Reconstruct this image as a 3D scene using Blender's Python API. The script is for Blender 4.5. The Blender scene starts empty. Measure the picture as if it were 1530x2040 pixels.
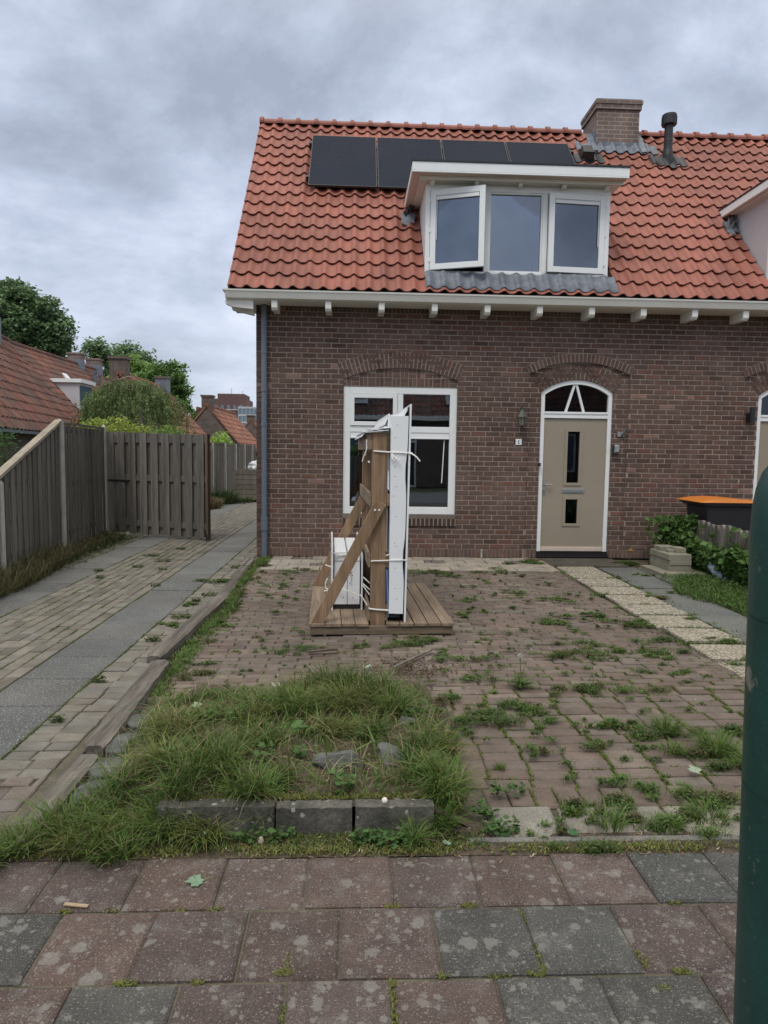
import bpy, math, random
import numpy as np
from mathutils import Vector, Matrix
random.seed(7); RNG = np.random.default_rng(7)
S = bpy.context.scene
COL = S.collection
PI = math.pi

# ------------------------------------------------------------ camera
def camera():
    f, h = 1360.0, 1.57
    yaw, pitch, roll = math.atan(60/f), math.atan(117/f), 0.0135
    fw = Vector((math.sin(yaw)*math.cos(pitch), math.cos(yaw)*math.cos(pitch), -math.sin(pitch)))
    r = Vector((math.cos(yaw), -math.sin(yaw), 0)); u = r.cross(fw)
    c, s = math.cos(roll), math.sin(roll)
    r2, u2 = r*c + u*s, u*c - r*s
    cd = bpy.data.cameras.new("camera"); co = bpy.data.objects.new("camera", cd); COL.objects.link(co)
    m = Matrix((r2, u2, -fw)).transposed().to_4x4(); m.translation = (0, 0, h)
    co.matrix_world = m
    cd.sensor_fit = 'VERTICAL'; cd.sensor_height = 36; cd.sensor_width = 27; cd.lens = 24.0
    cd.clip_start = 0.05; cd.clip_end = 2000
    S.camera = co
camera()

# ------------------------------------------------------------ sky, sun, exposure
SUN_EL, SUN_AZ = math.radians(58), math.radians(205)     # azimuth clockwise from +Y
def sky():
    w = bpy.data.worlds.new("World"); S.world = w; w.use_nodes = True
    nt = w.node_tree; N = nt.nodes; L = nt.links; N.clear()
    out = N.new('ShaderNodeOutputWorld'); bg = N.new('ShaderNodeBackground')
    nis = N.new('ShaderNodeTexSky'); nis.sky_type = 'NISHITA'; nis.sun_disc = False
    nis.sun_elevation = SUN_EL; nis.sun_rotation = SUN_AZ
    tc = N.new('ShaderNodeTexCoord'); sep = N.new('ShaderNodeSeparateXYZ')
    L.new(tc.outputs['Generated'], sep.inputs[0])
    def m(op, a, b=None, c=None):
        n = N.new('ShaderNodeMath'); n.operation = op
        for i, v in enumerate((a, b, c)):
            if v is None: continue
            if isinstance(v, (int, float)): n.inputs[i].default_value = v
            else: L.new(v, n.inputs[i])
        return n.outputs[0]
    zc = m('MAXIMUM', sep.outputs[2], 0.0)
    den = m('ADD', zc, 0.42)
    cx = m('DIVIDE', sep.outputs[0], den); cy = m('DIVIDE', sep.outputs[1], den)
    cmb = N.new('ShaderNodeCombineXYZ'); L.new(cx, cmb.inputs[0]); L.new(cy, cmb.inputs[1]); cmb.inputs[2].default_value = 3.7
    def noise(scale, det, rough, off, dist=0.0):
        mp = N.new('ShaderNodeMapping'); mp.inputs['Location'].default_value = off
        L.new(cmb.outputs[0], mp.inputs[0])
        n = N.new('ShaderNodeTexNoise'); n.inputs['Scale'].default_value = scale
        n.inputs['Detail'].default_value = det; n.inputs['Roughness'].default_value = rough
        n.inputs['Distortion'].default_value = dist
        L.new(mp.outputs[0], n.inputs['Vector']); return n.outputs[0]
    a = noise(1.5, 9, .60, (1.7, 4.2, 0), .35)
    b = noise(4.6, 8, .62, (9.1, 2.0, 5), .2)
    v = m('ADD', m('MULTIPLY', a, .74), m('MULTIPLY', b, .26))
    cr = N.new('ShaderNodeValToRGB'); L.new(v, cr.inputs[0])
    e = cr.color_ramp.elements
    e[0].position = .37; e[0].color = (.38, .43, .54, 1)
    e[1].position = .62; e[1].color = (.86, .92, 1.05, 1)
    k = e.new(.44); k.color = (.49, .555, .69, 1)
    k = e.new(.51); k.color = (.64, .71, .87, 1)
    # an overcast sky grows brighter towards the zenith
    el = N.new('ShaderNodeMapRange'); el.interpolation_type = 'SMOOTHSTEP'
    L.new(sep.outputs[2], el.inputs[0]); el.inputs[1].default_value = .55; el.inputs[2].default_value = 1.0
    el.inputs[3].default_value = 1.0; el.inputs[4].default_value = 2.6
    sc = N.new('ShaderNodeVectorMath'); sc.operation = 'SCALE'
    hz = N.new('ShaderNodeMapRange'); hz.interpolation_type = 'SMOOTHSTEP'; L.new(sep.outputs[2], hz.inputs[0]); hz.inputs[1].default_value = .02; hz.inputs[2].default_value = .30; hz.inputs[3].default_value = .45; hz.inputs[4].default_value = 0
    hm = N.new('ShaderNodeMix'); hm.data_type = 'RGBA'; L.new(hz.outputs[0], hm.inputs[0]); L.new(cr.outputs[0], hm.inputs[6]); hm.inputs[7].default_value = (.66, .72, .83, 1)
    zt = N.new('ShaderNodeMix'); zt.data_type = 'RGBA'                 # the bright overhead cloud is a neutral white
    zf = N.new('ShaderNodeMapRange'); L.new(sep.outputs[2], zf.inputs[0]); zf.inputs[1].default_value = .5; zf.inputs[2].default_value = .8
    L.new(zf.outputs[0], zt.inputs[0]); L.new(hm.outputs[2], zt.inputs[6]); zt.inputs[7].default_value = (.68, .66, .62, 1)
    L.new(zt.outputs[2], sc.inputs[0]); L.new(el.outputs[0], sc.inputs['Scale'])
    ns = N.new('ShaderNodeVectorMath'); ns.operation = 'SCALE'; L.new(nis.outputs[0], ns.inputs[0]); ns.inputs['Scale'].default_value = .07
    mx = N.new('ShaderNodeMix'); mx.data_type = 'RGBA'; mx.inputs[0].default_value = .9
    L.new(ns.outputs[0], mx.inputs[6]); L.new(sc.outputs[0], mx.inputs[7])
    L.new(mx.outputs[2], bg.inputs[0]); bg.inputs[1].default_value = 1.0
    L.new(bg.outputs[0], out.inputs[0])
sky()
def sun():
    l = bpy.data.lights.new("sun", 'SUN'); l.energy = 1.3; l.angle = math.radians(22); l.color = (1, .965, .92)
    o = bpy.data.objects.new("sun", l); COL.objects.link(o)
    d = Vector((math.sin(SUN_AZ)*math.cos(SUN_EL), math.cos(SUN_AZ)*math.cos(SUN_EL), math.sin(SUN_EL)))
    o.rotation_euler = d.to_track_quat('Z', 'Y').to_euler(); o.location = (0, -5, 30)
sun()
S.view_settings.view_transform = 'Standard'; S.view_settings.look = 'None'
S.view_settings.exposure = 0.15; S.view_settings.gamma = 1.0

# ------------------------------------------------------------ materials
def mat(name, col, rough=.75, var=.18, scale=6.0, stretch=(1, 1, 1), bump=.15, bscale=60.0, bdist=.004,
        spec=.35, metal=0.0, spots=None, tex='pos', fine=.10, two=None, grain=None, thin=0):
    """procedural material: base colour x face tint, large and fine noise, optional spots (col, scale, threshold)"""
    m = bpy.data.materials.new(name); m.use_nodes = True
    nt = m.node_tree; N = nt.nodes; L = nt.links
    P = N['Principled BSDF']
    P.inputs['Roughness'].default_value = rough; P.inputs['Metallic'].default_value = metal
    P.inputs['Specular IOR Level'].default_value = spec
    if tex == 'pos': src = N.new('ShaderNodeNewGeometry').outputs['Position']
    else: src = N.new('ShaderNodeTexCoord').outputs['Object']
    mp = N.new('ShaderNodeMapping'); mp.inputs['Scale'].default_value = stretch; L.new(src, mp.inputs[0])
    at = N.new('ShaderNodeAttribute'); at.attribute_name = 'tint'
    def noise(s, d=5, r=.6):
        n = N.new('ShaderNodeTexNoise'); n.inputs['Scale'].default_value = s; n.inputs['Detail'].default_value = d
        n.inputs['Roughness'].default_value = r; L.new(mp.outputs[0], n.inputs['Vector']); return n
    n1 = noise(scale); n2 = noise(bscale, 4, .65)
    def rng(o, a, b, lo=.3, hi=.7):
        r = N.new('ShaderNodeMapRange'); L.new(o, r.inputs[0]); r.inputs[1].default_value = lo; r.inputs[2].default_value = hi
        r.inputs[3].default_value = a; r.inputs[4].default_value = b; return r.outputs[0]
    def mul(a, b):
        n = N.new('ShaderNodeMath'); n.operation = 'MULTIPLY'; L.new(a, n.inputs[0]); L.new(b, n.inputs[1]); return n.outputs[0]
    f = mul(rng(n1.outputs[0], 1-var, 1+var), rng(n2.outputs[0], 1-fine, 1+fine))
    base = N.new('ShaderNodeMix'); base.data_type = 'RGBA'; base.blend_type = 'MULTIPLY'; base.inputs[0].default_value = 1
    base.inputs[6].default_value = (*col, 1); L.new(at.outputs['Color'], base.inputs[7])
    cur = base.outputs[2]
    if two:
        c2, s2, lo, hi, amt = two
        n3 = noise(s2, 6, .65)
        mx = N.new('ShaderNodeMix'); mx.data_type = 'RGBA'; L.new(rng(n3.outputs[0], 0, amt, lo, hi), mx.inputs[0])
        L.new(cur, mx.inputs[6]); mx.inputs[7].default_value = (*c2, 1); cur = mx.outputs[2]
    sc = N.new('ShaderNodeVectorMath'); sc.operation = 'SCALE'; L.new(cur, sc.inputs[0]); L.new(f, sc.inputs['Scale'])
    cur = sc.outputs[0]
    if grain:
        c2, s2, lo, hi, amt = grain
        n4 = noise(s2, 2, .5); mx = N.new('ShaderNodeMix'); mx.data_type = 'RGBA'; L.new(rng(n4.outputs[0], 0, amt, lo, hi), mx.inputs[0])
        L.new(cur, mx.inputs[6]); mx.inputs[7].default_value = (*c2, 1); cur = mx.outputs[2]
    for sp in (spots or []):
        c2, s2, rad, amt = sp
        vo = N.new('ShaderNodeTexVoronoi'); vo.inputs['Scale'].default_value = s2; vo.inputs['Randomness'].default_value = 1
        wob = N.new('ShaderNodeMix'); wob.data_type = 'RGBA'; wob.blend_type = 'LINEAR_LIGHT'; wob.inputs[0].default_value = .35/s2
        nn = noise(s2*3.0, 3); L.new(mp.outputs[0], wob.inputs[6]); L.new(nn.outputs['Color'], wob.inputs[7])
        L.new(wob.outputs[2], vo.inputs['Vector'])
        # radius differs from cell to cell, most cells have none
        sepc = N.new('ShaderNodeSeparateColor'); L.new(vo.outputs['Color'], sepc.inputs[0])
        r_ = N.new('ShaderNodeMapRange'); L.new(sepc.outputs[0], r_.inputs[0]); r_.inputs[1].default_value = .35; r_.inputs[2].default_value = 1
        r_.inputs[3].default_value = 0; r_.inputs[4].default_value = rad
        sb = N.new('ShaderNodeMath'); sb.operation = 'SUBTRACT'; L.new(r_.outputs[0], sb.inputs[0]); L.new(vo.outputs['Distance'], sb.inputs[1])
        mk = N.new('ShaderNodeMapRange'); L.new(sb.outputs[0], mk.inputs[0]); mk.inputs[1].default_value = 0; mk.inputs[2].default_value = .10
        mk.inputs[3].default_value = 0; mk.inputs[4].default_value = amt
        mx = N.new('ShaderNodeMix'); mx.data_type = 'RGBA'; L.new(mk.outputs[0], mx.inputs[0])
        L.new(cur, mx.inputs[6]); mx.inputs[7].default_value = (*c2, 1); cur = mx.outputs[2]
    L.new(cur, P.inputs['Base Color'])
    if thin:                                          # leaves and blades let light through
        tl = N.new('ShaderNodeBsdfTranslucent'); L.new(cur, tl.inputs[0]); ms = N.new('ShaderNodeMixShader'); ms.inputs[0].default_value = thin
        L.new(P.outputs[0], ms.inputs[1]); L.new(tl.outputs[0], ms.inputs[2]); L.new(ms.outputs[0], N['Material Output'].inputs[0])
    if bump:
        b = N.new('ShaderNodeBump'); b.inputs['Strength'].default_value = min(1, bump*2); b.inputs['Distance'].default_value = bdist
        ad = N.new('ShaderNodeMath'); ad.operation = 'ADD'; L.new(n1.outputs[0], ad.inputs[0]); L.new(n2.outputs[0], ad.inputs[1])
        L.new(ad.outputs[0], b.inputs['Height']); L.new(b.outputs[0], P.inputs['Normal'])
    return m

def brick_mat(name, c1, c2, mortar, axis='x', bw=.22, bh=.0743):
    """bricks for walls seen small or sideways; axis: which world axis runs along the wall"""
    m = bpy.data.materials.new(name); m.use_nodes = True
    nt = m.node_tree; N = nt.nodes; L = nt.links; P = N['Principled BSDF']; P.inputs['Roughness'].default_value = .85
    g = N.new('ShaderNodeNewGeometry'); sp = N.new('ShaderNodeSeparateXYZ'); L.new(g.outputs['Position'], sp.inputs[0])
    cb = N.new('ShaderNodeCombineXYZ')
    if axis == 'xy':
        ad = N.new('ShaderNodeMath'); ad.operation = 'ADD'; L.new(sp.outputs[0], ad.inputs[0]); L.new(sp.outputs[1], ad.inputs[1]); L.new(ad.outputs[0], cb.inputs[0])
    else: L.new(sp.outputs['XY'.index(axis.upper())], cb.inputs[0])
    L.new(sp.outputs[2], cb.inputs[1])
    b = N.new('ShaderNodeTexBrick'); L.new(cb.outputs[0], b.inputs[0])
    b.inputs['Color1'].default_value = (*c1, 1); b.inputs['Color2'].default_value = (*c2, 1); b.inputs['Mortar'].default_value = (*mortar, 1)
    b.inputs['Scale'].default_value = 1; b.inputs['Mortar Size'].default_value = .008; b.inputs['Mortar Smooth'].default_value = .3
    b.inputs['Brick Width'].default_value = bw; b.inputs['Row Height'].default_value = bh
    n = N.new('ShaderNodeTexNoise'); n.inputs['Scale'].default_value = 3; n.inputs['Detail'].default_value = 6; L.new(g.outputs['Position'], n.inputs['Vector'])
    r = N.new('ShaderNodeMapRange'); L.new(n.outputs[0], r.inputs[0]); r.inputs[1].default_value = .3; r.inputs[2].default_value = .7; r.inputs[3].default_value = .75; r.inputs[4].default_value = 1.25
    s = N.new('ShaderNodeVectorMath'); s.operation = 'SCALE'; L.new(b.outputs[0], s.inputs[0]); L.new(r.outputs[0], s.inputs['Scale'])
    L.new(s.outputs[0], P.inputs['Base Color'])
    bp = N.new('ShaderNodeBump'); bp.invert = True; bp.inputs['Distance'].default_value = .006; bp.inputs['Strength'].default_value = .6
    L.new(b.outputs['Fac'], bp.inputs['Height']); L.new(bp.outputs[0], P.inputs['Normal'])
    return m

def glass_mat(name, tint=.55, ior=2.1, film=(.9, 1, 1)):
    m = bpy.data.materials.new(name); m.use_nodes = True
    nt = m.node_tree; N = nt.nodes; L = nt.links; N.clear()
    out = N.new('ShaderNodeOutputMaterial'); mx = N.new('ShaderNodeMixShader')
    tr = N.new('ShaderNodeBsdfTransparent'); tr.inputs[0].default_value = (tint*film[0], tint*film[1], tint*film[2], 1)
    gl = N.new('ShaderNodeBsdfGlossy'); gl.inputs[0].default_value = (.78, .87, 1, 1); gl.inputs['Roughness'].default_value = .015
    fr = N.new('ShaderNodeFresnel'); fr.inputs[0].default_value = ior
    bp = N.new('ShaderNodeBump'); nn = N.new('ShaderNodeTexNoise'); nn.inputs['Scale'].default_value = 2.2; nn.inputs['Detail'].default_value = 1
    g = N.new('ShaderNodeNewGeometry'); L.new(g.outputs['Position'], nn.inputs['Vector'])
    bp.inputs['Distance'].default_value = .004; bp.inputs['Strength'].default_value = .10; L.new(nn.outputs[0], bp.inputs['Height'])
    L.new(bp.outputs[0], gl.inputs['Normal'])
    L.new(fr.outputs[0], mx.inputs[0]); L.new(tr.outputs[0], mx.inputs[1]); L.new(gl.outputs[0], mx.inputs[2]); L.new(mx.outputs[0], out.inputs[0])
    return m

MT = {}
MT['brick'] = mat('brick', (.114, .070, .055), .82, .2, 5, bump=.3, bscale=140, bdist=.002, fine=.18, two=((.20, .155, .135), 1.7, .52, .78, .45))
MT['mortar'] = mat('mortar', (.30, .245, .205), .95, .2, 4, bump=.2, bscale=120, fine=.15)
MT['brick_side'] = brick_mat('brick_side', (.12, .068, .055), (.155, .09, .07), (.21, .17, .15), 'y')
MT['brick_chimney'] = brick_mat('brick_chimney', (.15, .105, .088), (.19, .13, .105), (.30, .26, .23), 'xy')
MT['brick_far'] = brick_mat('brick_far', (.10, .072, .06), (.14, .10, .08), (.17, .15, .13), 'xy')
MT['brick_office'] = brick_mat('brick_office', (.11, .062, .058), (.125, .07, .064), (.13, .08, .07), 'xy', .6, .2)
MT['tile'] = mat('clay_tile', (.285, .102, .072), .58, .16, 2.0, bump=.1, bscale=90, bdist=.002, fine=.10, spec=.32)
MT['tile_dark'] = mat('roof_underlay', (.03, .02, .018), .9)
MT['tile_old'] = mat('old_clay_tile', (.205, .088, .064), .85, .4, 2.2, bump=.2, bscale=50, fine=.25, two=((.085, .068, .058), 1.1, .38, .62, .85))
MT['tile_far'] = mat('orange_clay_tile', (.27, .125, .085), .85, .3, 1.8, bump=.2, bscale=30, fine=.2, two=((.16, .09, .07), 1.3, .45, .7, .6))
MT['lead'] = mat('lead', (.14, .158, .185), .55, .35, 7, bump=.3, bscale=40, spec=.45, fine=.2, two=((.27, .29, .32), 9, .55, .75, .5))
MT['white'] = mat('white_paint', (.80, .82, .80), .38, .03, 3, bump=.03, bscale=60, fine=.02, spec=.5, tex='obj')
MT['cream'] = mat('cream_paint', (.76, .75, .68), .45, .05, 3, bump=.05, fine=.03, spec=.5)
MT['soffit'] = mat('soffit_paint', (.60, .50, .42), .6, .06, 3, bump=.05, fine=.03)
MT['black'] = mat('black_trim', (.018, .019, .022), .45, .1, 3, bump=.05, fine=.05, spec=.5)
MT['blackmatt'] = mat('black_rubber', (.012, .012, .013), .8, .1, 3)
MT['pipe'] = mat('grey_pipe', (.12, .145, .18), .4, .08, 3, bump=.03, fine=.05, spec=.5)
MT['door'] = mat('beige_door', (.31, .265, .20), .6, .04, 2, bump=.25, bscale=260, bdist=.001, fine=.05, spec=.35)
MT['steel'] = mat('brushed_steel', (.42, .43, .43), .38, .05, 3, metal=.7, bump=.03, fine=.04)
MT['lamp_metal'] = mat('lamp_metal', (.10, .10, .085), .55, .2, 12, metal=.3, fine=.15)
MT['lamp_glass'] = mat('lamp_glass', (.20, .19, .16), .15, .05, 4, spec=.7)
MT['solar'] = mat('solar_cells', (.021, .025, .037), .5, .10, 1, bump=0, fine=.08, spec=.03)
MT['solar_line'] = mat('solar_busbar', (.05, .056, .07), .5, .02, 1, bump=0, spec=.05)
MT['glass'] = glass_mat('window_glass', .6, 2.6)
MT['glass_up'] = glass_mat('dormer_glass', .5, 2.55, (.8, .9, 1))
MT['glass_door'] = glass_mat('door_glass', .35, 1.6)
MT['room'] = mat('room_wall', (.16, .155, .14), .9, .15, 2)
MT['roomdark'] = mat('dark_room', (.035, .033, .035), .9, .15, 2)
MT['curtain'] = mat('curtain', (.55, .58, .55), .9, .1, 4)
MT['wood'] = mat('treated_wood', (.25, .165, .10), .72, .22, 5, (1, 1, 1), bump=.2, bscale=40, fine=.15, tex='obj')
def wood(name, col, stretch, var=.3, two=None, tex='obj', rough=.8): return mat(name, col, rough, var, 14, stretch, bump=.5, bscale=70, bdist=.0025, fine=.28, tex=tex, two=two, spec=.25)
MT['wood_z'] = wood('treated_wood_upright', (.25, .165, .10), (1, 1, .06))
MT['wood_y'] = wood('treated_wood_board', (.225, .17, .12), (1, .06, 1))
MT['wood_x'] = wood('treated_wood_beam', (.155, .12, .082), (.06, 1, 1))
MT['fence'] = wood('grey_fence_wood', (.158, .146, .126), (1, 1, .05), .35, two=((.055, .05, .042), 3, .45, .75, .7))
MT['fence_far'] = wood('grey_brown_fence', (.165, .145, .12), (1, 1, .08), .3)
MT['fence_cap'] = wood('pale_fence_cap', (.30, .26, .20), (1, .1, .1), .3)
MT['sleeper'] = wood('weathered_sleeper', (.165, .148, .125), (1, .045, 1), .55, two=((.075, .062, .052), 9, .45, .62, .75), tex='pos')
MT['conc_post'] = mat('concrete_post', (.46, .44, .39), .9, .2, 6, bump=.2, fine=.15, two=((.22, .21, .17), 3, .55, .85, .5))
MT['conc'] = mat('old_concrete', (.25, .235, .205), .95, .25, 6, bump=.5, bscale=90, fine=.25, two=((.10, .105, .075), 7, .5, .75, .7), spots=[((.45, .43, .38), 45, .35, .8)])
MT['pave_tile'] = mat('pavement_tile', (1, 1, 1), .93, .20, 6, bump=.9, bscale=190, bdist=.004, fine=.5,
                      two=((.175, .165, .15), 9, .52, .72, .6), grain=((.33, .315, .285), 150, .60, .70, .6), spots=[((.25, .24, .215), 13, .46, .5), ((.27, .26, .235), 31, .44, .45)])
MT['slab'] = mat('driveway_slab', (1, 1, 1), .93, .18, 2, bump=.7, bscale=150, bdist=.004, fine=.5, grain=((.34, .335, .31), 90, .58, .66, .7))
MT['pave_brick'] = mat('paving_brick', (1, 1, 1), .92, .2, 8, bump=.4, bscale=120, bdist=.003, fine=.22, two=((.10, .095, .075), 2.4, .5, .75, .45))
MT['gravel_slab'] = mat('pebble_slab', (1, 1, 1), .9, .15, 5, bump=1, bscale=60, bdist=.010, fine=.7, grain=((.43, .39, .31), 42, .48, .56, .8))
MT['foot'] = mat('worn_pale_slab', (1, 1, 1), .95, .25, 5, bump=.4, bscale=90, fine=.3, two=((.20, .16, .12), 3, .5, .75, .6))
MT['joint'] = mat('joint_sand', (.105, .092, .066), .97, .3, 6, bump=.5, bscale=80, fine=.3, two=((.06, .068, .03), 9, .5, .7, .6))
MT['soil'] = mat('garden_soil', (.095, .072, .052), .97, .35, 9, bump=1, bscale=70, bdist=.012, fine=.4, two=((.05, .065, .025), 6, .5, .7, .6))
MT['ground'] = mat('bare_ground', (.11, .095, .065), .97, .3, .8, bump=.6, bscale=30, bdist=.01, fine=.3, two=((.055, .075, .03), 1.2, .42, .6, .9))
MT['grass'] = mat('grass', (1, 1, 1), .6, .15, 4, bump=0, fine=.1, spec=.3, thin=.3)
MT['leaf'] = mat('leaf', (1.55, 1.5, 1.5), .55, .2, 1.5, bump=0, fine=.1, spec=.35, thin=.4)
MT['bark'] = wood('bark', (.10, .08, .06), (1, 1, .3))
MT['rock'] = mat('slate_rock', (.095, .10, .09), .8, .4, 9, bump=.6, bscale=40, bdist=.008, fine=.25, two=((.06, .065, .05), 5, .5, .7, .6))
MT['orange'] = mat('orange_plastic', (.62, .20, .03), .4, .06, 4, bump=.03, fine=.04, spec=.5)
MT['bin'] = mat('black_plastic', (.022, .022, .026), .5, .1, 4, bump=.1, spec=.4)
MT['green'] = mat('dark_green_coating', (.009, .048, .039), .40, .22, 9, bump=.15, bscale=90, fine=.10, spec=.45, spots=[((.20, .19, .155), 13, .31, .9), ((.12, .15, .13), 60, .30, .5)])
MT['plastic'] = mat('white_plastic', (.80, .82, .83), .32, .03, 3, bump=0, fine=.02, spec=.5, tex='obj')
MT['strap'] = mat('strap', (.78, .77, .72), .5, .05, 3, bump=0)
MT['bag'] = mat('plastic_bag', (.62, .64, .66), .35, .2, 12, bump=.6, bscale=30, bdist=.01, spec=.5)
MT['wrap'] = mat('blue_grey_wrap', (.30, .36, .44), .25, .3, 18, bump=.8, bscale=50, bdist=.01, spec=.7)
MT['render'] = mat('pale_render', (.50, .49, .50), .85, .05, 2, bump=.1, fine=.05)
MT['office_glass'] = mat('office_glass', (.10, .16, .20), .12, .2, .4, bump=0, spec=.9)

# ------------------------------------------------------------ mesh builder
MT['solar'].node_tree.nodes['Principled BSDF'].inputs['Specular Tint'].default_value = (.55, .72, 1, 1)
class MB:
    def __init__(s): s.v = []; s.f = []; s.m = []; s.c = []
    def face(s, pts, mi=0, c=1.0):
        b = len(s.v); s.v.extend(pts); s.f.append(tuple(range(b, b+len(pts)))); s.m.append(mi); s.c.append(c)
    def hexa(s, p, mi=0, c=1.0):           # p: 8 points, bottom ring then top ring
        b = len(s.v); s.v.extend(p)
        for q in ((3, 2, 1, 0), (4, 5, 6, 7), (0, 1, 5, 4), (1, 2, 6, 5), (2, 3, 7, 6), (3, 0, 4, 7)):
            s.f.append(tuple(b+i for i in q)); s.m.append(mi); s.c.append(c)
    def box(s, x0, x1, y0, y1, z0, z1, mi=0, c=1.0):
        s.hexa([(x0, y0, z0), (x1, y0, z0), (x1, y1, z0), (x0, y1, z0), (x0, y0, z1), (x1, y0, z1), (x1, y1, z1), (x0, y1, z1)], mi, c)
    def obox(s, o, a, b, d, mi=0, c=1.0):  # corner o and three edge vectors
        o, a, b, d = map(Vector, (o, a, b, d))
        s.hexa([tuple(q) for q in (o, o+a, o+a+b, o+b, o+d, o+a+d, o+a+b+d, o+b+d)], mi, c)
    def bar(s, p, q, w, h, up=(0, 0, 1), mi=0, c=1.0):   # beam from p to q, width w, height h, centred
        p, q, up = Vector(p), Vector(q), Vector(up); d = (q-p); n = d.normalized()
        sx = n.cross(up).normalized()*w; sz = sx.cross(n).normalized()*h
        s.obox(p-sx/2-sz/2, sx, d, sz, mi, c)
    def tube(s, path, r, n=10, mi=0, c=1.0, cap=True):
        path = [Vector(p) for p in path]; rr = r if isinstance(r, (list, tuple)) else [r]*len(path)
        b = len(s.v); ref = Vector((0, 0, 1))
        for i, p in enumerate(path):
            d = (path[min(i+1, len(path)-1)]-path[max(i-1, 0)]).normalized()
            a = ref if abs(d.dot(ref)) < .95 else Vector((1, 0, 0))
            u = d.cross(a).normalized(); w = d.cross(u).normalized()
            for k in range(n):
                t = 2*PI*k/n; s.v.append(tuple(p+(u*math.cos(t)+w*math.sin(t))*rr[i]))
        for i in range(len(path)-1):
            for k in range(n):
                k2 = (k+1) % n; s.f.append((b+i*n+k, b+i*n+k2, b+(i+1)*n+k2, b+(i+1)*n+k)); s.m.append(mi); s.c.append(c)
        if cap:
            for i in (0, len(path)-1): s.f.append(tuple(b+i*n+k for k in range(n))); s.m.append(mi); s.c.append(c)
    def lathe(s, prof, cx, cy, n=24, mi=0, c=1.0):
        s.tube([(cx, cy, z) for r, z in prof], [max(r, .0005) for r, z in prof], n, mi, c)
    def prism(s, poly, axis, a, b, mi=0, c=1.0):  # poly of (p,q) in the other two axes; extruded along axis from a to b
        def P(p, t):
            return {'x': (t, p[0], p[1]), 'y': (p[0], t, p[1]), 'z': (p[0], p[1], t)}[axis]
        n = len(poly); bb = len(s.v); s.v.extend([P(p, a) for p in poly]); s.v.extend([P(p, b) for p in poly])
        s.f.append(tuple(bb+i for i in range(n))); s.f.append(tuple(bb+n+i for i in reversed(range(n))))
        s.m += [mi]*2; s.c += [c]*2
        for i in range(n):
            j = (i+1) % n; s.f.append((bb+i, bb+n+i, bb+n+j, bb+j)); s.m.append(mi); s.c.append(c)
    def build(s, name, mats, parent=None, smooth=False, bevel=0.0, recalc=True, at=None):
        """vertices are in world coordinates unless the parent thing is turned (then local to it)"""
        v = np.array(s.v, dtype=np.float32).reshape(-1, 3)
        return mesh_obj(name, v, s.f, s.m, s.c, mats, parent, smooth, bevel, recalc, at)

def world_off(parent):
    o = Vector((0, 0, 0)); p = parent
    while p: o += Vector(p.location); p = p.parent
    return o
RACKED = []
def mesh_obj(name, v, faces, mi, tint, mats, parent=None, smooth=False, bevel=0.0, recalc=True, at=None):
    if parent is not None and parent in RACKED:      # the rack was drawn 4.5 % too small
        v = v*1.045; v[:, 2] = np.maximum(v[:, 2]-.0707, 0)
    if not isinstance(mats, (list, tuple)): mats = [mats]
    turned = parent is not None and any(abs(q.rotation_euler.z) > 1e-6 for q in chain(parent))
    if turned: off = Vector((0, 0, 0)); loc = Vector((0, 0, 0))
    elif parent is not None:
        off = world_off(parent); loc = Vector((0, 0, 0))
    else:
        lo, hi = v.min(0), v.max(0)
        off = Vector(at) if at else Vector(((lo[0]+hi[0])/2, (lo[1]+hi[1])/2, lo[2])); loc = off
    v = v-np.array(off, dtype=np.float32)
    me = bpy.data.meshes.new(name)
    me.from_pydata(v.tolist(), [], faces)
    for m in mats: me.materials.append(MT[m] if isinstance(m, str) else m)
    me.polygons.foreach_set('material_index', np.array(mi, dtype=np.int32))
    a = me.attributes.new('tint', 'FLOAT_COLOR', 'FACE')
    t = np.ones((len(faces), 4), dtype=np.float32)
    for i, c in enumerate(tint):
        if isinstance(c, (tuple, list)): t[i, :3] = c[:3]
        else: t[i, :3] = c
    a.data.foreach_set('color', t.ravel())
    if smooth: me.polygons.foreach_set('use_smooth', np.ones(len(faces), dtype=bool))
    me.update()
    if recalc:
        import bmesh
        bm = bmesh.new(); bm.from_mesh(me); bmesh.ops.recalc_face_normals(bm, faces=bm.faces); bm.to_mesh(me); bm.free()
    o = bpy.data.objects.new(name, me); COL.objects.link(o); o.location = loc
    if parent is not None: o.parent = parent
    if bevel:
        b = o.modifiers.new('bevel', 'BEVEL'); b.width = bevel; b.segments = 2; b.limit_method = 'ANGLE'; b.angle_limit = math.radians(40)
    return o
def chain(p):
    while p: yield p; p = p.parent
def tag(o, label, cat, group=None, kind=None):
    if label: o['label'] = label
    if cat: o['category'] = cat
    if group: o['group'] = group
    if kind: o['kind'] = kind
    return o
def thing(name, label, cat, loc=(0, 0, 0), rotz=0.0, group=None):
    o = bpy.data.objects.new(name, None); COL.objects.link(o); o.empty_display_size = .3
    o.location = loc; o.rotation_euler = (0, 0, rotz)
    return tag(o, label, cat, group)
def structure(o): o['kind'] = 'structure'; return o
def rj(a, b): return random.uniform(a, b)

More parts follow.
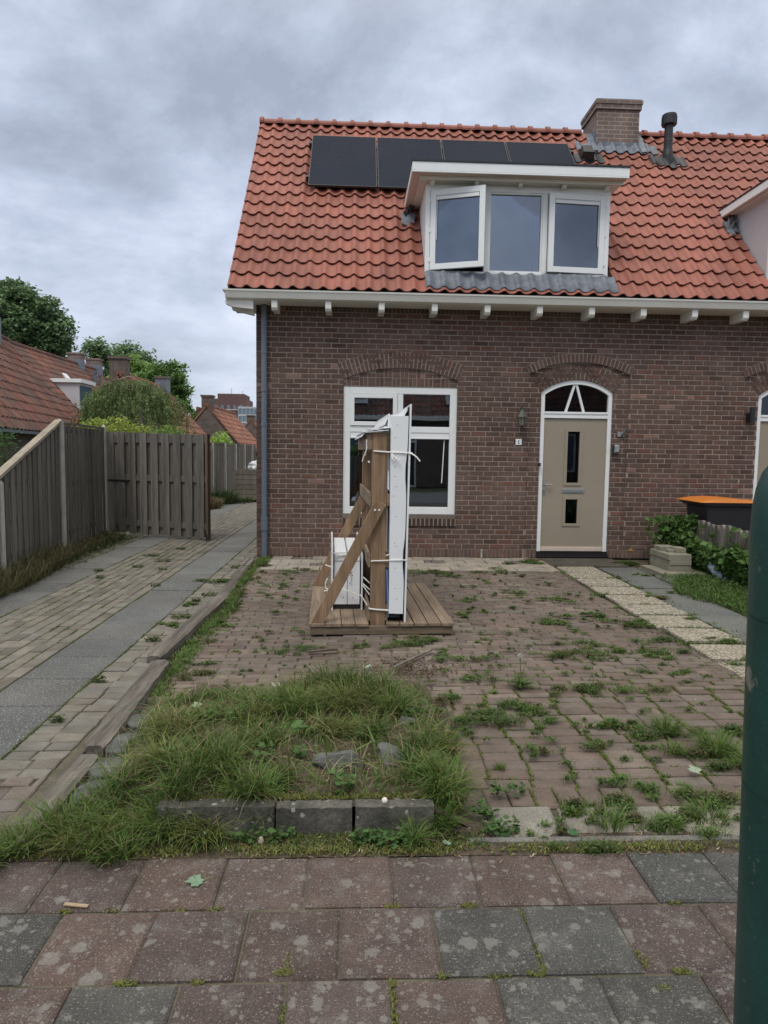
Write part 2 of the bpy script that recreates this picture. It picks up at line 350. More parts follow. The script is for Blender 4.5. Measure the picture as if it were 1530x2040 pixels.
# leaf and blade clouds made with numpy -----------------------------------
class Cloud:
    def __init__(s): s.q = []; s.c = []
    def add(s, quads, cols): s.q.append(quads.reshape(-1, 4, 3)); s.c.append(cols.reshape(-1, 3))
    def build(s, name, m, parent=None, at=None):
        q = np.concatenate(s.q).astype(np.float32); c = np.concatenate(s.c)
        if parent is None:
            lo, hi = q.reshape(-1, 3).min(0), q.reshape(-1, 3).max(0)
            off = Vector(at) if at else Vector(((lo[0]+hi[0])/2, (lo[1]+hi[1])/2, lo[2]))
        else: off = world_off(parent)
        n = len(q); v = (q-np.array(off, dtype=np.float32)).reshape(-1, 3)
        me = bpy.data.meshes.new(name)
        me.vertices.add(n*4); me.vertices.foreach_set('co', v.ravel())
        me.loops.add(n*4); me.loops.foreach_set('vertex_index', np.arange(n*4, dtype=np.int32))
        me.polygons.add(n); me.polygons.foreach_set('loop_start', np.arange(0, n*4, 4, dtype=np.int32))
        me.polygons.foreach_set('loop_total', np.full(n, 4, dtype=np.int32))
        me.materials.append(MT[m]); me.update(calc_edges=True)
        a = me.attributes.new('tint', 'FLOAT_COLOR', 'FACE'); t = np.ones((n, 4), dtype=np.float32); t[:, :3] = c
        a.data.foreach_set('color', t.ravel())
        me.validate()
        o = bpy.data.objects.new(name, me); COL.objects.link(o)
        if parent is not None: o.parent = parent
        else: o.location = off
        return o
def blades(cl, pos, h, lean, w, col, cvar=.25, az=None):
    """pos (n,3); h, lean, w arrays or numbers"""
    n = len(pos); h = np.broadcast_to(h, n)*RNG.uniform(.55, 1.15, n); lean = np.broadcast_to(lean, n)*RNG.uniform(.3, 1.3, n)
    w = np.broadcast_to(w, n)*RNG.uniform(.7, 1.3, n)
    a = RNG.uniform(0, 2*PI, n) if az is None else az
    t = np.array([0, .38, .72, 1.0]); wt = np.array([.8, 1, .65, .08])
    hx = (lean*h)[:, None]*(t**1.8)[None]; hz = h[:, None]*(t-.45*np.minimum(lean, 1.3)[:, None]*t**2.4)
    ctr = np.stack([pos[:, 0:1]+np.cos(a)[:, None]*hx, pos[:, 1:2]+np.sin(a)[:, None]*hx, pos[:, 2:3]+hz], 2)
    b = a+PI/2+RNG.uniform(-.9, .9, n)
    side = np.stack([np.cos(b), np.sin(b), np.zeros(n)], 1)[:, None, :]*(w[:, None]*wt[None])[:, :, None]/2
    Lf, Rt = ctr-side, ctr+side
    q = np.stack([Lf[:, :-1], Rt[:, :-1], Rt[:, 1:], Lf[:, 1:]], 2)
    c = np.array(col)[None]*RNG.uniform(1-cvar, 1+cvar, (n, 1)) if np.ndim(col) == 1 else col*RNG.uniform(1-cvar, 1+cvar, (n, 1))
    dry = RNG.random(n) < .07; c = np.where(dry[:, None], np.array([.17, .145, .075]), c)
    cl.add(q, np.repeat(c, 3, 0))
def leaves(cl, pos, size, col, cvar=.25, up=.3, aspect=.6, droop=0.0):
    n = len(pos); s = np.broadcast_to(size, n)*RNG.uniform(.6, 1.3, n)
    nr = RNG.normal(size=(n, 3)); nr[:, 2] = np.abs(nr[:, 2])+up; nr /= np.linalg.norm(nr, axis=1)[:, None]
    d = RNG.normal(size=(n, 3)); d[:, 2] -= droop; d -= (d*nr).sum(1)[:, None]*nr; d /= np.linalg.norm(d, axis=1)[:, None]
    e = np.cross(nr, d)
    p0 = pos-d*s[:, None]*.5; p2 = pos+d*s[:, None]*.5; m = pos-d*s[:, None]*.06
    k = s[:, None]*aspect*.5
    q = np.stack([p0, m+e*k, p2, m-e*k], 1)
    c = np.array(col)[None]*RNG.uniform(1-cvar, 1+cvar, (n, 1)) if np.ndim(col) == 1 else col*RNG.uniform(1-cvar, 1+cvar, (n, 1))
    cl.add(q, c)
# ============================================================ main houses
YW = 10.28                 # brick face of the front wall
CH, BL = .0743, .222       # course height, brick length with joint
RS = math.atan2(3.804, 3.447); RU = (0, math.cos(RS), math.sin(RS)); RN = (0, -math.sin(RS), math.cos(RS))
EAVE = (9.93, 3.862)       # Y, z of the lower tile edge
def rp(x, s, n=0.0): return (x, EAVE[0]+RU[1]*s+RN[1]*n, EAVE[1]+RU[2]*s+RN[2]*n)
TW, TL, NR = .215, .3225, 16
RLEN = 5.13

def arc(c, x0, x1, zs, za):      # circle through (x0,zs),(x1,zs) with apex za
    half = (x1-x0)/2; r = za-zs; R = (half*half+r*r)/(2*r); return ((x0+x1)/2, za-R, R)
class Opening:
    def __init__(s, x0, x1, z0, zs, za): s.x0, s.x1, s.z0, s.zs, s.za = x0, x1, z0, zs, za; s.c = arc(0, x0, x1, zs, za)
    def span(s, z):
        if z < s.z0 or z > s.za: return None
        if z <= s.zs: return (s.x0, s.x1)
        d = s.c[2]**2-(z-s.c[1])**2
        if d <= 0: return None
        h = math.sqrt(d); return (s.c[0]-h, s.c[0]+h)
def cut(iv, sp):
    out = []
    for a, b in iv:
        if sp is None or sp[1] <= a or sp[0] >= b: out.append((a, b)); continue
        if sp[0] > a: out.append((a, sp[0]))
        if sp[1] < b: out.append((sp[1], b))
    return [(a, b) for a, b in out if b-a > .012]
def brick_tint():
    k = rj(.88, 1.12); r = random.random()
    if r < .07: k *= .74
    h = rj(-.07, .07)
    c = (k*(1+h*.7), k, k*(1-h*.5))
    if random.random() < .06: c = (k*1.25, k*1.02, k*.95)
    return c
from mathutils import noise as NZ
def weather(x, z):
    """brick tone: darker top courses, plus old staining: broad light and dark areas, pale salts near the ground, dirt below the sill"""
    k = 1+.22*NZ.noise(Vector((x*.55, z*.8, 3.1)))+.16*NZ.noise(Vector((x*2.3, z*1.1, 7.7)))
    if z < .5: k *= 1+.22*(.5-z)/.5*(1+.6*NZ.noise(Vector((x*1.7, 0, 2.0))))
    if z > 3.3: k *= .88  # top courses tinted darker
    if z < .47 and (-.2 < x < 1.56): k *= .86+.1*NZ.noise(Vector((x*6, z, 0)))
    return k
def brick(mb, x0, x1, z0, z1, y, mi=1):
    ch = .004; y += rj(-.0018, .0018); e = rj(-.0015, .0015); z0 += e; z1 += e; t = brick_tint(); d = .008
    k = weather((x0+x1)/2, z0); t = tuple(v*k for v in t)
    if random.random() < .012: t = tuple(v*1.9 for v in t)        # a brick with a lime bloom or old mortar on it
    o = [(x0, y+ch, z0), (x1, y+ch, z0), (x1, y+ch, z1), (x0, y+ch, z1)]
    i_ = [(x0+ch, y, z0+ch), (x1-ch, y, z0+ch), (x1-ch, y, z1-ch), (x0+ch, y, z1-ch)]
    b_ = [(p[0], y+d+ch, p[2]) for p in o]
    b = len(mb.v); mb.v.extend(o+i_+b_)
    mb.f.append((b+4, b+5, b+6, b+7)); mb.m.append(mi); mb.c.append(t)
    for k in range(4):
        n = (k+1) % 4
        mb.f.append((b+k, b+n, b+4+n, b+4+k)); mb.m.append(mi); mb.c.append(t)
        mb.f.append((b+8+k, b+8+n, b+n, b+k)); mb.m.append(mi); mb.c.append(t)
def brick_wall(name, parent, X0, X1, openings, recess, ztop=3.72):
    mb = MB(); J = .013
    z = 0.135; k = 0
    # soldier course at the foot and under the eaves
    def cutr(a, b, zz):
        iv = [(a, b)]
        for r in recess: iv = cut(iv, r.span(zz))
        return iv if zz < 1 else []
    def soldiers(z0, z1, ops):
        x = X0
        iv = [(X0, X1)]
        for o in ops: iv = cut(iv, o.span((z0+z1)/2))
        for a, b in iv:
            mb.box(a, b, YW+.036 if recess and z0 < 1 else YW+.007, YW+.107, z0, z1, 0)
            for p_, q_ in cutr(a, b, (z0+z1)/2): mb.box(p_, q_, YW+.007, YW+.0365, z0, z1, 0)
            x = a
            while x < b-.02:
                w = min(.052, b-x-.002); rec = any(r.span((z0+z1)/2) and r.span((z0+z1)/2)[0] < x+w/2 < r.span((z0+z1)/2)[1] for r in recess)
                brick(mb, x+.001, x+w, z0+.006, z1-.004, YW+(.03 if rec else 0)-.002); x += .0605
    soldiers(0.0, .132, openings)
    while z < ztop-.13:
        zm = z+CH/2; iv = [(X0, X1)]
        for o in openings:
            sp = o.span(z+.001) or o.span(zm)
            if sp: iv = cut(iv, sp)
        rsp = [r.span(zm) for r in recess if r.span(zm)]
        pieces = []
        for a, b in iv:
            edges = sorted([a, b]+[e for r in rsp for e in r if a < e < b])
            for p, q in zip(edges, edges[1:]):
                if q-p < .012: continue
                pieces.append((p, q, any(r[0] <= (p+q)/2 <= r[1] for r in rsp)))
        for a, b, rec in pieces:
            yo = .03 if rec else 0
            mb.box(a, b, YW+.006+yo, YW+.106, z, z+CH, 0)
            off = (0, .5, .02, .48)[k % 4]*BL+rj(-.006, .006)
            x = X0-BL+off
            while x < b:
                L_ = BL if random.random() > .05 else BL*rj(.9, 1.04)
                p, q = max(x, a), min(x+L_-J, b)
                if q-p > .02: brick(mb, p, q, z+J/2, z+CH-J/2, YW+yo)
                x += L_
        z += CH; k += 1
    soldiers(z, z+.11, [])
    mb.box(X0, X1, YW+.012, YW+.1, z+.11, ztop+.12, 0)
    return mb
def arch_ring(mb, c, half, R0, R1, n, proud, split=True):
    """bricks fanned round the arch; c=(cx,cz,R)"""
    a1 = math.asin(half/R0)
    for i in range(n):
        t0 = -a1+2*a1*i/n; t1 = -a1+2*a1*(i+1)/n; g = .0075/R0
        cuts = [R0, R1]
        if split: cuts = [R0, R0+(R1-R0)*(.5 if i % 2 else .33), R1] if i % 3 else [R0, R0+(R1-R0)*.66, R1]
        for ra, rb in zip(cuts, cuts[1:]):
            ra += .005; rb -= .005
            P = [(c[0]+r*math.sin(t), c[1]+r*math.cos(t)) for r, t in ((ra, t0+g), (ra, t1-g), (rb, t1-g), (rb, t0+g))]
            mb.prism(P, 'y', YW-proud+rj(-.001, .001), YW+.05, 1, brick_tint())
    P = []
    for i in range(25):
        t = -a1+2*a1*i/24; P.append((c[0]+R0*math.sin(t), c[1]+R0*math.cos(t)))
    for i in range(25):
        t = a1-2*a1*i/24; P.append((c[0]+R1*math.sin(t), c[1]+R1*math.cos(t)))
    for i in range(24):
        q = [P[i], P[i+1], P[48-i], P[49-i]]
        mb.prism(q, 'y', YW+.004-proud, YW+.11, 0)

AX = 5.045                                  # mirror line between the two houses
def mx(x, flip): return 2*AX-x if flip else x
def rng2(a, b, flip): return (a, b) if not flip else (2*AX-b, 2*AX-a)

def tile_field(mb, cols, rows, skip, x0=-1.8, seg=8, row_from=0):
    for j in range(*rows):
        for i in range(*cols):
            xc = x0+(i+.5)*TW
            if skip and skip(xc, (j+.5)*TL): continue
            one_tile(mb, x0+i*TW, j*TL, seg, min((j+1)*TL+.02, RLEN), .036)
def wave(t): return .026*math.cos(2*PI*(t-.22))+.006*math.cos(4*PI*(t-.22))
def one_tile(mb, x, s0, seg, s1, lift, th=.019, mi=0, tint=None):
    tint = tint or (lambda k, h: (k*(1+h), k, k*(1-h)))(rj(.90, 1.09), rj(-.04, .04)); dz = rj(-.0035, .0035); n = seg+1; kw = 1+.22*NZ.noise(Vector((x*.7, s0*.6, 1)))+.10*NZ.noise(Vector((x*2.1, s0*1.9, 5)))
    if random.random() < .03: kw *= .86
    tint = tuple(v*kw for v in tint)
    lo, hi, fr, un = [], [], [], []
    for q in range(n):
        t = q/seg; w = wave(t); X = x+t*TW
        lo.append(rp(X, s0, w+lift+dz)); hi.append(rp(X, s1, w+.004)); un.append(rp(X, s0+.004, w+lift+dz-th))
    mid = [rp(x+q/seg*TW, s0+.012, wave(q/seg)+lift+dz+.001) for q in range(n)]
    b = len(mb.v); mb.v.extend(lo+mid+hi+[tuple(p) for p in lo]+un)
    for q in range(seg):
        for r0 in (0, n): mb.f.append((b+r0+q, b+r0+q+1, b+r0+n+q+1, b+r0+n+q)); mb.m.append(mi); mb.c.append(tint)
        mb.f.append((b+4*n+q, b+4*n+q+1, b+3*n+q+1, b+3*n+q)); mb.m.append(mi); mb.c.append(tuple(.75*v for v in tint))

def window_frame_box(mb, x0, x1, z0, z1, w, y0, y1, wb=None, wt=None, **k):
    wb = wb or w; wt = wt or w
    mb.box(x0, x0+w, y0, y1, z0, z1, **k); mb.box(x1-w, x1, y0, y1, z0, z1, **k)
    mb.box(x0+w, x1-w, y0, y1, z0, z0+wb, **k); mb.box(x0+w, x1-w, y0, y1, z1-wt, z1, **k)

def build_house(flip):
    X0, X1 = (-1.46, AX) if not flip else (AX+.001, 9.2)
    lab = 'nearer brown brick house with open dormer window, solar panels and beige front door' if not flip else \
          'adjoining brick house cut off at the right edge, with the black roof flue'
    H = thing('terraced_house', lab, 'house', ((X0+X1)/2, YW+3, 0))
    win = Opening(*rng2(-.18, 1.54, flip), .55, 2.667, 2.84)
    door = Opening(*rng2(2.81, 3.915, flip), -.1, 2.524, 2.715)
    rec = Opening(*rng2(2.61, 4.155, flip), -.1, 2.79, 2.975)
    # solid part of the window opening starts at the sill course
    mb = brick_wall('wall', H, X0, X1, [win, door], [rec])
    # arches
    arch_ring(mb, win.c, .865, win.c[2], win.c[2]+.235, 30, .004)
    arch_ring(mb, rec.c, .7725, rec.c[2], rec.c[2]+.122, 27, .016, False)
    c = door.c; R0 = c[2]
    for i in range(19):                                 # inner, recessed ring above the door
        a1 = math.asin(.5525/R0); t0 = -a1+2*a1*i/19; t1 = -a1+2*a1*(i+1)/19; g = .008/R0
        def top(t):
            r = R0+.05
            while r < R0+.24:
                x = c[0]+r*math.sin(t); z = c[1]+r*math.cos(t); sp = rec.span(z)
                if sp is None or not (sp[0] < x < sp[1]): break
                r += .006
            return r
        rt = min(top(t0), top(t1))-.004; cuts = [R0, R0+(rt-R0)*(.36 if i % 2 else .64), rt]
        for ra, rb in zip(cuts, cuts[1:]):
            P = [(c[0]+r*math.sin(t), c[1]+r*math.cos(t)) for r, t in ((ra+.003, t0+g), (ra+.003, t1-g), (rb-.003, t1-g), (rb-.003, t0+g))]
            mb.prism(P, 'y', YW+.024, YW+.07, 1, brick_tint())
    P = [(c[0]+R0*math.sin(-a1+2*a1*i/16), c[1]+R0*math.cos(-a1+2*a1*i/16)) for i in range(17)]
    rc = rec.c
    for i in range(16):
        def up(p):
            dx = p[0]-c[0]; zz = rc[1]+math.sqrt(rc[2]**2-(p[0]-rc[0])**2)+.03; return (p[0]+dx*.12, zz)
        mb.prism([P[i], P[i+1], up(P[i+1]), up(P[i])], 'y', YW+.031, YW+.12, 0)
    for xs_ in ((door.x0-.02, door.x0+.05), (door.x1-.05, door.x1+.02)): mb.box(*xs_, YW+.072, YW+.12, 2.48, 2.62, 0)
    # basket-weave infill under the window arch
    zb = 2.56
    for i in range(20):
        xa, xb = win.x0+(win.x1-win.x0)*i/20, win.x0+(win.x1-win.x0)*(i+1)/20
        za, zb2 = [win.c[1]+math.sqrt(win.c[2]**2-(x-win.c[0])**2)+.02 for x in (xa, xb)]
        mb.prism([(xa, zb), (xb, zb), (xb, zb2), (xa, za)], 'y', YW+.038, YW+.12, 0)
    bw = .122; nblk = int((win.x1-win.x0)/bw)
    for r in range(3):
        for i in range(nblk+1):
            xa = win.x0+i*bw+.004; zz = zb+.012+r*.128
            subs = [(xa, xa+.112, zz+q*.063, zz+q*.063+.056) for q in range(2)] if (i+r) % 2 else [(xa+q*.06, xa+q*.06+.052, zz, zz+.118) for q in range(2)]
            for p, q, u, v in subs:
                sp = win.span(v-.006)
                if q > win.x1: q = win.x1-.003
                if q-p < .02: continue
                if sp is None or p < sp[0]-.03 or q > sp[1]+.03:
                    v2 = u+.05; sp = win.span(v2)
                    if sp is None or p < sp[0]-.02 or q > sp[1]+.02: continue
                    v = v2
                brick(mb, p, q, u, v, YW+.033)
    # sill: bricks on edge with pale joints, just under the frame
    x = win.x0
    mb.box(win.x0-.0, win.x1+.0, YW+.004, YW+.1, .474, .55, 2)
    while x < win.x1-.03:
        mb.box(x+.007, min(x+.056, win.x1), YW-.026, YW+.03, .478, .592, 3, rj(.35, .55)); x += .066
    mb.box(win.x0+.001, win.x1-.001, YW-.018, YW+.05, .592, .651, 2, .55)
    mb.box(win.x0, win.x1, YW-.020, YW+.03, .482, .590, 2, 1.1)
    # body of the house
    D = 6.2
    if not flip:
        P = [(YW+.104, 0), (YW+D, 0), (YW+D, 3.66), (YW+.5*D+.03, 7.45), (YW+.104, 3.80)]
        mb.prism(P, 'x', X0+.002, X0+.22, 4)
        # quoin bricks at the free corner, so the edge shows the courses
        z = .14; k = 0
        while z < 3.6:
            mb.box(X0-.001, X0+.1, YW+.006, YW+(.215 if k % 2 else .1), z+.004, z+CH-.005, 1, brick_tint()); z += CH; k += 1
    mb.box(X0+.2, X1, YW+D-.2, YW+D, 0, 3.66, 4)
    mb.build('wall', ['mortar', 'brick', 'mortar', 'brick', 'brick_side'], H, recalc=False)
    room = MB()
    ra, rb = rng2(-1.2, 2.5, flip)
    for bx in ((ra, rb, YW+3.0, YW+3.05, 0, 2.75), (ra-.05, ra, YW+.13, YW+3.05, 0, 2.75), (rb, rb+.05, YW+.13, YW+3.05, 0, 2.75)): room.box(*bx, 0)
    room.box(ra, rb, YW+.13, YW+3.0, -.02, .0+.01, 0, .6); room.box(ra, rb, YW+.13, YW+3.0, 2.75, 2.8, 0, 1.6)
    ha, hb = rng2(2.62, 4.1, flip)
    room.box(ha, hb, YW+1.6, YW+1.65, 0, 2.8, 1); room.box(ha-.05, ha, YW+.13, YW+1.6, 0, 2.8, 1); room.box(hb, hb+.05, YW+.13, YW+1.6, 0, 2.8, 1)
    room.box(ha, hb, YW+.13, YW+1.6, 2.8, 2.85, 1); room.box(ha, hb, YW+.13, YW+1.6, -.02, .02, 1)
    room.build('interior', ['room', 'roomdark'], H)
    # ---------- ground floor window
    y0, y1 = YW+.045, YW+.105
    f = MB(); window_frame_box(f, win.x0+.006, win.x1-.006, .652, 2.558, .105, y0, y1, .11, .10)
    xm0, xm1 = rng2(.635, .722, flip)
    f.box(win.x0+.11, win.x1-.11, y0+.002, y1, 1.885, 1.975)
    f.box(xm0, xm1, y0+.004, y1, 1.975, 2.458)
    W = f.build('window', 'white', H, bevel=.005)
    s = MB(); a, b = rng2(-.075, .635, flip); window_frame_box(s, a+.004, b-.004, 1.98, 2.453, .062, y0-.018, y1-.03)
    s.build('sash', 'white', W, bevel=.005)
    g = MB(); g.box(win.x0+.09, win.x1-.09, y1-.022, y1-.012, .77, 1.9); g.box(win.x0+.09, win.x1-.09, y1-.022, y1-.012, 1.96, 2.47); g.build('pane', 'glass', W)
    v = MB()
    v.box(win.x0+.113, win.x1-.113, y0-.012, y1-.03, 1.79, 1.868); v.box(win.x0+.113, win.x1-.113, y0-.004, y1-.03, 1.868, 1.882, c=.5)
    v.box(win.x0+.12, win.x1-.12, y0-.02, y1-.04, 1.792, 1.812); v.build('ventilation_grille', 'white', W, bevel=.003)
    cx0, cx1 = rng2(1.345, 1.36, flip); cd = MB(); cd.bar((cx0+.01, y0+.02, 1.775), (cx0-.018, y0+.02, 1.13), .012, .012); cd.build('pull_rod', 'white', W)
    # ---------- front door
    fa, fb = rng2(2.816, 3.909, flip)
    f = MB(); yd0, yd1 = YW+.055, YW+.14
    f.box(fa, fa+.058, yd0, yd1, .075, 2.53); f.box(fb-.058, fb, yd0, yd1, .075, 2.53)
    f.box(fa+.058, fb-.058, yd0+.002, yd1, 2.14, 2.235)
    f.box(fa+.058, fb-.058, yd0-.01, yd0+.03, 2.205, 2.232)
    c = door.c; Ro, Ri = c[2]-.004, c[2]-.066; a1 = math.asin(.5465/Ro)
    for i in range(20):
        t0, t1 = -a1+2*a1*i/20, -a1+2*a1*(i+1)/20
        f.prism([(c[0]+r*math.sin(t), c[1]+r*math.cos(t)) for r, t in ((Ri, t0), (Ri, t1), (Ro, t1), (Ro, t0))], 'y', yd0-.004, yd1-.004)
    apex = (c[0]-.02, 2.648)
    for bx in (c[0]-.158, c[0]+.118):                   # glazing bars in the fanlight, like a letter A
        f.bar((bx, yd0+.03, 2.235), (apex[0]+(.014 if bx > c[0] else -.014), yd0+.03, apex[1]), .034, .03, up=(0, 1, 0))
    FR = f.build('door_frame', 'white', H)
    g = MB(); n = 16; Pg = [(c[0]+(Ri-.0+.01)*math.sin(-a1*.93+2*a1*.93*i/n), c[1]+(Ri+.01)*math.cos(-a1*.93+2*a1*.93*i/n)) for i in range(n+1)]
    for i in range(n): g.prism([(Pg[i][0], 2.22), (Pg[i+1][0], 2.22), Pg[i+1], Pg[i]], 'y', yd0+.045, yd0+.052)
    g.build('fanlight', 'glass_door', FR)
    d = MB(); a, b = fa+.062, fb-.062; yl = yd0+.028
    gx0, gx1 = c[0]-.112, c[0]+.078
    if flip: gx0, gx1 = c[0]-.078, c[0]+.112
    u0, u1, l0, l1 = 1.155, 1.94, .525, .905
    d.box(a, gx0, yl, yl+.05, .10, 2.132); d.box(gx1, b, yl, yl+.05, .10, 2.132)
    d.box(gx0, gx1, yl, yl+.05, .10, l0); d.box(gx0, gx1, yl, yl+.05, l1, u0); d.box(gx0, gx1, yl, yl+.05, u1, 2.132)
    for z0, z1 in ((u0, u1), (l0, l1)): window_frame_box(d, gx0-.04, gx1+.04, z0-.04, z1+.04, .042, yl-.012, yl+.03)
    DR = d.build('front_door', 'door', H)
    g = MB()
    for z0, z1 in ((u0, u1), (l0, l1)): g.box(gx0, gx1, yl+.02, yl+.026, z0, z1)
    g.build('door_glass', 'glass_door', DR)
    if not flip:
        k = MB(); k.box(c[0]+.045, c[0]+.10, yl+.3, yl+.33, .6, 1.75, c=.45); k.build('inner_curtain', 'curtain', H)
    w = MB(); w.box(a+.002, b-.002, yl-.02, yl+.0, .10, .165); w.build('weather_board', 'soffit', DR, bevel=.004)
    k = MB(); la, lb = c[0]-.178, c[0]+.176
    k.box(la, lb, yl-.008, yl, .993, 1.066); k.box(la+.02, lb-.02, yl-.016, yl-.008, 1.008, 1.05, c=.8); k.build('letter_slot', 'steel', DR, bevel=.003)
    hx = a+.032 if not flip else b-.032; sg = 1 if not flip else -1
    k = MB(); k.box(hx-.018, hx+.018, yl-.01, yl, .97, 1.22); k.tube([(hx, yl-.01, 1.13), (hx, yl-.055, 1.13), (hx+sg*.11, yl-.058, 1.125)], .010, 8)
    k.lathe([(0, 1.03), (.0, 1.03)], hx, yl, 6) if False else None
    k.box(hx-.011, hx+.011, yl-.018, yl-.01, 1.0, 1.045, c=.6); k.build('door_handle', 'steel', DR, bevel=.002)
    t = MB(); t.box(fa-.012, fb+.012, YW+.005, YW+.14, -.005, .055, 0); t.box(fa-.01, fb+.01, YW+.03, YW+.14, .055, .098, 0, .8)
    t.box(fa-.012, fb+.012, YW-.004, YW+.02, .022, .03, 0, 3)
    t.build('door_sill', 'blackmatt', H)
    # ---------- eaves gutter, brackets
    ga, gb = (-1.86, AX) if not flip else (AX, 9.2)
    m = MB(); P = [(9.825, 3.80), (9.86, 3.715), (9.93, 3.70), (10.27, 3.70), (10.27, 3.78), (9.97, 3.79), (9.97, 3.83)]
    m.prism(P, 'x', ga+.03 if not flip else ga, gb)
    m.prism([(9.818, 3.80), (9.818, 3.826), (9.975, 3.826), (9.975, 3.80)], 'x', ga if not flip else ga, gb, c=.72)
    G_ = m.build('gutter', 'cream', H, bevel=.003)
    m = MB(); m.prism([(9.835, 3.8262), (9.835, 3.829), (9.99, 3.85), (9.99, 3.8262)], 'x', ga+.05, gb); m.build('gutter_lining', 'lead', G_)
    k = 0; x = -1.15
    while x < 9.1:
        if X0 < x < X1:
            b = MB(); P = [(9.895, 3.699), (9.895, 3.60), (9.925, 3.565), (10.275, 3.575), (10.275, 3.699)]
            b.prism(P, 'x', x-.042, x+.042); b.build('gutter_bracket', 'cream', H, bevel=.004)
        x += .7575
    if not flip:
        b = MB()                                              # boxed eave end round the corner
        b.prism([(-1.85, 3.699), (-1.84, 3.645), (-1.74, 3.60), (-1.45, 3.575), (-1.45, 3.699)], 'y', 9.93, 10.02)
        b.prism([(-1.80, 3.699), (-1.78, 3.60), (-1.47, 3.53), (-1.47, 3.699)], 'y', 10.12, 10.22)
        b.box(-1.84, -1.461, 10.022, 10.9, 3.70, 3.76)
        b.build('eave_end_block', 'cream', H, bevel=.006)
        # drain pipe
        p = MB(); px = -1.335; py = YW-.07
        p.tube([(px, py, .56), (px, py, 3.71)], .043, 14); p.tube([(px, py, .0), (px, py, .44)], .043, 14)
        for z in (1.95, 3.0, 2.45): p.tube([(px, py, z), (px, py, z+.045)], .049, 14)
        PP = p.build('drainpipe', 'pipe', H, smooth=False)
        q = MB(); q.tube([(px, py, .40), (px, py, .58)], .053, 14); q.tube([(px, py, .555), (px, py, .60)], .056, 14); q.build('pipe_joint', 'pipe', PP)['label'] = 'lighter sleeve low on the drainpipe'
        for z in (1.2, 2.7): q = MB(); q.box(px-.05, px+.05, py+.0, YW, z, z+.025); q.build('pipe_clip', 'pipe', PP)
    # ---------- dormer
    dx0, dx1 = rng2(1.0, 3.72, flip); rx0, rx1 = rng2(.77, 3.86, flip)
    if flip: dx0 -= .2; dx1 -= .2; rx0 -= .22; rx1 -= .2
    dz0, dz1, dy = 4.175, 5.47, 10.235
    dm = MB(); dm.box(dx0+.004, dx1-.004, dy+.03, 11.40, 5.480, 5.492)
    DO = dm.build('dormer', 'white', H)
    for xa, xi in ((dx0+.004, dx0+.0845), (dx1-.084, dx1-.0945)):
        dm = MB(); dm.prism([(dy+.03, dz0+.01), (11.42, dz1+.009), (dy+.03, dz1+.009)], 'x', xa, xa+.08, 0)
        dm.prism([(dy+.08, dz0+.01), (dy+1.1, dz0+.01), (dy+1.1, dz1), (dy+.08, dz1)], 'x', xi, xi+.01, 1); dm.build('cheek', ['render' if flip else 'white', 'roomdark'], DO)
    DO['label'] = 'flat roofed white dormer'
    r = MB()
    r.box(rx0, rx1, 9.90, 11.55, 5.525, 5.645)
    r.box(rx0, rx1, 9.90, 9.925, 5.505, 5.525)
    r.build('dormer_roof', 'white', DO, bevel=.004)
    r = MB(); r.box(rx0-.008, rx1+.008, 9.888, 11.56, 5.648, 5.672); r.build('roof_trim', 'black', DO)
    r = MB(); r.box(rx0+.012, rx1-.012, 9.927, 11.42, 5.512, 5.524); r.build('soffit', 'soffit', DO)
    r = MB(); r.box(dx0-.11, dx1+.11, 10.06, 10.085, 5.470, 5.510); r.box(dx0-.11, dx1+.11, 10.087, 11.2, 5.494, 5.510, c=.9)
    r.box(dx0-.12, dx1+.12, 10.045, 10.06, 5.492, 5.511)
    r.box(dx0+.01, dx1-.01, dy+.0, dy+.05, 5.461, 5.51, c=.8)
    r.build('cornice', 'cream', DO, bevel=.003)
    for i in range(5):
        xx = dx0+.08+(dx1-dx0-.16)*i/4; b = MB()
        b.prism([(10.10, 5.492), (10.10, 5.455), (10.13, 5.435), (dy+.0, 5.435), (dy+.0, 5.492)], 'x', xx-.028, xx+.028); b.build('cornice_bracket', 'cream', DO, bevel=.002)
    f = MB(); ya, yb = dy, dy+.07
    window_frame_box(f, dx0, dx1, dz0, dz1, .065, ya, yb, .075, .085)
    m1, m2 = rng2(1.865, 1.935, flip), rng2(2.725, 2.80, flip)
    if flip: m1, m2 = (m1[0]-.2, m1[1]-.2), (m2[0]-.2, m2[1]-.2)
    for q in (m1, m2): f.box(q[0], q[1], ya+.001, yb, dz0+.075, dz1-.085)
    cen = (min(m1[1], m2[1]), max(m1[0], m2[0]))
    window_frame_box(f, cen[0]+.001, cen[1]-.001, dz0+.076, dz1-.086, .022, ya+.012, yb-.01)
    FW = f.build('window_frame', 'white', DO, bevel=.004)
    p = MB(); p.box(cen[0]+.02, cen[1]-.02, ya+.045, ya+.051, dz0+.09, dz1-.1); p.build('pane', 'glass_up', DO)
    for side in (0, 1):                                     # casements, built local to their hinge
        if side == 0: hx_, wd, ang = dx0+.068, m1[0]-dx0-.068 if not flip else m2[0]-dx0-.068, math.radians(-20 if not flip else -1)
        else: hx_, wd, ang = dx1-.068, dx1-.068-(m2[1] if not flip else m1[1]), math.radians(4.5 if not flip else 1)
        e = bpy.data.objects.new('casement', None)
        z0, z1 = dz0+.08, dz1-.09; sg = 1 if side == 0 else -1
        def T(x, y, z):
            xx = sg*x; c_, s_ = math.cos(ang), math.sin(ang)
            return (hx_+xx*c_-y*s_, ya-.008+xx*s_+y*c_, z)
        s = MB()
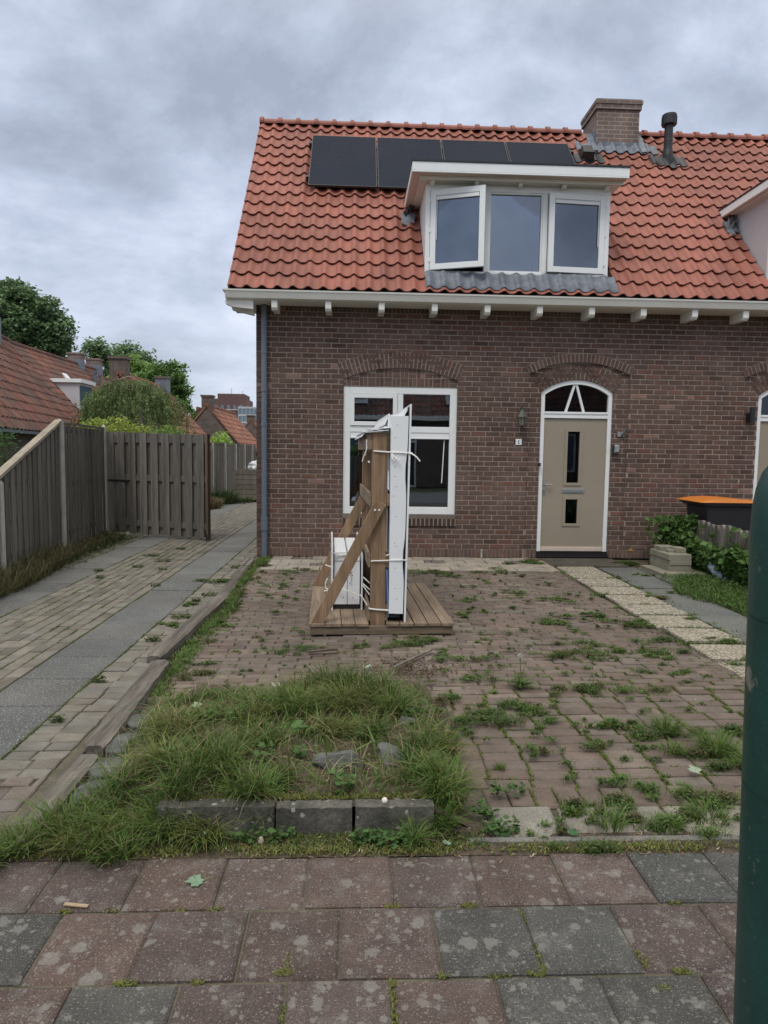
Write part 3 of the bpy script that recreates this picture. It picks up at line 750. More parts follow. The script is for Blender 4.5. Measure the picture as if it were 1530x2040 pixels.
        def tb(mbb, x0, x1, y0_, y1_, z0_, z1_, c=1.0, mi=0):
            mbb.hexa([T(x0, y0_, z0_), T(x1, y0_, z0_), T(x1, y1_, z0_), T(x0, y1_, z0_), T(x0, y0_, z1_), T(x1, y0_, z1_), T(x1, y1_, z1_), T(x0, y1_, z1_)], mi, c)
        bw_ = .082
        tb(s, 0, bw_, 0, .05, z0, z1); tb(s, wd-bw_, wd, 0, .05, z0, z1); tb(s, bw_, wd-bw_, 0, .05, z0, z0+bw_); tb(s, bw_, wd-bw_, 0, .05, z1-bw_, z1)
        CS = s.build('casement', 'white', DO, bevel=.004)
        CS['label'] = ('wide open casement' if side == 0 else 'casement ajar') if not flip else 'closed casement'
        s = MB(); tb(s, bw_-.01, wd-bw_+.01, .024, .030, z0+bw_-.01, z1-bw_+.01); 
        # sub-parts sit one level down: dormer > casement pieces are kept with the dormer
        s.build('casement_pane', 'glass_up', DO)
        s = MB(); tb(s, bw_+.005, wd-bw_-.005, -.006, .02, z1-bw_-.062, z1-bw_-.018); tb(s, bw_+.005, wd-bw_-.005, .002, .02, z1-bw_-.015, z1-bw_-.002, .6)
        s.build('ventilation_grille', 'white', DO, bevel=.002)
        s = MB(); tb(s, bw_+.012 if side == 0 else bw_+.015, bw_+.02 if side == 0 else bw_+.023, -.004, .006, z1-bw_-(.62 if side == 0 else .66), z1-bw_-.06); s.build('pull_rod', 'white', DO)
        for zz in (z0+.14, (z0+z1)/2, z1-.14): s = MB(); tb(s, -.016, .010, -.008, .004, zz-.025, zz+.025, 1); s.build('hinge', 'white', DO)
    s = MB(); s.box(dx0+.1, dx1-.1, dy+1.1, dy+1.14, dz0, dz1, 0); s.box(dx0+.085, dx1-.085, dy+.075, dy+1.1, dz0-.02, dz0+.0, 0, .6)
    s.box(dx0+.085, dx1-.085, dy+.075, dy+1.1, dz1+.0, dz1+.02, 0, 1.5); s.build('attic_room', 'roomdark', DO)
    s = MB()
    if not flip:
        for i in range(9):
            xx = cen[1]-.30+.032*i; s.box(xx, xx+.022, dy+.12+.015*(i % 2), dy+.135+.015*(i % 2), dz0+.02, dz1-.05, c=rj(.75, 1.1))
        s.box(cen[0]+.55, cen[0]+.558, dy+.11, dy+.12, dz0+.02, dz1-.55)
        s.build('curtain', 'curtain', DO)
    # ---------- roof tiles
    def skip(xc, s_):
        y = EAVE[0]+RU[1]*s_
        if dx0+.03 < xc < dx1-.03 and 10.24 < y < 11.50: return True
        if 4.42 < xc < 5.17 and y > 13.08: return True
        return False
    cols = (0, 32) if not flip else (32, 51)
    mb = MB(); tile_field(mb, cols, (0, NR), skip)
    xa, xb = -1.8+cols[0]*TW, -1.8+cols[1]*TW
    R = mb.build('roof', 'tile', H, smooth=True, recalc=False)
    u = MB()
    def slab(x0, x1, s0, s1, t=.09, o=-.012):
        u.hexa([rp(x0, s0, o-t), rp(x1, s0, o-t), rp(x1, s1, o-t), rp(x0, s1, o-t), rp(x0, s0, o), rp(x1, s0, o), rp(x1, s1, o), rp(x0, s1, o)])
    s_a, s_b = (10.235-EAVE[0])/RU[1], (11.5-EAVE[0])/RU[1]
    slab(xa+.03, xb, .03, s_a); slab(xa+.03, xb, s_b, RLEN); slab(xa+.03, dx0+.03, s_a, s_b); slab(dx1-.03, xb, s_a, s_b)
    ry, rz = EAVE[0]+RU[1]*RLEN, EAVE[1]+RU[2]*RLEN
    u.hexa([(xa+.03, ry, rz-.12), (xb, ry, rz-.12), (xb, 2*ry-9.93, 3.74), (xa+.03, 2*ry-9.93, 3.74), (xa+.03, ry, rz), (xb, ry, rz), (xb, 2*ry-9.93, 3.86), (xa+.03, 2*ry-9.93, 3.86)])
    u.build('roof_underlay', 'tile_dark', R)
    # ridge tiles
    rg = MB(); x = xa-.01; k = 0
    while x < xb-.05:
        x2 = min(x+.335, xb)
        if not (4.36 < (x+x2)/2 < 5.23 and True):
            t = rj(.9, 1.08); n = 10
            for (p, q, r_) in ((x, x+.07, .142), (x+.07, x2, .108)):
                b = len(rg.v)
                for X_ in (p, q):
                    for i in range(n+1):
                        a = PI*(i/n)*1.16-.08*PI; rg.v.append((X_, ry-math.cos(a)*r_, rz-.015+math.sin(a)*r_*.82))
                for i in range(n): rg.f.append((b+i, b+i+1, b+n+2+i, b+n+1+i)); rg.m.append(0); rg.c.append(t)
                rg.f.append(tuple(b+i for i in range(n+1))); rg.m.append(0); rg.c.append(t)
                rg.f.append(tuple(b+n+1+i for i in reversed(range(n+1)))); rg.m.append(0); rg.c.append(t)
        x = x2; k += 1
    rg.build('ridge_tiles', 'tile', R, smooth=False)
    if not flip:                                             # verge tiles turned down at the free edge
        v = MB()
        for j in range(NR):
            s0, s1 = j*TL, min((j+1)*TL+.015, RLEN)
            p = [rp(-1.805, s0, .045-.11), rp(-1.783, s0, .045-.11), rp(-1.783, s1, .012-.11), rp(-1.805, s1, .012-.11),
                 rp(-1.805, s0, .058), rp(-1.783, s0, .058), rp(-1.783, s1, .028), rp(-1.805, s1, .028)]
            v.hexa(p, 0, rj(.88, 1.05))
        v.build('verge_tiles', 'tile', R)
    # lead apron below the dormer, lead at cheek tops
    L_ = MB(); i0 = round((dx0-.04+1.8)/TW); i1 = round((dx1+.07+1.8)/TW)
    for i in range(i0, i1):
        x = -1.8+i*TW; seg = 8; n = seg+1; b = len(L_.v); s0 = .055+rj(-.008, .008)
        for s_, o in ((s0, .047), (s0+.004, .053), (.33, .055), (.40, .075)):
            for q in range(n): L_.v.append(rp(x+q/seg*TW, s_, wave(q/seg)*(1 if s_ < .3 else .8)+o+rj(-.0015, .0015)))
        for r_ in range(3):
            for q in range(seg): L_.f.append((b+r_*n+q, b+r_*n+q+1, b+(r_+1)*n+q+1, b+(r_+1)*n+q)); L_.m.append(0); L_.c.append(1)
    L_.build('lead_apron', 'lead', DO, smooth=True, recalc=False)
    for xx, sgn in ((rx0+.02, 1), (rx1-.02, -1)):
        q = MB(); o = rp(xx-.09 if sgn > 0 else xx-.05, 1.73, .055)
        for a_, b_ in ((0, .14), (.08, .17)):
            q.hexa([rp(xx-.09+a_, 1.70+a_, .05), rp(xx-.09+a_+.12, 1.66+a_, .03), rp(xx-.05+a_+.11, 1.98, .05), rp(xx-.09+a_, 2.0, .07),
                    rp(xx-.09+a_, 1.70+a_, .065), rp(xx-.09+a_+.12, 1.66+a_, .05), rp(xx-.05+a_+.11, 1.98, .068), rp(xx-.09+a_, 2.0, .09)])
        q.build('lead_flap', 'lead', DO)
        q = MB()
        for i in range(5): q.bar(rp(xx-.02+rj(-.05, .1), 1.86+rj(-.05, .1), .06), rp(xx+rj(-.04, .14), 1.95+rj(0, .15), .13+rj(0, .04)), .04, .02)
        q.build('gutter_outlet', 'black', DO)
    return H

H1 = build_house(False)
H2 = build_house(True)

# chimney on the ridge
m = MB(); cx0, cx1, cy0, cy1 = 4.40, 5.195, 12.97, 13.75
m.box(cx0, cx1, cy0, cy1, 6.9, 7.93, 0)
z = 7.26; k = 0; 
for z0, z1, o in ((7.93, 8.02, .03), (8.022, 8.085, .045)):
    m.box(cx0-o, cx1+o, cy0-o, cy1+o, z0, z1, 0, 1)
CHM = m.build('chimney', 'brick_chimney', H1, bevel=.004)
m = MB(); m.box(cx0-.03, cx1+.03, cy0-.03, cy1+.03, 8.086, 8.11); m.build('chimney_cap', 'conc', CHM)
m = MB()
m.box(cx0-.008, cx1+.008, cy0-.008, cy0+.02, 7.18, 7.36); m.box(cx0-.009, cx0+.02, cy0+.02, cy1, 7.25, 7.62); m.box(cx1-.02, cx1+.009, cy0+.02, cy1, 7.25, 7.62)
i0 = int((cx0-.2+1.8)/TW); i1 = int((cx1+.22+1.8)/TW)+1
for i in range(i0, i1):
    x = -1.8+i*TW; seg = 8; n = 9; b = len(m.v)
    for s_, o in ((4.34, .05), (4.35, .058), (4.62, .07)):
        for q in range(n): m.v.append(rp(x+q/seg*TW, s_+rj(-.004, .004), wave(q/seg)+o))
    for r_ in range(2):
        for q in range(seg): m.f.append((b+r_*n+q, b+r_*n+q+1, b+(r_+1)*n+q+1, b+(r_+1)*n+q)); m.m.append(0); m.c.append(1)
for xx in (cx0-.13, cx1+.01):
    m.hexa([rp(xx, 4.35, .03), rp(xx+.12, 4.35, .03), rp(xx+.12, 5.0, .03), rp(xx, 5.0, .03), rp(xx, 4.35, .06), rp(xx+.12, 4.35, .075), rp(xx+.12, 5.0, .08), rp(xx, 5.0, .06)])
m.build('lead_flashing', 'lead', CHM)

def vent_pipe(x, s, top, r, cowl, parent, name):
    p0 = rp(x, s, 0); y = p0[1]; z = p0[2]
    m = MB(); m.lathe([(r*1.25, z-.1), (r*1.25, z+.12), (r*1.05, z+.22), (r, z+.28), (r, z+.36), (r*1.03, z+.37), (r*1.03, z+.39), (r, z+.40), (r, top-.17)], x, y, 20)
    o = m.build(name, 'black', parent, smooth=False)
    m = MB(); m.lathe([(cowl, top-.18), (cowl*1.02, top-.17), (cowl*1.02, top-.02), (cowl, top), (0, top+.012)], x, y, 20)
    for i in range(16):
        a = 2*PI*i/16; m.box(x+math.cos(a)*cowl*1.03-.004, x+math.cos(a)*cowl*1.03+.004, y+math.sin(a)*cowl*1.03-.004, y+math.sin(a)*cowl*1.03+.004, top-.17, top-.03)
    m.build('cowl', 'black', o)
    m = MB()
    for i in range(3):
        x_ = -1.8+(int((x+1.8)/TW)-1+i)*TW; seg = 8; n = 9; b = len(m.v)
        s0 = s-.22+(.04 if i != 1 else -.03)
        for s_, o_ in ((s0, .04), (s0+.004, .052), (s+.16, .05)):
            for q in range(n): m.v.append(rp(x_+q/seg*TW, s_, wave(q/seg)+o_))
        for r_ in range(2):
            for q in range(seg): m.f.append((b+r_*n+q, b+r_*n+q+1, b+(r_+1)*n+q+1, b+(r_+1)*n+q)); m.m.append(0); m.c.append(1)
    m.build('flashing_tile', 'black', o, recalc=False)
    return o
vent_pipe(5.63, 4.10, 7.73, .075, .125, H2, 'flue_pipe')
m = MB()                                                      # low cowl left of the chimney
i = int((4.13+1.8)/TW)
for ii in (i-1, i, i+1):
    x_ = -1.8+ii*TW; b = len(m.v); seg = 8; n = 9
    for s_, o_ in ((3.95, .04), (3.955, .052), (4.28, .05)):
        for q in range(n): m.v.append(rp(x_+q/seg*TW, s_, wave(q/seg)+o_))
    for r_ in range(2):
        for q in range(seg): m.f.append((b+r_*n+q, b+r_*n+q+1, b+(r_+1)*n+q+1, b+(r_+1)*n+q)); m.m.append(0); m.c.append(1)
m.hexa([rp(4.0, 4.0, .04), rp(4.24, 4.0, .04), rp(4.24, 4.26, .04), rp(4.0, 4.26, .04), rp(4.02, 4.02, .19), rp(4.22, 4.02, .19), rp(4.2, 4.24, .20), rp(4.04, 4.24, .20)])
m.build('roof_vent', 'black', H1, recalc=False)
m = MB(); m.lathe([(.05, 7.5), (.05, 8.0), (.065, 8.01), (.065, 8.06), (.0, 8.07)], 5.33, 13.62, 14); m.build('roof_vent', 'black', H1)

# ---------- solar panels
P0, P1 = (11.735-EAVE[0])/RU[1], (12.907-EAVE[0])/RU[1]
edges = [-.812, .338, 1.50, 2.668, 3.83]
words = ['leftmost solar panel, fully clear of the dormer roof', 'second solar panel from the left, its corner behind the dormer roof',
         'third solar panel from the left, above the middle of the dormer', 'rightmost solar panel, nearest the chimney and black roof vent']
def slope_box(mb, x0, x1, s0, s1, n0, n1, mi=0, c=1.0):
    mb.hexa([rp(x0, s0, n0), rp(x1, s0, n0), rp(x1, s1, n0), rp(x0, s1, n0), rp(x0, s0, n1), rp(x1, s0, n1), rp(x1, s1, n1), rp(x0, s1, n1)], mi, c)
for i in range(4):
    a, b = edges[i]+.009, edges[i+1]-.009
    T_ = thing('solar_panel', words[i], 'solar panel', rp((a+b)/2, P0, .11), 0, 'solar panels in a row on the orange roof')
    m = MB(); slope_box(m, a, a+.012, P0, P1, .09, .125); slope_box(m, b-.012, b, P0, P1, .09, .125)
    slope_box(m, a+.012, b-.012, P0, P0+.012, .09, .125); slope_box(m, a+.012, b-.012, P1-.012, P1, .09, .125); m.build('panel_frame', 'black', T_)
    m = MB(); slope_box(m, a+.013, b-.013, P0+.013, P1-.013, .095, .1225)
    nl = 24
    for k in range(1, nl):
        s_ = P0+(P1-P0)*k/nl; slope_box(m, a+.02, b-.02, s_-.002, s_+.002, .1225, .1232, 1)
    m.build('cell_surface', ['solar', 'solar_line'], T_)
    m = MB()
    for s_ in (P0+.28, P1-.28):
        slope_box(m, a-.05 if i == 0 else a, b+(.05 if i == 3 else 0), s_-.02, s_+.02, .045, .088)
        if i == 0: slope_box(m, a-.05, a-.0, s_-.03, s_+.03, .045, .13)
        if i == 3: slope_box(m, b+.0, b+.06, s_-.03, s_+.03, .045, .13)
    m.build('mounting_rail', 'black', T_)

# ---------- small fixtures on the wall
def lantern(x, z, label):
    T_ = thing('wall_lantern', label, 'lamp', (x, YW, z-.16))
    y = YW-.11
    m = MB(); m.tube([(x, YW, z+.12), (x, YW-.02, z+.12)], .035, 12); m.tube([(x, YW-.01, z+.12), (x, YW-.06, z+.16), (x, y, z+.15), (x, y, z+.10)], .009, 8)
    m.lathe([(.012, z+.12), (.02, z+.105), (.035, z+.085), (.055, z+.05), (.082, z+.012), (.086, z+.0), (.07, z-.004)], x, y, 6); m.build('lamp_cap', 'lamp_metal', T_)
    m = MB(); m.lathe([(.062, z-.003), (.044, z-.115), (.03, z-.12)], x, y, 6); m.build('lamp_glass', 'lamp_glass', T_)
    m = MB()
    for i in range(6):
        a = 2*PI*i/6; m.bar((x+.064*math.cos(a), y+.064*math.sin(a), z-.003), (x+.046*math.cos(a), y+.046*math.sin(a), z-.116), .008, .008)
    m.lathe([(.05, z-.113), (.05, z-.123), (.025, z-.135), (.012, z-.15), (.016, z-.158), (.0, z-.168)], x, y, 6); m.build('lamp_cage', 'lamp_metal', T_)
lantern(2.492, 2.13, 'old bronze hexagonal wall lantern above the house number')
T_ = thing('house_number_sign', 'small white enamel house number plate reading 1 below the wall lantern', 'number sign', (2.476, YW, 1.72))
m = MB(); m.box(2.43, 2.522, YW-.012, YW, 1.722, 1.812); m.build('plate', 'plastic', T_, bevel=.004)
m = MB(); m.box(2.4715, 2.4815, YW-.0155, YW-.0125, 1.742, 1.792); m.box(2.466, 2.487, YW-.0155, YW-.0125, 1.740, 1.746); m.box(2.464, 2.472, YW-.0155, YW-.0125, 1.782, 1.788)
m.build('numeral', 'black', T_)
m = MB(); m.box(2.415, 2.43, YW-.008, YW, 1.74, 1.80); m.build('side_clip', 'black', T_)
T_ = thing('key_box', 'grey key lockbox fixed to the right door frame', 'key box', (3.955, YW, 1.60))
m = MB(); m.box(3.925, 4.005, YW-.02, YW+.03, 1.605, 1.735); m.build('box_back', 'black', T_, bevel=.01)
m = MB(); m.box(3.938, 4.012, YW-.055, YW-.02, 1.615, 1.745); m.build('cover', 'steel', T_, bevel=.014)
m = MB()
for i in range(4): m.box(3.950+i*.014, 3.960+i*.014, YW-.058, YW-.055, 1.628, 1.642)
m.build('dial', 'black', T_)
m = MB(); m.box(3.998, 4.10, YW+.012, YW+.03, 1.87, 1.945, 0); m.tube([(4.06, YW+.012, 1.88), (4.07, YW-.03, 1.91), (4.095, YW-.06, 1.995)], .018, 10, 0, .6)
tag(m.build('wall_spout', 'steel'), 'small metal spout with square base on the brick right of the door', 'wall fixture')
m = MB(); m.box(2.795, 2.822, YW-.02, YW+.03, 1.405, 1.455); m.box(2.80, 2.817, YW-.024, YW-.02, 1.42, 1.44, 0, 3)
tag(m.build('door_bell', 'blackmatt'), 'tiny black door bell beside the left door frame', 'bell')
T_ = thing('modern_wall_lamp', 'black cylindrical up-down wall lamp beside the neighbouring door', 'lamp', (6.02, YW, 2.1))
m = MB(); m.lathe([(.042, 2.10), (.042, 2.34)], 6.035, YW-.07, 16); m.build('lamp_cylinder', 'black', T_)
m = MB(); m.box(5.99, 6.04, YW-.04, YW+.03, 2.13, 2.25); m.build('lamp_bracket', 'black', T_)
m = MB(); m.tube([(1.95, YW-.03, .0), (1.95, YW-.03, .11)], .014, 8); m.tube([(1.95, YW-.03, .11), (1.95, YW-.03, .125)], .02, 8)
tag(m.build('standpipe', 'conc_post'), 'short pale pipe stub at the wall foot between window and door', 'pipe')
# ============================================================ ground
m = MB(); m.face([(-400, -60, -.035), (400, -60, -.035), (400, 600, -.035), (-400, 600, -.035)])
structure(m.build('ground', 'ground', at=(0, 0, -.035)))

def paver(mb, x0, x1, y0, y1, z, c, ch=.006, jit=.002, th=.03, mi=0, tilt=.0015, zj=.002):
    zc = z+rj(-zj, zj)
    P = [(x0+rj(-jit, jit), y0+rj(-jit, jit)), (x1+rj(-jit, jit), y0+rj(-jit, jit)), (x1+rj(-jit, jit), y1+rj(-jit, jit)), (x0+rj(-jit, jit), y1+rj(-jit, jit))]
    zz = [zc+rj(-tilt, tilt) for _ in range(4)]
    s = ((1, 1), (-1, 1), (-1, -1), (1, -1)); b = len(mb.v)
    mb.v.extend([(p[0]+ch*q[0], p[1]+ch*q[1], h) for p, q, h in zip(P, s, zz)])
    mb.v.extend([(p[0], p[1], h-ch*.8) for p, h in zip(P, zz)])
    mb.v.extend([(p[0], p[1], h-th) for p, h in zip(P, zz)])
    mb.f.append((b, b+1, b+2, b+3)); mb.m.append(mi); mb.c.append(c)
    for r in (0, 4):
        for k in range(4):
            n = (k+1) % 4; mb.f.append((b+r+k, b+r+4+k, b+r+4+n, b+r+n)); mb.m.append(mi); mb.c.append(c)
def tn(c, v=.12, h=.03):
    k = rj(1-v, 1+v); q = rj(-h, h); return (c[0]*k*(1+q), c[1]*k, c[2]*k*(1-q))

# --- pavement of 30 x 30 tiles in the foreground
RED, RED2, GREY = (.094, .068, .059), (.087, .062, .053), (.070, .069, .062)
m = MB(); P_ = .3135
def tile_row(y0, y1, phase, greys):
    k0 = -22
    for k in range(k0, 24):
        x = phase+k*P_
        col = GREY if k in greys else (RED if random.random() < .6 else RED2)
        if (k < -4 or k > 6) and random.random() < .18: col = GREY
        paver(m, x+.003, x+P_-.003, y0+.003, y1-.003, 0, tn(col, .14, .04), ch=.009, jit=.0025, zj=.003, tilt=.003)
tile_row(2.247, 2.548, -.16, {4, 5, 6})            # k=4 starts at 1.094
tile_row(1.925, 2.241, -.031, {-4, 1, 2})          # greys from .28 to .91
tile_row(1.612, 1.919, .127-P_*1, {-2, 2, 3})
y = 1.606
for r in range(9): tile_row(y-.312, y, rj(0, .3), {random.randint(-5, 6) for _ in range(4)}); y -= .3135
structure(m.build('pavement', 'pave_tile', at=(0, 2.5, 0), recalc=False))
def sheet(name, x0, x1, y0, y1, z, mt, nx=1, ny=1):
    m = MB()
    m.face([(x0, y0, z), (x1, y0, z), (x1, y1, z), (x0, y1, z)])
    return structure(m.build(name, mt, recalc=False))
sheet('pavement_bed', -7, 7, -1.3, 2.556, -.011, 'joint')
# sunken road behind the viewer, seen only in the window panes
m = MB(); m.box(-30, 30, -7.5, -1.5, -.2, -.024); m.c = [.13]*len(m.c); structure(m.build('road', 'slab'))

# --- driveway: two bands of concrete slabs with bricks between
SLG, SLG2, BRC, BRC2 = (.108, .109, .103), (.135, .135, .126), (.168, .154, .128), (.140, .125, .102)
m = MB()
def frange(a, b, s):
    while a < b: yield a; a += s
for bx, ph in ((-2.275, 3.14), (-3.785, 3.02)):
    for y in frange(ph-.5, 31, .505):
        if y < 3.1: continue
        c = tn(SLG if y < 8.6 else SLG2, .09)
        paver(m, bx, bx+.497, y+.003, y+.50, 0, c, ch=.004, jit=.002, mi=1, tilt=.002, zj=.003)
        if random.random() < .0: pass
for r in range(9):
    x = -3.275+r*.1095; y = 2.62+rj(0, .2)
    while y < 31:
        L_ = .213
        c = tn(BRC if random.random() < .75 else BRC2, .14, .03)
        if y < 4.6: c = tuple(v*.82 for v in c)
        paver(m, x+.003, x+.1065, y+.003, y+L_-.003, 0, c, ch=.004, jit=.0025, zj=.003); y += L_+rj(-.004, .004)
for y in frange(3.2, 31, .108):                     # across, between the slabs and the sleepers
    n = 2; x0, x1 = -1.775, -1.46 if y < 10 else -1.47
    if y < 3.4 and random.random() < .4: continue
    off = rj(-.02, .02); xs = [x0+.003, x0+.155+off, x1-.003]
    for a, b in zip(xs, xs[1:]): paver(m, a+.002, b-.003, y+.003, y+.104, -.001, tn(BRC, .16, .04), ch=.005, jit=.004, zj=.004, tilt=.004)
for y in frange(2.70, 3.2, .108):                   # rough pavers where the drive meets the pavement
    x = -3.2
    while x < -1.47:
        w_ = .155+rj(-.02, .02)
        if random.random() < .8: paver(m, x+.004, min(x+w_, -1.46)-.004, y+.004, y+.102, -.004, tn((.15, .125, .105), .22, .05), ch=.007, jit=.006, zj=.006, tilt=.005)
        x += w_
for y in frange(3.6, 31, .215):
    paver(m, -3.90, -3.79, y+.004, y+.211, -.003, tn(BRC2, .2), ch=.005, jit=.005, zj=.004)
for x in frange(-1.44, -.9, .3): pass
structure(m.build('driveway', ['pave_brick', 'slab'], at=(-2.6, 10, 0), recalc=False))
sheet('driveway_bed', -4.0, -1.40, 2.55, 32, -.0105, 'joint')

# --- front yard of red-brown bricks
BK, BK2, BK3 = (.142, .110, .090), (.126, .096, .078), (.158, .129, .106)
bedpoly = [(-1.34, 2.5), (-1.34, 4.20), (-1.0, 4.22), (-.7, 4.24), (-.47, 4.40), (-.2, 4.62), (0, 4.72), (.3, 4.62), (.5, 4.35), (.56, 3.8), (.50, 3.2), (.47, 2.5)]
def inside(poly, x, y):
    r = False; n = len(poly)
    for i in range(n):
        x1, y1 = poly[i]; x2, y2 = poly[i-1]
        if (y1 > y) != (y2 > y) and x < (x2-x1)*(y-y1)/(y2-y1)+x1: r = not r
    return r
def yard_z(x, y): return .012*math.sin(x*1.7+.5)*math.sin(y*1.1)+.006*math.sin(x*4.1+y*2.3)
m = MB(); joints = []
y = 3.105; row = 0
while y < 9.1:
    hgt = .0815 if y > 4.3 else .102
    x = -1.30+((.0 if row % 2 else -.108)+rj(-.015, .015) if y > 4.35 else .03*math.sin(row*.5)+rj(-.008, .008))
    while x < 2.86:
        L_ = .218+rj(-.004, .004); xl = 2.80 if y > 5 else 3.6
        wob = .006*math.sin(x*3.1+row*.15)
        if not inside(bedpoly, x+.1, y+.045) and x+L_ > -1.33 and x < xl:
            c = tn(random.choice((BK, BK, BK2, BK3)), .11, .035)
            z = yard_z(x, y)-.012
            if not (.05 < x < .62 and 4.75 < y < 5.0 and random.random() < .35):
                c = tuple(v*(1+.25*NZ.noise(Vector((x*.8, y*.8, 4)))) for v in c)
            paver(m, max(x, -1.33)+.0045, min(x+L_, xl)-.0045, y+.004+wob, y+hgt-.004+wob, z, c, ch=.008, jit=.004, zj=.0035, tilt=.003)
            joints.append((x, y+wob, z, x+L_, y+hgt))
        x += L_
    y += hgt; row += 1
y = 2.925; x = .62
while x < 3.4:                                     # soldier row and the concrete slabs in front of it
    paver(m, x+.004, x+.106, y+.004, y+.176, -.008, tn(random.choice((BK, BK2)), .12), ch=.009, jit=.006, zj=.005, tilt=.004)
    joints.append((x, y, -.01, x+.11, y+.18)); x += .112
structure(m.build('front_yard_paving', 'pave_brick', at=(.8, 6, 0), recalc=False))
m = MB(); nx, ny = 60, 90
for i in range(nx+1):
    for j in range(ny+1):
        X_ = -1.36+i*(5.0)/nx; Y_ = 2.6+j*6.6/ny; m.v.append((X_, Y_, min(yard_z(X_, Y_), .02)-.024))
for i in range(nx):
    for j in range(ny): a = i*(ny+1)+j; m.f.append((a, a+ny+1, a+ny+2, a+1)); m.m.append(0); m.c.append(1)
structure(m.build('yard_bed', 'joint', recalc=False, smooth=True))
m = MB()
for x, w in ((.60, .30), (.915, .50), (1.42, .49), (1.92, .5), (2.42, .5)):
    paver(m, x, x+w-.012, 2.665+rj(0, .01), 2.915, -.004, tn((.215, .20, .165), .1), ch=.014, jit=.01, tilt=.004)
for x in frange(.48, 4, 1.0): paver(m, x, x+.99, 2.622, 2.655, .008, (.15, .148, .135), ch=.004, jit=.001)
structure(m.build('concrete_edging', 'foot', recalc=False))
# strip of worn slabs along the foot of the house
m = MB()
for x in frange(-1.36, 2.8, .30):
    for r, y in enumerate(frange(9.13, 10.25, .30)):
        c = tn((.30, .265, .215), .10); xx = x+(.15 if r % 2 else 0)
        if random.random() < .12:
            for q in range(3):
                for p in range(2): paver(m, xx+q*.1+.004, xx+q*.1+.095, y+p*.15+.004, y+p*.15+.142, -.006, tn((.15, .13, .11), .15), jit=.004)
        else: paver(m, xx+.003, min(xx+.295, 2.84), y+.003, y+.295, -.004, c, ch=.004, jit=.003, zj=.004)
structure(m.build('house_foot_strip', 'foot', recalc=False))
# path of pebble slabs and grey flagstones to the door
m = MB(); y = 9.46; k = 0
while y > 3.6:
    dx = -.035*max(0, 9.4-y)*.9 if y > 4.5 else -.16
    c = tn((.21, .185, .14), .10)
    paver(m, 2.86+dx*.35+rj(-.02, .02), 3.40+dx*.55, y-.415, y, .010, c, ch=.010, jit=.010, zj=.005, tilt=.005)
    y -= .492; k += 1
paver(m, 2.83, 3.95, 9.50, 10.2, .010, (.27, .25, .22), ch=.006, th=.06, mi=1)
structure(m.build('garden_path', ['gravel_slab', 'conc'], recalc=False))
m = MB(); y = 9.4
while y > 4.0:
    h_ = rj(.55, .8); dx = -.03*(9.4-y)
    for a, b in ((3.46, 3.98), (4.0, 4.5)):
        if b > 4.2 and y < 8.2: continue
        paver(m, a+dx, b+dx, y-h_+.015, y, -.002+.004*(a > 3.9), tn((.115, .118, .108) if a < 3.9 else (.135, .132, .105), .12), ch=.007, jit=.015, zj=.006, tilt=.006)
    y -= h_
structure(m.build('flagstone_path', 'slab', recalc=False))
sheet('garden_soil', 2.85, 12, 2.66, 10.27, -.022, 'soil')

# --- planting bed mound and its kerb stones
m = MB(); nx, ny = 70, 80
def bed_z(x, y):
    f = min(1, max(0, (x+1.26)/.25))*min(1, max(0, (.54-x)/.16))*min(1, max(0, (4.72-y)/.9))
    n = .012*math.sin(x*9+y*5)+.010*math.sin(x*5-y*11+1)+.006*math.sin(x*23+y*19)
    f *= min(1, max(0, (y-2.76)/.22)) if x < -.78 else 1
    z = -.03+.125*f+n*f*1.4
    return min(z, .094) if y < 2.86 else z
for i in range(nx+1):
    for j in range(ny+1):
        X_ = -1.32+i*1.92/nx; Y_ = 2.745+j*2.04/ny; m.v.append((X_, Y_, bed_z(X_, Y_)))
for i in range(nx):
    for j in range(ny): a = i*(ny+1)+j; m.f.append((a, a+ny+1, a+ny+2, a+1)); m.m.append(0); m.c.append(1)
structure(m.build('planting_bed', 'soil', recalc=False, smooth=True))
m = MB()
for i in range(40):
    for j in range(12):
        pass
m.face([(-3.5, 2.545, -.003), (.6, 2.545, -.003), (.6, 2.80, -.003), (-3.5, 2.80, -.003)]); m.face([(.6, 2.545, -.006), (6, 2.545, -.006), (6, 2.70, -.006), (.6, 2.70, -.006)])
structure(m.build('soil_strip', 'soil', recalc=False))
for i, (a, b, yy, zt, lb) in enumerate(((-.80, -.318, 2.725, .105, 'kerb stone at the bed front, half buried in grass, leftmost of three'),
                              (-.308, .004, 2.70, .113, 'kerb stone in the middle of the bed front with mossy chipped top'),
                              (.018, .345, 2.705, .112, 'kerb stone at the right end of the bed front beside the leafy weeds'))):
    m = MB(); n = 12
    top = [(zt+rj(-.006, .003)) for _ in range(n+1)]
    for k in range(n):
        xa, xb = a+(b-a)*k/n, a+(b-a)*(k+1)/n
        m.hexa([(xa, yy, -.02), (xb, yy, -.02), (xb, yy+.07, -.02), (xa, yy+.07, -.02), (xa, yy+.004, top[k]), (xb, yy+.004, top[k+1]), (xb, yy+.07, top[k]), (xa, yy+.07, top[k])])
    o = m.build('kerb_stone', mat('kerb_concrete%d' % i, (.115, .108, .092), .95, .4, 9, bump=.8, bscale=60, fine=.3, bdist=.006, two=((.05, .05, .042), 5, .40, .62, .85), spots=[((.40, .38, .34), 30, .4, .8)]))
    tag(o, lb, 'kerb stone', 'kerb stones edging the planting bed')
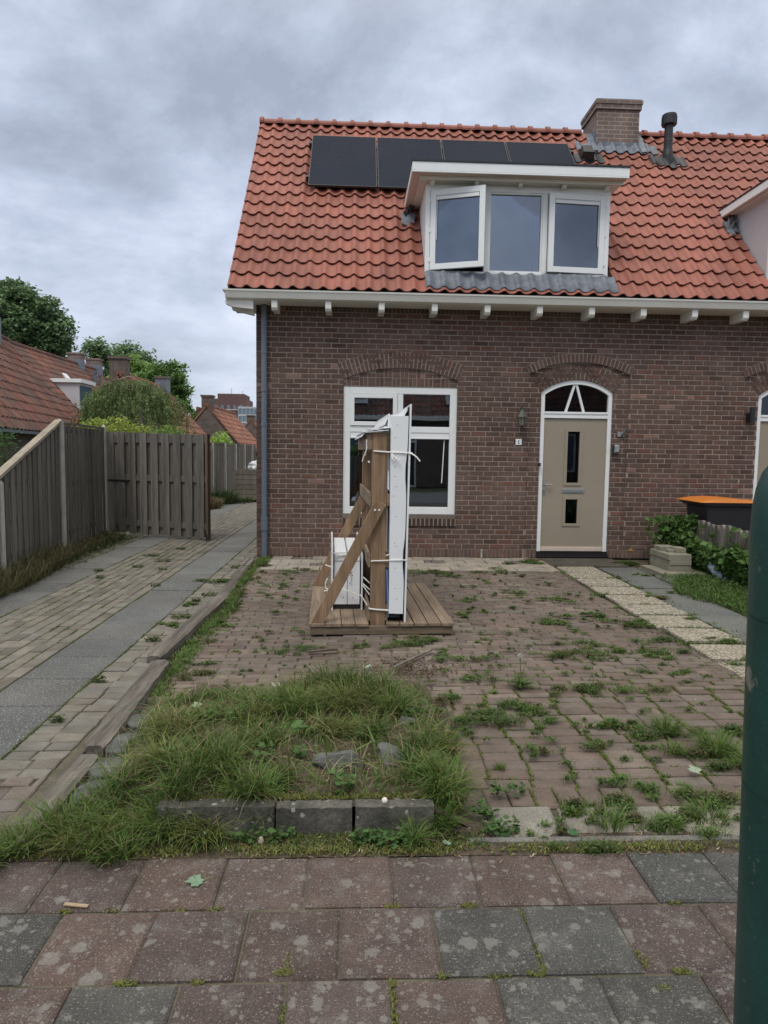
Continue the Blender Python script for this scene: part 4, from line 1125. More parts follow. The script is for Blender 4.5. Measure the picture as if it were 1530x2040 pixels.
# --- stones in the bed
def rock(x, y, z, sx, sy, sz, seed, label, rot=0.0):
    import bmesh
    bm = bmesh.new(); bmesh.ops.create_icosphere(bm, subdivisions=3, radius=1); r = random.Random(seed)
    pl = [(Vector((r.gauss(0, 1), r.gauss(0, 1), r.gauss(.3, .7))).normalized(), r.uniform(.42, .78)) for _ in range(9)]
    for v in bm.verts:
        for n_, d_ in pl:
            k = v.co.dot(n_)
            if k > d_: v.co -= n_*(k-d_)*.99
        v.co += Vector((r.gauss(0, .016), r.gauss(0, .016), r.gauss(0, .016)))
        v.co = Vector((v.co.x*sx, v.co.y*sy, v.co.z*sz))
    bmesh.ops.rotate(bm, verts=bm.verts, cent=(0, 0, 0), matrix=Matrix.Rotation(rot, 3, 'Z'))
    me = bpy.data.meshes.new('rock'); bm.to_mesh(me); bm.free(); me.materials.append(MT['rock'])
    a = me.attributes.new('tint', 'FLOAT_COLOR', 'FACE'); a.data.foreach_set('color', [1.0]*4*len(me.polygons))
    o = bpy.data.objects.new('rock', me); COL.objects.link(o); o.location = (x, y, z)
    tag(o, label, 'rock', 'grey rocks in the grassy bed')
rock(-.055, 3.13, .105, .135, .10, .07, 3, 'largest flat-topped grey rock in the grass behind the kerb stones', .1)
rock(.185, 3.22, .10, .09, .08, .085, 5, 'pointed grey rock just right of the largest flat rock', .5)
rock(.31, 3.60, .09, .08, .09, .09, 8, 'dark rock at the right edge of the bed, below the big grass tuft', 1)
rock(-.95, 2.84, .04, .05, .04, .03, 11, 'small pale rock buried in grass near the lower end of the sleepers')
for i, (x, y, sx, sy, lb) in enumerate(((-1.20, 3.86, .10, .10, 'grey flagstone piece highest up beside the sleeper'), (-1.19, 3.55, .11, .13, 'long grey flagstone piece, second from the top beside the sleeper'),
                            (-1.17, 3.24, .095, .10, 'grey flagstone piece, third from the top beside the sleeper'), (-1.14, 2.99, .11, .10, 'grey flagstone piece lowest down beside the sleeper'))):
    m = MB(); n = 9; P = []
    for k in range(n):
        a = 2*PI*k/n+rj(-.15, .15); P.append((x+math.cos(a)*sx*rj(.85, 1.15), y+math.sin(a)*sy*rj(.9, 1.15)))
    m.prism(P, 'z', -.02, .028+.008*i)
    tag(m.build('flagstone_piece', 'rock', bevel=.006), lb, 'flagstone', 'flagstone pieces beside the sleepers')
# --- sleepers between driveway and yard
def sleeper(P, w, h, label, zt=.055):
    m = MB(); n = 26
    L_ = [Vector((P[0][0]+(P[1][0]-P[0][0])*t/n, P[0][1]+(P[1][1]-P[0][1])*t/n, 0)) for t in range(n+1)]
    d = (L_[-1]-L_[0]).normalized(); s = Vector((d.y, -d.x, 0)); nc = 7; b = 0
    rows = []
    for t, p in enumerate(L_):
        e = .75 if t in (0, n) else 1; ww = w*(1+rj(-.05, .05))
        crack = [rj(-.003, .002) for _ in range(nc)]
        for q in range(nc):
            o = (q/(nc-1)-.5)*ww*e; zz = zt+crack[q]-(.012 if q in (0, nc-1) else 0)-(.01 if t in (0, n) else 0)+(-.006 if q == 3 and (t//4) % 2 else 0)
            m.v.append(tuple(p+s*o+Vector((0, 0, zz))))
        m.v.append(tuple(p-s*ww*.5*e+Vector((0, 0, -.03)))); m.v.append(tuple(p+s*ww*.5*e+Vector((0, 0, -.03))))
    st = nc+2
    for t in range(n):
        for q in range(nc-1): m.f.append((t*st+q, t*st+q+1, (t+1)*st+q+1, (t+1)*st+q)); m.m.append(0); m.c.append(1)
        m.f.append((t*st+nc, t*st, (t+1)*st, (t+1)*st+nc)); m.m.append(0); m.c.append(1)
        m.f.append((t*st+nc-1, t*st+nc+1, (t+1)*st+nc+1, (t+1)*st+nc-1)); m.m.append(0); m.c.append(1)
    for t in (0, n): m.f.append(tuple(t*st+k for k in (nc, *range(nc), nc+1))); m.m.append(0); m.c.append(.8)
    tag(m.build('garden_sleeper', 'sleeper'), label, 'sleeper', 'weathered wooden sleepers edging the yard')
sleeper(((-1.32, 2.60), (-1.335, 3.42)), .115, .1, 'nearest sleeper, reddish and rotten, reaching down to the pavement', .035)
sleeper(((-1.325, 3.46), (-1.39, 4.93)), .125, .1, 'second sleeper from the pavement, beside the brick yard corner', .06)
sleeper(((-1.47, 5.0), (-1.385, 7.05)), .135, .1, 'third sleeper from the pavement with bright split grain', .065)
sleeper(((-1.40, 7.1), (-1.50, 9.95)), .13, .1, 'furthest sleeper, ending near the drainpipe', .03)

# ============================================================ timber rack on the yard
RX, RY, RR = -.368, 5.80, math.radians(2.2)
K = thing('timber_rack', 'wooden A-frame rack with plank deck standing in the middle of the yard', 'rack', (RX, RY, 0), RR); RACKED.append(K)
def part(mb, name, mt, par=K, bevel=.003): return mb.build(name, mt, par, bevel=bevel)
m = MB(); m.box(0, 1.19, .0, .045, .0, .135); part(m, 'deck_beam', 'wood_x')
for bb in ((0, 1.19, 1.70, 1.745), (0, .045, .046, 1.699), (1.145, 1.19, .046, 1.699)): m = MB(); m.box(*bb, .0, .1355); part(m, 'deck_beam', 'wood_x')
xs = [-.012, .125, .26, .375, .487]
for a, b in list(zip(xs, xs[1:]))+[(.632, .745), (.748, .862), (.866, .98), (.984, 1.095), (1.098, 1.205)]:
    m = MB(); m.box(a, b-.005, -.015+rj(-.004, .004), 1.76+rj(-.01, .01), .137, .162+rj(-.001, .001), 0, rj(.88, 1.1)); part(m, 'deck_board', 'wood_y', bevel=.002)
PZ = 1.735
for v in (.06, 1.62):
    m = MB(); m.box(.500, .622, v, v+.07, .03, PZ-.14*(v > 1)); part(m, 'post', 'wood_z')
for u0, u1, z0, z1, nm in ((.455, .498, 1.60, PZ-.003, 'top_rail'), (.476, .498, 1.135, 1.245, 'cross_rail'), (.476, .498, .62, .73, 'cross_rail'), (.476, .498, .165, .30, 'cross_rail'),
                       (.624, .648, 1.135, 1.235, 'cross_rail'), (.624, .648, .62, .73, 'cross_rail'), (.624, .646, .165, .30, 'cross_rail')):
    m = MB(); m.box(u0, u1, .065, 1.69, z0, z1, 0, rj(.95, 1.15)); part(m, nm, 'wood_y')
m = MB(); m.box(.500, .655, .062, .10, 1.60, PZ, 0, .78); part(m, 'top_block', 'wood_x')
def brace(v, t0, b0, w, n):
    m = MB(); s_ = b0[0]-.005
    m.prism([(.005+s_, .162), (.112+s_, .162), (.618+s_, 1.147), (.530+s_, 1.182), (.497+s_, 1.12)], 'y', v-.03, v+.012, 0, rj(.95, 1.05)); return part(m, 'brace', 'wood_z')
    T_, B_ = Vector((t0[0], v, t0[1])), Vector((b0[0], v, b0[1])); d = (T_-B_).normalized(); s = Vector((d.z, 0, -d.x))*w
    # foot cut level with the deck, head cut to follow the post edge
    kz = (Vector((B_.x+s.x, v, B_.z+s.z)))
    foot2 = kz-d*((kz.z-B_.z)/d.z); head2 = T_+s*1.0-d*.055
    P = [(B_.x, B_.z), (foot2.x, foot2.z), (head2.x, head2.z), (T_.x+s.x*.45, T_.z+s.z*.45+.02), (T_.x, T_.z)]
    m.prism(P, 'y', v-.03, v+.012, 0, rj(.95, 1.05))
    o = part(m, 'brace', 'wood_z')
    return o
BR = brace(.045, (.475, 1.165), (.005, .162), .112, 0)
BR2 = brace(1.63, (.44, 1.165), (-.02, .162), .112, 0)
for u, z in ((.525, 1.105), (.560, 1.105), (.47, 1.50)): m = MB(); m.tube([(u, .013, z), (u, .008, z)], .009, 10); part(m, 'screw', 'strap', bevel=0)
# --- white boxes and panels strapped to it (things of their own)
def local(name, label, cat, group=None):
    t = thing(name, label, cat, (RX, RY, 0), RR, group); RACKED.append(t); return t
Q = local('white_panel_box', 'tall white plastic box profile leaning against the right of the rack post', 'plastic profile')
m = MB(); m.hexa([(.652, .03, .235), (.760, .03, .235), (.760, 1.60, .235), (.652, 1.60, .235), (.648, .03, 1.885), (.780, .03, 1.875), (.780, 1.60, 1.875), (.648, 1.60, 1.885)]); part(m, 'profile_body', 'plastic', Q)
m = MB(); zs = np.linspace(.235, 1.875, 24)
for a, b in zip(zs, zs[1:]):
    ff = lambda t: .770+.022*(t-.235)/1.64-.016*math.exp(-((t-1.42)/.13)**2)-.018*math.exp(-((t-.70)/.12)**2)
    fa, fb = ff(a), ff(b)
    m.hexa([(.70, .022, a), (fa, .022, a), (fa, .0235, a), (.70, .0235, a), (.70, .022, b), (fb, .022, b), (fb, .0235, b), (.70, .0235, b)])
m.box(.652, .701, .0222, .0288, .238, 1.872); part(m, 'front_cover', 'plastic', Q, 0)
m = MB()
for u, z in ((.70, 1.80), (.685, 1.70), (.69, 1.55), (.688, 1.38), (.70, 1.30), (.68, 1.22), (.70, 1.05), (.69, .83), (.695, .80), (.71, .80), (.70, .62), (.70, .45), (.715, .36), (.69, 1.46)):
    m.tube([(u, .0215, z), (u, .023, z)], .0035, 8)
for a, b in ((.99, 1.17), (.26, .55), (1.32, 1.5)): m.box(.7035, .7045, .0232, .0243, a, b)
part(m, 'drill_holes', 'black', Q, 0)
m = MB(); m.box(.66, .745, .04, 1.6, .2, .234); part(m, 'dark_foam', 'black', Q, 0)
Q = local('white_window_panel', 'tallest thin white panel with gap shade drawn as a black strip, rightmost on the rack', 'panel')
m = MB(); m.hexa([(.778, .0, .165), (.792, .0, .165), (.792, 1.72, .165), (.778, 1.72, .165), (.800, .0, 1.97), (.814, .0, 1.97), (.814, 1.72, 1.95), (.800, 1.72, 1.95)]); part(m, 'panel_sheet', 'plastic', Q, .002)
m = MB(); m.hexa([(.770, .034, .165), (.777, .034, .165), (.777, 1.7, .165), (.770, 1.7, .165), (.792, .034, 1.95), (.799, .034, 1.955), (.799, 1.7, 1.93), (.792, 1.7, 1.93)]); part(m, 'gap_shade_strip', 'black', Q, 0)  # black strip paints in the shaded gap between panel and box
m = MB(); m.hexa([(.748, .05, 1.86), (.785, .05, 1.92), (.785, 1.6, 1.90), (.70, 1.6, 1.87), (.748, .05, 1.875), (.785, .05, 1.95), (.785, 1.6, 1.93), (.70, 1.6, 1.885)]); part(m, 'top_flange', 'plastic', Q, 0)
Q = local('white_sill_board', 'narrow white board between the rack post and the tall box profile', 'board')
m = MB(); m.box(.629, .637, .10, 1.62, .75, 1.78); m.box(.600, .636, .10, 1.62, 1.755, 1.79); m.box(.632, .647, .12, 1.6, 1.30, 1.895); m.hexa([(.60, .12, 1.80), (.645, .12, 1.885), (.645, 1.5, 1.885), (.60, 1.5, 1.80), (.60, .12, 1.815), (.645, .12, 1.9), (.645, 1.5, 1.9), (.60, 1.5, 1.815)])
m.box(.650, .651, .02, .03, 1.0, 1.1); part(m, 'board_strip', 'plastic', Q, .002)
m = MB(); m.hexa([(.628, .055, 1.28), (.645, .052, 1.26), (.645, .07, 1.26), (.628, .07, 1.28), (.629, .055, 1.42), (.640, .052, 1.43), (.64, .07, 1.43), (.629, .07, 1.42)]); part(m, 'clear_sleeve', 'bag', Q, 0)
m = MB(); m.hexa([(.648, .04, .20), (.652, .04, .20), (.652, 1.5, .20), (.648, 1.5, .20), (.629, .04, .60), (.637, .04, .60), (.637, 1.5, .60), (.629, 1.5, .60)]); part(m, 'blue_film', mat('blue_film', (.22, .32, .62), .4, .1, 9), Q, 0)
Q = local('white_offcut_strips', 'loose white strips lying on top of the rack post', 'plastic strips')
m = MB()
for a, b, z, tl in ((.44, .63, 1.745, .02), (.46, .60, 1.757, -.01), (.50, .645, 1.769, .015), (.42, .56, 1.752, .03)):
    m.hexa([(a, .03, z-tl*.5), (b, .03, z+tl*.5), (b, 1.55, z+tl*.5), (a, 1.55, z-tl*.5), (a, .03, z+.006-tl*.5), (b, .03, z+.006+tl*.5), (b, 1.55, z+.006+tl*.5), (a, 1.55, z+.006-tl*.5)])
m.hexa([(.41, .05, 1.70), (.455, .05, 1.748), (.455, 1.5, 1.748), (.41, 1.5, 1.70), (.41, .05, 1.706), (.455, .05, 1.756), (.455, 1.5, 1.756), (.41, 1.5, 1.706)])
m.build('strip', 'plastic', Q, bevel=.0015)
Q = local('white_sill_bundle', 'low bundle of two white hollow sills strapped behind the front brace', 'sill bundle')
v0 = .52
for a, b in ((.200, .318), (.322, .43)):
    m = MB(); m.prism([(a, .205), (b, .205), (b, .635), (b-.008, .685), (a+.004, .685), (a, .64)], 'y', v0, 1.55); part(m, 'hollow_sill', 'plastic', Q, .004)
for a in (.176, .442):
    m = MB(); m.hexa([(a, v0-.04, .162), (a+.014, v0-.04, .162), (a+.014, 1.6, .162), (a, 1.6, .162), (a, v0-.04, .69+(.04 if a < .2 else 0)), (a+.014, v0-.04, .67+(.05 if a < .2 else 0)), (a+.014, 1.6, .74), (a, 1.6, .74)]); part(m, 'side_panel', 'plastic', Q, .002)
m = MB()
m.box(.185, .445, v0-.003, v0+.001, .60, .603, c=.6)
for u, z in ((.35, .50), (.35, .485), (.365, .47), (.34, .40), (.28, .27), (.37, .27), (.30, .45)): m.tube([(u, v0-.003, z), (u, v0-.001, z)], .004, 8)
for q in range(7): m.bar((.348+.004*math.sin(q), v0-.003, .38+q*.018), (.358+.005*math.cos(q*2), v0-.003, .392+q*.018), .002, .0015)
part(m, 'pen_marks', 'black', Q, 0)
m = MB(); m.box(.20, .43, v0+.01, 1.5, .163, .204); part(m, 'gap_shade_block', 'black', Q, 0)  # black block stands in for the shade under the sills
# straps
def strap(label, paths, r=.006):
    o = local('packing_strap', label, 'strap', 'white packing straps round the rack')
    for P in paths:
        m = MB()
        for a, b in zip(P, P[1:]): m.bar(a, b, r*.9, r*1.5, up=(0, .3, 1) if abs(Vector(b)[2]-Vector(a)[2]) < abs(Vector(b)[0]-Vector(a)[0])+abs(Vector(b)[1]-Vector(a)[1]) else (1, .3, 0))
        m.build('strap_band', 'strap', o)
strap('upper strap with loose curled ends beside the window', [[(.51, .052, 1.588), (.624, .045, 1.582), (.66, .018, 1.580), (.765, .014, 1.577), (.798, -.006, 1.577), (.822, -.006, 1.575), (.823, .2, 1.575)],
    [(.798, -.008, 1.575), (.822, -.02, 1.568), (.855, -.03, 1.545), (.885, -.03, 1.508)], [(.655, .015, 1.57), (.675, .0, 1.545), (.70, -.01, 1.53), (.722, -.012, 1.512)], [(.655, .015, 1.56), (.66, .0, 1.53), (.675, -.004, 1.51)]], .0065)
strap('middle strap at the height of the lower window frame', [[(.50, .052, .672), (.51, .048, .678), (.624, .045, .682), (.66, .018, .688), (.762, .014, .692), (.79, -.006, .692), (.792, .3, .692)],
    [(.624, .06, .72), (.65, .03, .735)]], .006)
strap('lowest strap sagging from the small bundle to the post', [[(.178, v0-.05, .40), (.30, v0-.06, .352), (.44, v0-.06, .30), (.49, .05, .275), (.54, .048, .268), (.645, .046, .262), (.652, .02, .262)]], .0075)
strap('upper strap across the top of the low bundle', [[(.172, v0-.044, .688), (.25, v0-.01, .655), (.32, v0-.006, .66)], [(.12, v0+.1, .55), (.178, v0-.02, .55)], [(.458, v0-.02, .46), (.50, .2, .462)], [(.458, v0-.02, .40), (.50, .2, .405)], [(.458, v0-.03, .385), (.50, .2, .36)],
    [(.14, v0-.02, .45), (.12, v0-.03, .40), (.125, v0-.03, .36), (.16, v0-.03, .345), (.11, v0-.03, .335)]], .006)
strap('loose strap hanging from the top rail left of the post', [[(.45, .04, 1.68), (.452, .04, 1.60), (.425, .05, 1.53), (.418, .05, 1.50)], [(.455, .04, 1.62), (.44, .05, 1.55)]], .005)
# ============================================================ fences
def vboard(mb, p, d, w, t, z0, z1a, z1b, mi=0, c=1.0, off=0.0):
    """upright board starting at p (x,y), running w along unit d, thickness t towards n"""
    n = (-d[1], d[0]); x, y = p[0]+n[0]*off, p[1]+n[1]*off
    q = [(x, y), (x+d[0]*w, y+d[1]*w), (x+d[0]*w+n[0]*t, y+d[1]*w+n[1]*t), (x+n[0]*t, y+n[1]*t)]
    mb.hexa([(a, b, z0) for a, b in q]+[(q[0][0], q[0][1], z1a), (q[1][0], q[1][1], z1b), (q[2][0], q[2][1], z1b), (q[3][0], q[3][1], z1a)], mi, c)
def panel(mb, p, q, z0, za, zb, side=1, w=.14, gap=.035):
    p, q = Vector((*p, 0)), Vector((*q, 0)); L_ = (q-p).length; d = (q-p).normalized(); dd = (d.x, d.y); x = .0; k = 0
    while x < L_-.03:
        ww = min(w, L_-x); za_ = za+(zb-za)*x/L_; zb_ = za+(zb-za)*(x+ww)/L_
        vboard(mb, (p.x+d.x*x, p.y+d.y*x), dd, ww, .018, z0+rj(0, .02), za_-.03, zb_-.03, 0, rj(.75, 1.2), off=(.03 if k % 2 else -.012)*side)
        x += (w-gap) ; k += 1
    for zr in (z0+.18, (z0+min(za, zb))/2, min(za, zb)-.14):
        vboard(mb, (p.x, p.y), dd, L_, .026, zr, zr+.07, zr+.07, 0, .8, off=.004*side)
FN = thing('garden_fence', 'old grey board fence at the left with a sloping pale top rail', 'fence', (-4.3, 9.5, 0))
A0, A1, A2, A3 = (-4.00, 5.6), (-4.085, 8.03), (-4.44, 10.5), (-4.55, 12.62)
m = MB(); panel(m, A0, A1, .05, 1.18, 1.22, -1); m.build('fence_panel', 'fence', FN)
m = MB(); panel(m, A1, A2, .05, 1.24, 1.96, -1); o = m.build('fence_panel', 'fence', FN); o['label'] = 'fence panel whose top slopes down towards the street'
m = MB(); panel(m, A2, A3, .05, 1.96, 1.95, -1); m.build('fence_panel', 'fence', FN)
m = MB(); m.bar((A1[0]+.01, A1[1]-.08, 1.235), (A2[0]+.01, A2[1], 1.985), .10, .045); m.bar((A0[0], A0[1], 1.20), (A1[0]+.01, A1[1]-.07, 1.235), .10, .045)
m.build('sloping_top_rail', 'fence_cap', FN, bevel=.004)
m = MB(); m.bar((A2[0], A2[1]+.06, 1.962), (A3[0], A3[1], 1.952), .07, .03); m.build('top_rail', 'fence', FN)
for i, (x, y, z, w) in enumerate(((A2[0]+.02, A2[1], 2.0, .095), (A3[0]+.02, A3[1], 2.0, .07), (A1[0], A1[1], 1.2, .08))):
    m = MB(); m.hexa([(x-w/2, y-w/2, -.02), (x+w/2, y-w/2, -.02), (x+w/2, y+w/2, -.02), (x-w/2, y+w/2, -.02)]+[(x-w/2, y-w/2, z-.03), (x+w/2, y-w/2, z-.03), (x+w/2, y+w/2, z-.03), (x-w/2, y+w/2, z-.03)])
    m.hexa([(x-w/2, y-w/2, z-.03), (x+w/2, y-w/2, z-.03), (x+w/2, y+w/2, z-.03), (x-w/2, y+w/2, z-.03), (x-w*.15, y-w*.15, z+.015), (x+w*.15, y-w*.15, z+.015), (x+w*.15, y+w*.15, z+.015), (x-w*.15, y+w*.15, z+.015)])
    m.build('fence_post', 'conc_post', FN, bevel=.006)
# gate across the drive
GA, GB = Vector((-4.50, 12.70, 0)), Vector((-2.545, 11.95, 0)); L_ = (GB-GA).length
GT = thing('wooden_gate', 'dark grey wooden double-board gate standing across the driveway', 'gate', tuple(GA), math.atan2(GB.y-GA.y, GB.x-GA.x))
m = MB(); z0 = .06
for zr in (.20, 1.02, 1.70): m.box(.03, L_-.02, .0, .03, zr, zr+.11, 0, .85)
m.build('gate_rail', 'fence', GT)
m = MB(); x = .0; k = 0
while x < L_-.04:
    w = .148; front = k % 2 == 0; zt = 1.895-.055*(x/L_)+rj(-.006, .006)
    if x > L_-.2: w = L_-x-.02
    m.box(x, x+w, -.02 if front else .032, -.002 if front else .048, z0+rj(-.01, .02)-.0, zt, 0, rj(.78, 1.15)*(1 if front else .9)); x += .118; k += 1
    if x > L_-.03: break
m.build('gate_board', 'fence', GT)
m = MB(); m.box(L_-.02, L_+.025, -.03, .055, .02, 1.86, 0, (.8, .62, .5)); m.build('gate_edge_post', 'fence', GT)
m = MB(); m.tube([(L_+.0, -.04, -.0), (L_+.0, -.04, .12)], .012, 8); m.build('drop_bolt', 'black', GT)
m = MB(); m.box(-.03, .5, -.028, -.0205, 1.0, 1.03); m.build('strap_hinge', 'black', GT)
# far fence with concrete posts, every 2 m
F2 = thing('lane_fence', 'long grey-brown board fence with white concrete posts receding behind the gate', 'fence', (-4.36, 22, 0))
m = MB(); panel(m, (-4.40, 14.0), (-4.38, 30.4), .12, 1.80, 1.86, -1, .12, .03); m.build('fence_boards', 'fence_far', F2)
m = MB(); m.bar((-4.36, 14.0, 1.80), (-4.34, 30.4, 1.86), .06, .03); m.build('fence_top_rail', 'fence', F2)
for k in range(9):
    y = 14.9+2.03*k; m = MB(); m.box(-4.36, -4.27, y-.05, y+.05, 0, 1.78+.004*(y-14)); m.build('fence_post', 'conc_post', F2, bevel=.01)
# cross fence at the end of the lane, closes the view
F3 = thing('end_fence', 'low grey fence closing the far end of the lane', 'fence', (-3, 31, 0))
m = MB(); panel(m, (-4.4, 31.0), (-.5, 31.0), .05, 1.85, 1.85, 1, .14, .03); m.build('fence_boards', 'fence_far', F3)
# planter box with bag
PB = thing('plank_planter', 'waist-high grey plank box at the far end of the driveway', 'planter', (-3.2, 21.8, 0))
m = MB()
for k in range(6):
    z = .08+k*.155; m.box(-3.72, -2.72, 21.38+rj(-.006, .006), 21.41, z, z+.145, 0, rj(.8, 1.15)); m.box(-3.72, -3.69, 21.41, 22.4, z, z+.145, 0, rj(.8, 1.1)); m.box(-2.75, -2.72, 21.41, 22.4, z, z+.145); m.box(-3.72, -2.72, 22.37, 22.4, z, z+.145)
m.build('planks', 'fence_far', PB)
m = MB(); m.box(-3.69, -2.75, 21.42, 22.36, .75, .85); m.build('soil_fill', 'soil', PB)
for x in (-3.66, -2.82):
    m = MB(); m.box(x, x+.06, 21.411, 21.47, 0, 1.0); m.build('corner_post', 'fence', PB)
import bmesh
def lumpy(name, mt, loc, s, seed, amp=.18, sub=4):
    bm = bmesh.new(); bmesh.ops.create_icosphere(bm, subdivisions=sub, radius=1)
    from mathutils import noise as NZ
    for v in bm.verts:
        n = NZ.noise(v.co*1.7+Vector((seed, 0, 0)))*amp+NZ.noise(v.co*5+Vector((0, seed, 0)))*amp*.45
        v.co = v.co*(1+n); v.co = Vector((v.co.x*s[0], v.co.y*s[1], max(v.co.z, -.7)*s[2]))
    me = bpy.data.meshes.new(name); bm.to_mesh(me); bm.free(); me.materials.append(MT[mt])
    a = me.attributes.new('tint', 'FLOAT_COLOR', 'FACE'); a.data.foreach_set('color', [1.0]*4*len(me.polygons))
    me.polygons.foreach_set('use_smooth', [True]*len(me.polygons))
    o = bpy.data.objects.new(name, me); COL.objects.link(o); o.location = loc; return o
tag(lumpy('white_bag', 'bag', (-3.12, 21.7, 1.10), (.26, .26, .17), 3, .35), 'crumpled white bag lying on the plank box at the end of the drive', 'bag')

# ============================================================ roofs and houses in the background
def frame(O, U, V):        # local frame: U along the eave, V up the slope
    O, U, V = Vector(O), Vector(U).normalized(), Vector(V).normalized(); N = U.cross(V).normalized()
    return lambda u, v, n=0.0: tuple(O+U*u+V*v+N*n)
def old_roof(F, nu, nv, w, L, amp=.03, seg=5, mi=0, lift=.035):
    mb = MB()
    for j in range(nv):
        for i in range(nu):
            k = rj(.72, 1.25); t = (k*rj(.93, 1.1), k, k*rj(.9, 1.05)); dz = rj(-.008, .008); b = len(mb.v); n = seg+1
            for r_ in range(4):
                for q in range(n):
                    wv = amp*math.cos(2*PI*(q/seg-.2))
                    s = (j*L, j*L, (j+1)*L+.01, j*L+.004)[r_]; o = (wv+lift+dz, wv+lift+dz, wv+.002, wv+lift+dz-.025)[r_]
                    mb.v.append(F((i+q/seg)*w, s, o))
            for q in range(seg):
                mb.f.append((b+n+q, b+n+q+1, b+2*n+q+1, b+2*n+q)); mb.m.append(mi); mb.c.append(t)
                mb.f.append((b+3*n+q, b+3*n+q+1, b+q+1, b+q)); mb.m.append(mi); mb.c.append(tuple(.6*x for x in t))
    return mb
def far_house(name, label, ridge_a, ridge_b, wr, wl, ez, roof_mat, wall_mat='brick_far', chim=(), extra=None, right_only=False, tw=.24, tl=.32, seg=5, group=None):
    """gabled house with ridge from a to b (near to far); wr, wl half widths to right and left; ez eave height"""
    a, b = Vector(ridge_a), Vector(ridge_b); d = Vector((b.x-a.x, b.y-a.y, 0)); Ln = d.length; d.normalize(); r = Vector((d.y, -d.x, 0))
    H = thing(name, label, 'house', (a.x+d.x*Ln/2, a.y+d.y*Ln/2, 0), 0, group)
    rz = a.z; zr = ez; slope = (rz-ez)/wr; zl = rz-slope*wl
    pr = lambda t, s, z: tuple(a*1.0+d*t+r*s+Vector((0, 0, z-a.z)))
    w = MB(); g = .25
    w.hexa([pr(g*.2, -wl+.2, 0), pr(g*.2, wr-.2, 0), pr(Ln-.05, wr-.2, 0), pr(Ln-.05, -wl+.2, 0), pr(g*.2, -wl+.2, zl), pr(g*.2, wr-.2, zr), pr(Ln-.05, wr-.2, zr), pr(Ln-.05, -wl+.2, zl)])
    for t0, t1 in ((g*.2, .3), (Ln-.3, Ln-.05)):
        P = [(-wl+.2, zl), (wr-.2, zr), (wr-.2, zr+.05), (0, rz-.12), (-wl+.2, zl+.05)]
        f1 = [pr(t0, s, z) for s, z in P]; f2 = [pr(t1, s, z) for s, z in P]
        w.face(f1); w.face(f2)
    w.build('wall', wall_mat, H)
    sl = math.hypot(wr, rz-ez)
    O = pr(0, wr+.12, ez-.12*slope); Vr = Vector(pr(0, 0, rz))-Vector(O)
    nv = max(1, int(Vr.length/tl)); mb = old_roof(frame(O, d, Vr), int(Ln/tw), nv, Ln/int(Ln/tw), Vr.length/nv, seg=seg)
    rf = mb.build('roof', roof_mat, H, smooth=False, recalc=False)
    m = MB()
    m.hexa([pr(0, 0, rz-.08), pr(Ln, 0, rz-.08), pr(Ln, -wl-.12, zl-.12*slope-.06), pr(0, -wl-.12, zl-.12*slope-.06), pr(0, 0, rz+.03), pr(Ln, 0, rz+.03), pr(Ln, -wl-.12, zl-.12*slope+.04), pr(0, -wl-.12, zl-.12*slope+.04)], 0)
    m.hexa([pr(.02, 0, rz-.08), pr(Ln-.02, 0, rz-.08), pr(Ln-.02, wr+.1, ez-.1*slope-.06), pr(.02, wr+.1, ez-.1*slope-.06), pr(.02, 0, rz+.0), pr(Ln-.02, 0, rz+.0), pr(Ln-.02, wr+.1, ez-.1*slope+.0), pr(.02, wr+.1, ez-.1*slope+.0)], 0)
    m.build('roof_slope', roof_mat, rf)
    m = MB(); t = 0
    while t < Ln-.05:
        m.tube([pr(t, 0, rz+.02), pr(min(t+.34, Ln), 0, rz+.02)], [.12, .10], 8, 0, rj(.85, 1.15)); t += .34
    m.build('ridge_tiles', roof_mat, rf)
    m = MB(); m.bar(pr(0, wr+.16, ez-.16*slope-.02), pr(Ln, wr+.16, ez-.16*slope-.02), .10, .08); m.build('gutter', 'pipe', H)
    for (t, s, wd, ln, top, mt, lead) in chim:
        c = MB(); zb = rz-abs(s)*slope-.6
        q = lambda tt, ss, z: pr(tt, ss, z)
        c.hexa([q(t, s-wd/2, zb), q(t, s+wd/2, zb), q(t+ln, s+wd/2, zb), q(t+ln, s-wd/2, zb), q(t, s-wd/2, top-.1), q(t, s+wd/2, top-.1), q(t+ln, s+wd/2, top-.1), q(t+ln, s-wd/2, top-.1)])
        e = .05; c.hexa([q(t-e, s-wd/2-e, top-.1), q(t-e, s+wd/2+e, top-.1), q(t+ln+e, s+wd/2+e, top-.1), q(t+ln+e, s-wd/2-e, top-.1), q(t-e, s-wd/2-e, top), q(t-e, s+wd/2+e, top), q(t+ln+e, s+wd/2+e, top), q(t+ln+e, s-wd/2-e, top)])
        ch = c.build('chimney', mt, H)
        if lead:
            c = MB(); e = .015; z1 = rz+lead; zb2 = rz-wd*slope*.9
            c.hexa([q(t-e, s-wd/2-e, zb2), q(t-e, s+wd/2+e, zb2), q(t+ln+e, s+wd/2+e, zb2), q(t+ln+e, s-wd/2-e, zb2), q(t-e, s-wd/2-e, z1), q(t-e, s+wd/2+e, z1), q(t+ln+e, s+wd/2+e, z1), q(t+ln+e, s-wd/2-e, z1)])
            c.build('lead_flashing', 'lead', ch)
    if extra: extra(H, pr, slope, rz, wr, Ln, rf)
    return H
def px(d0, dl): return d0
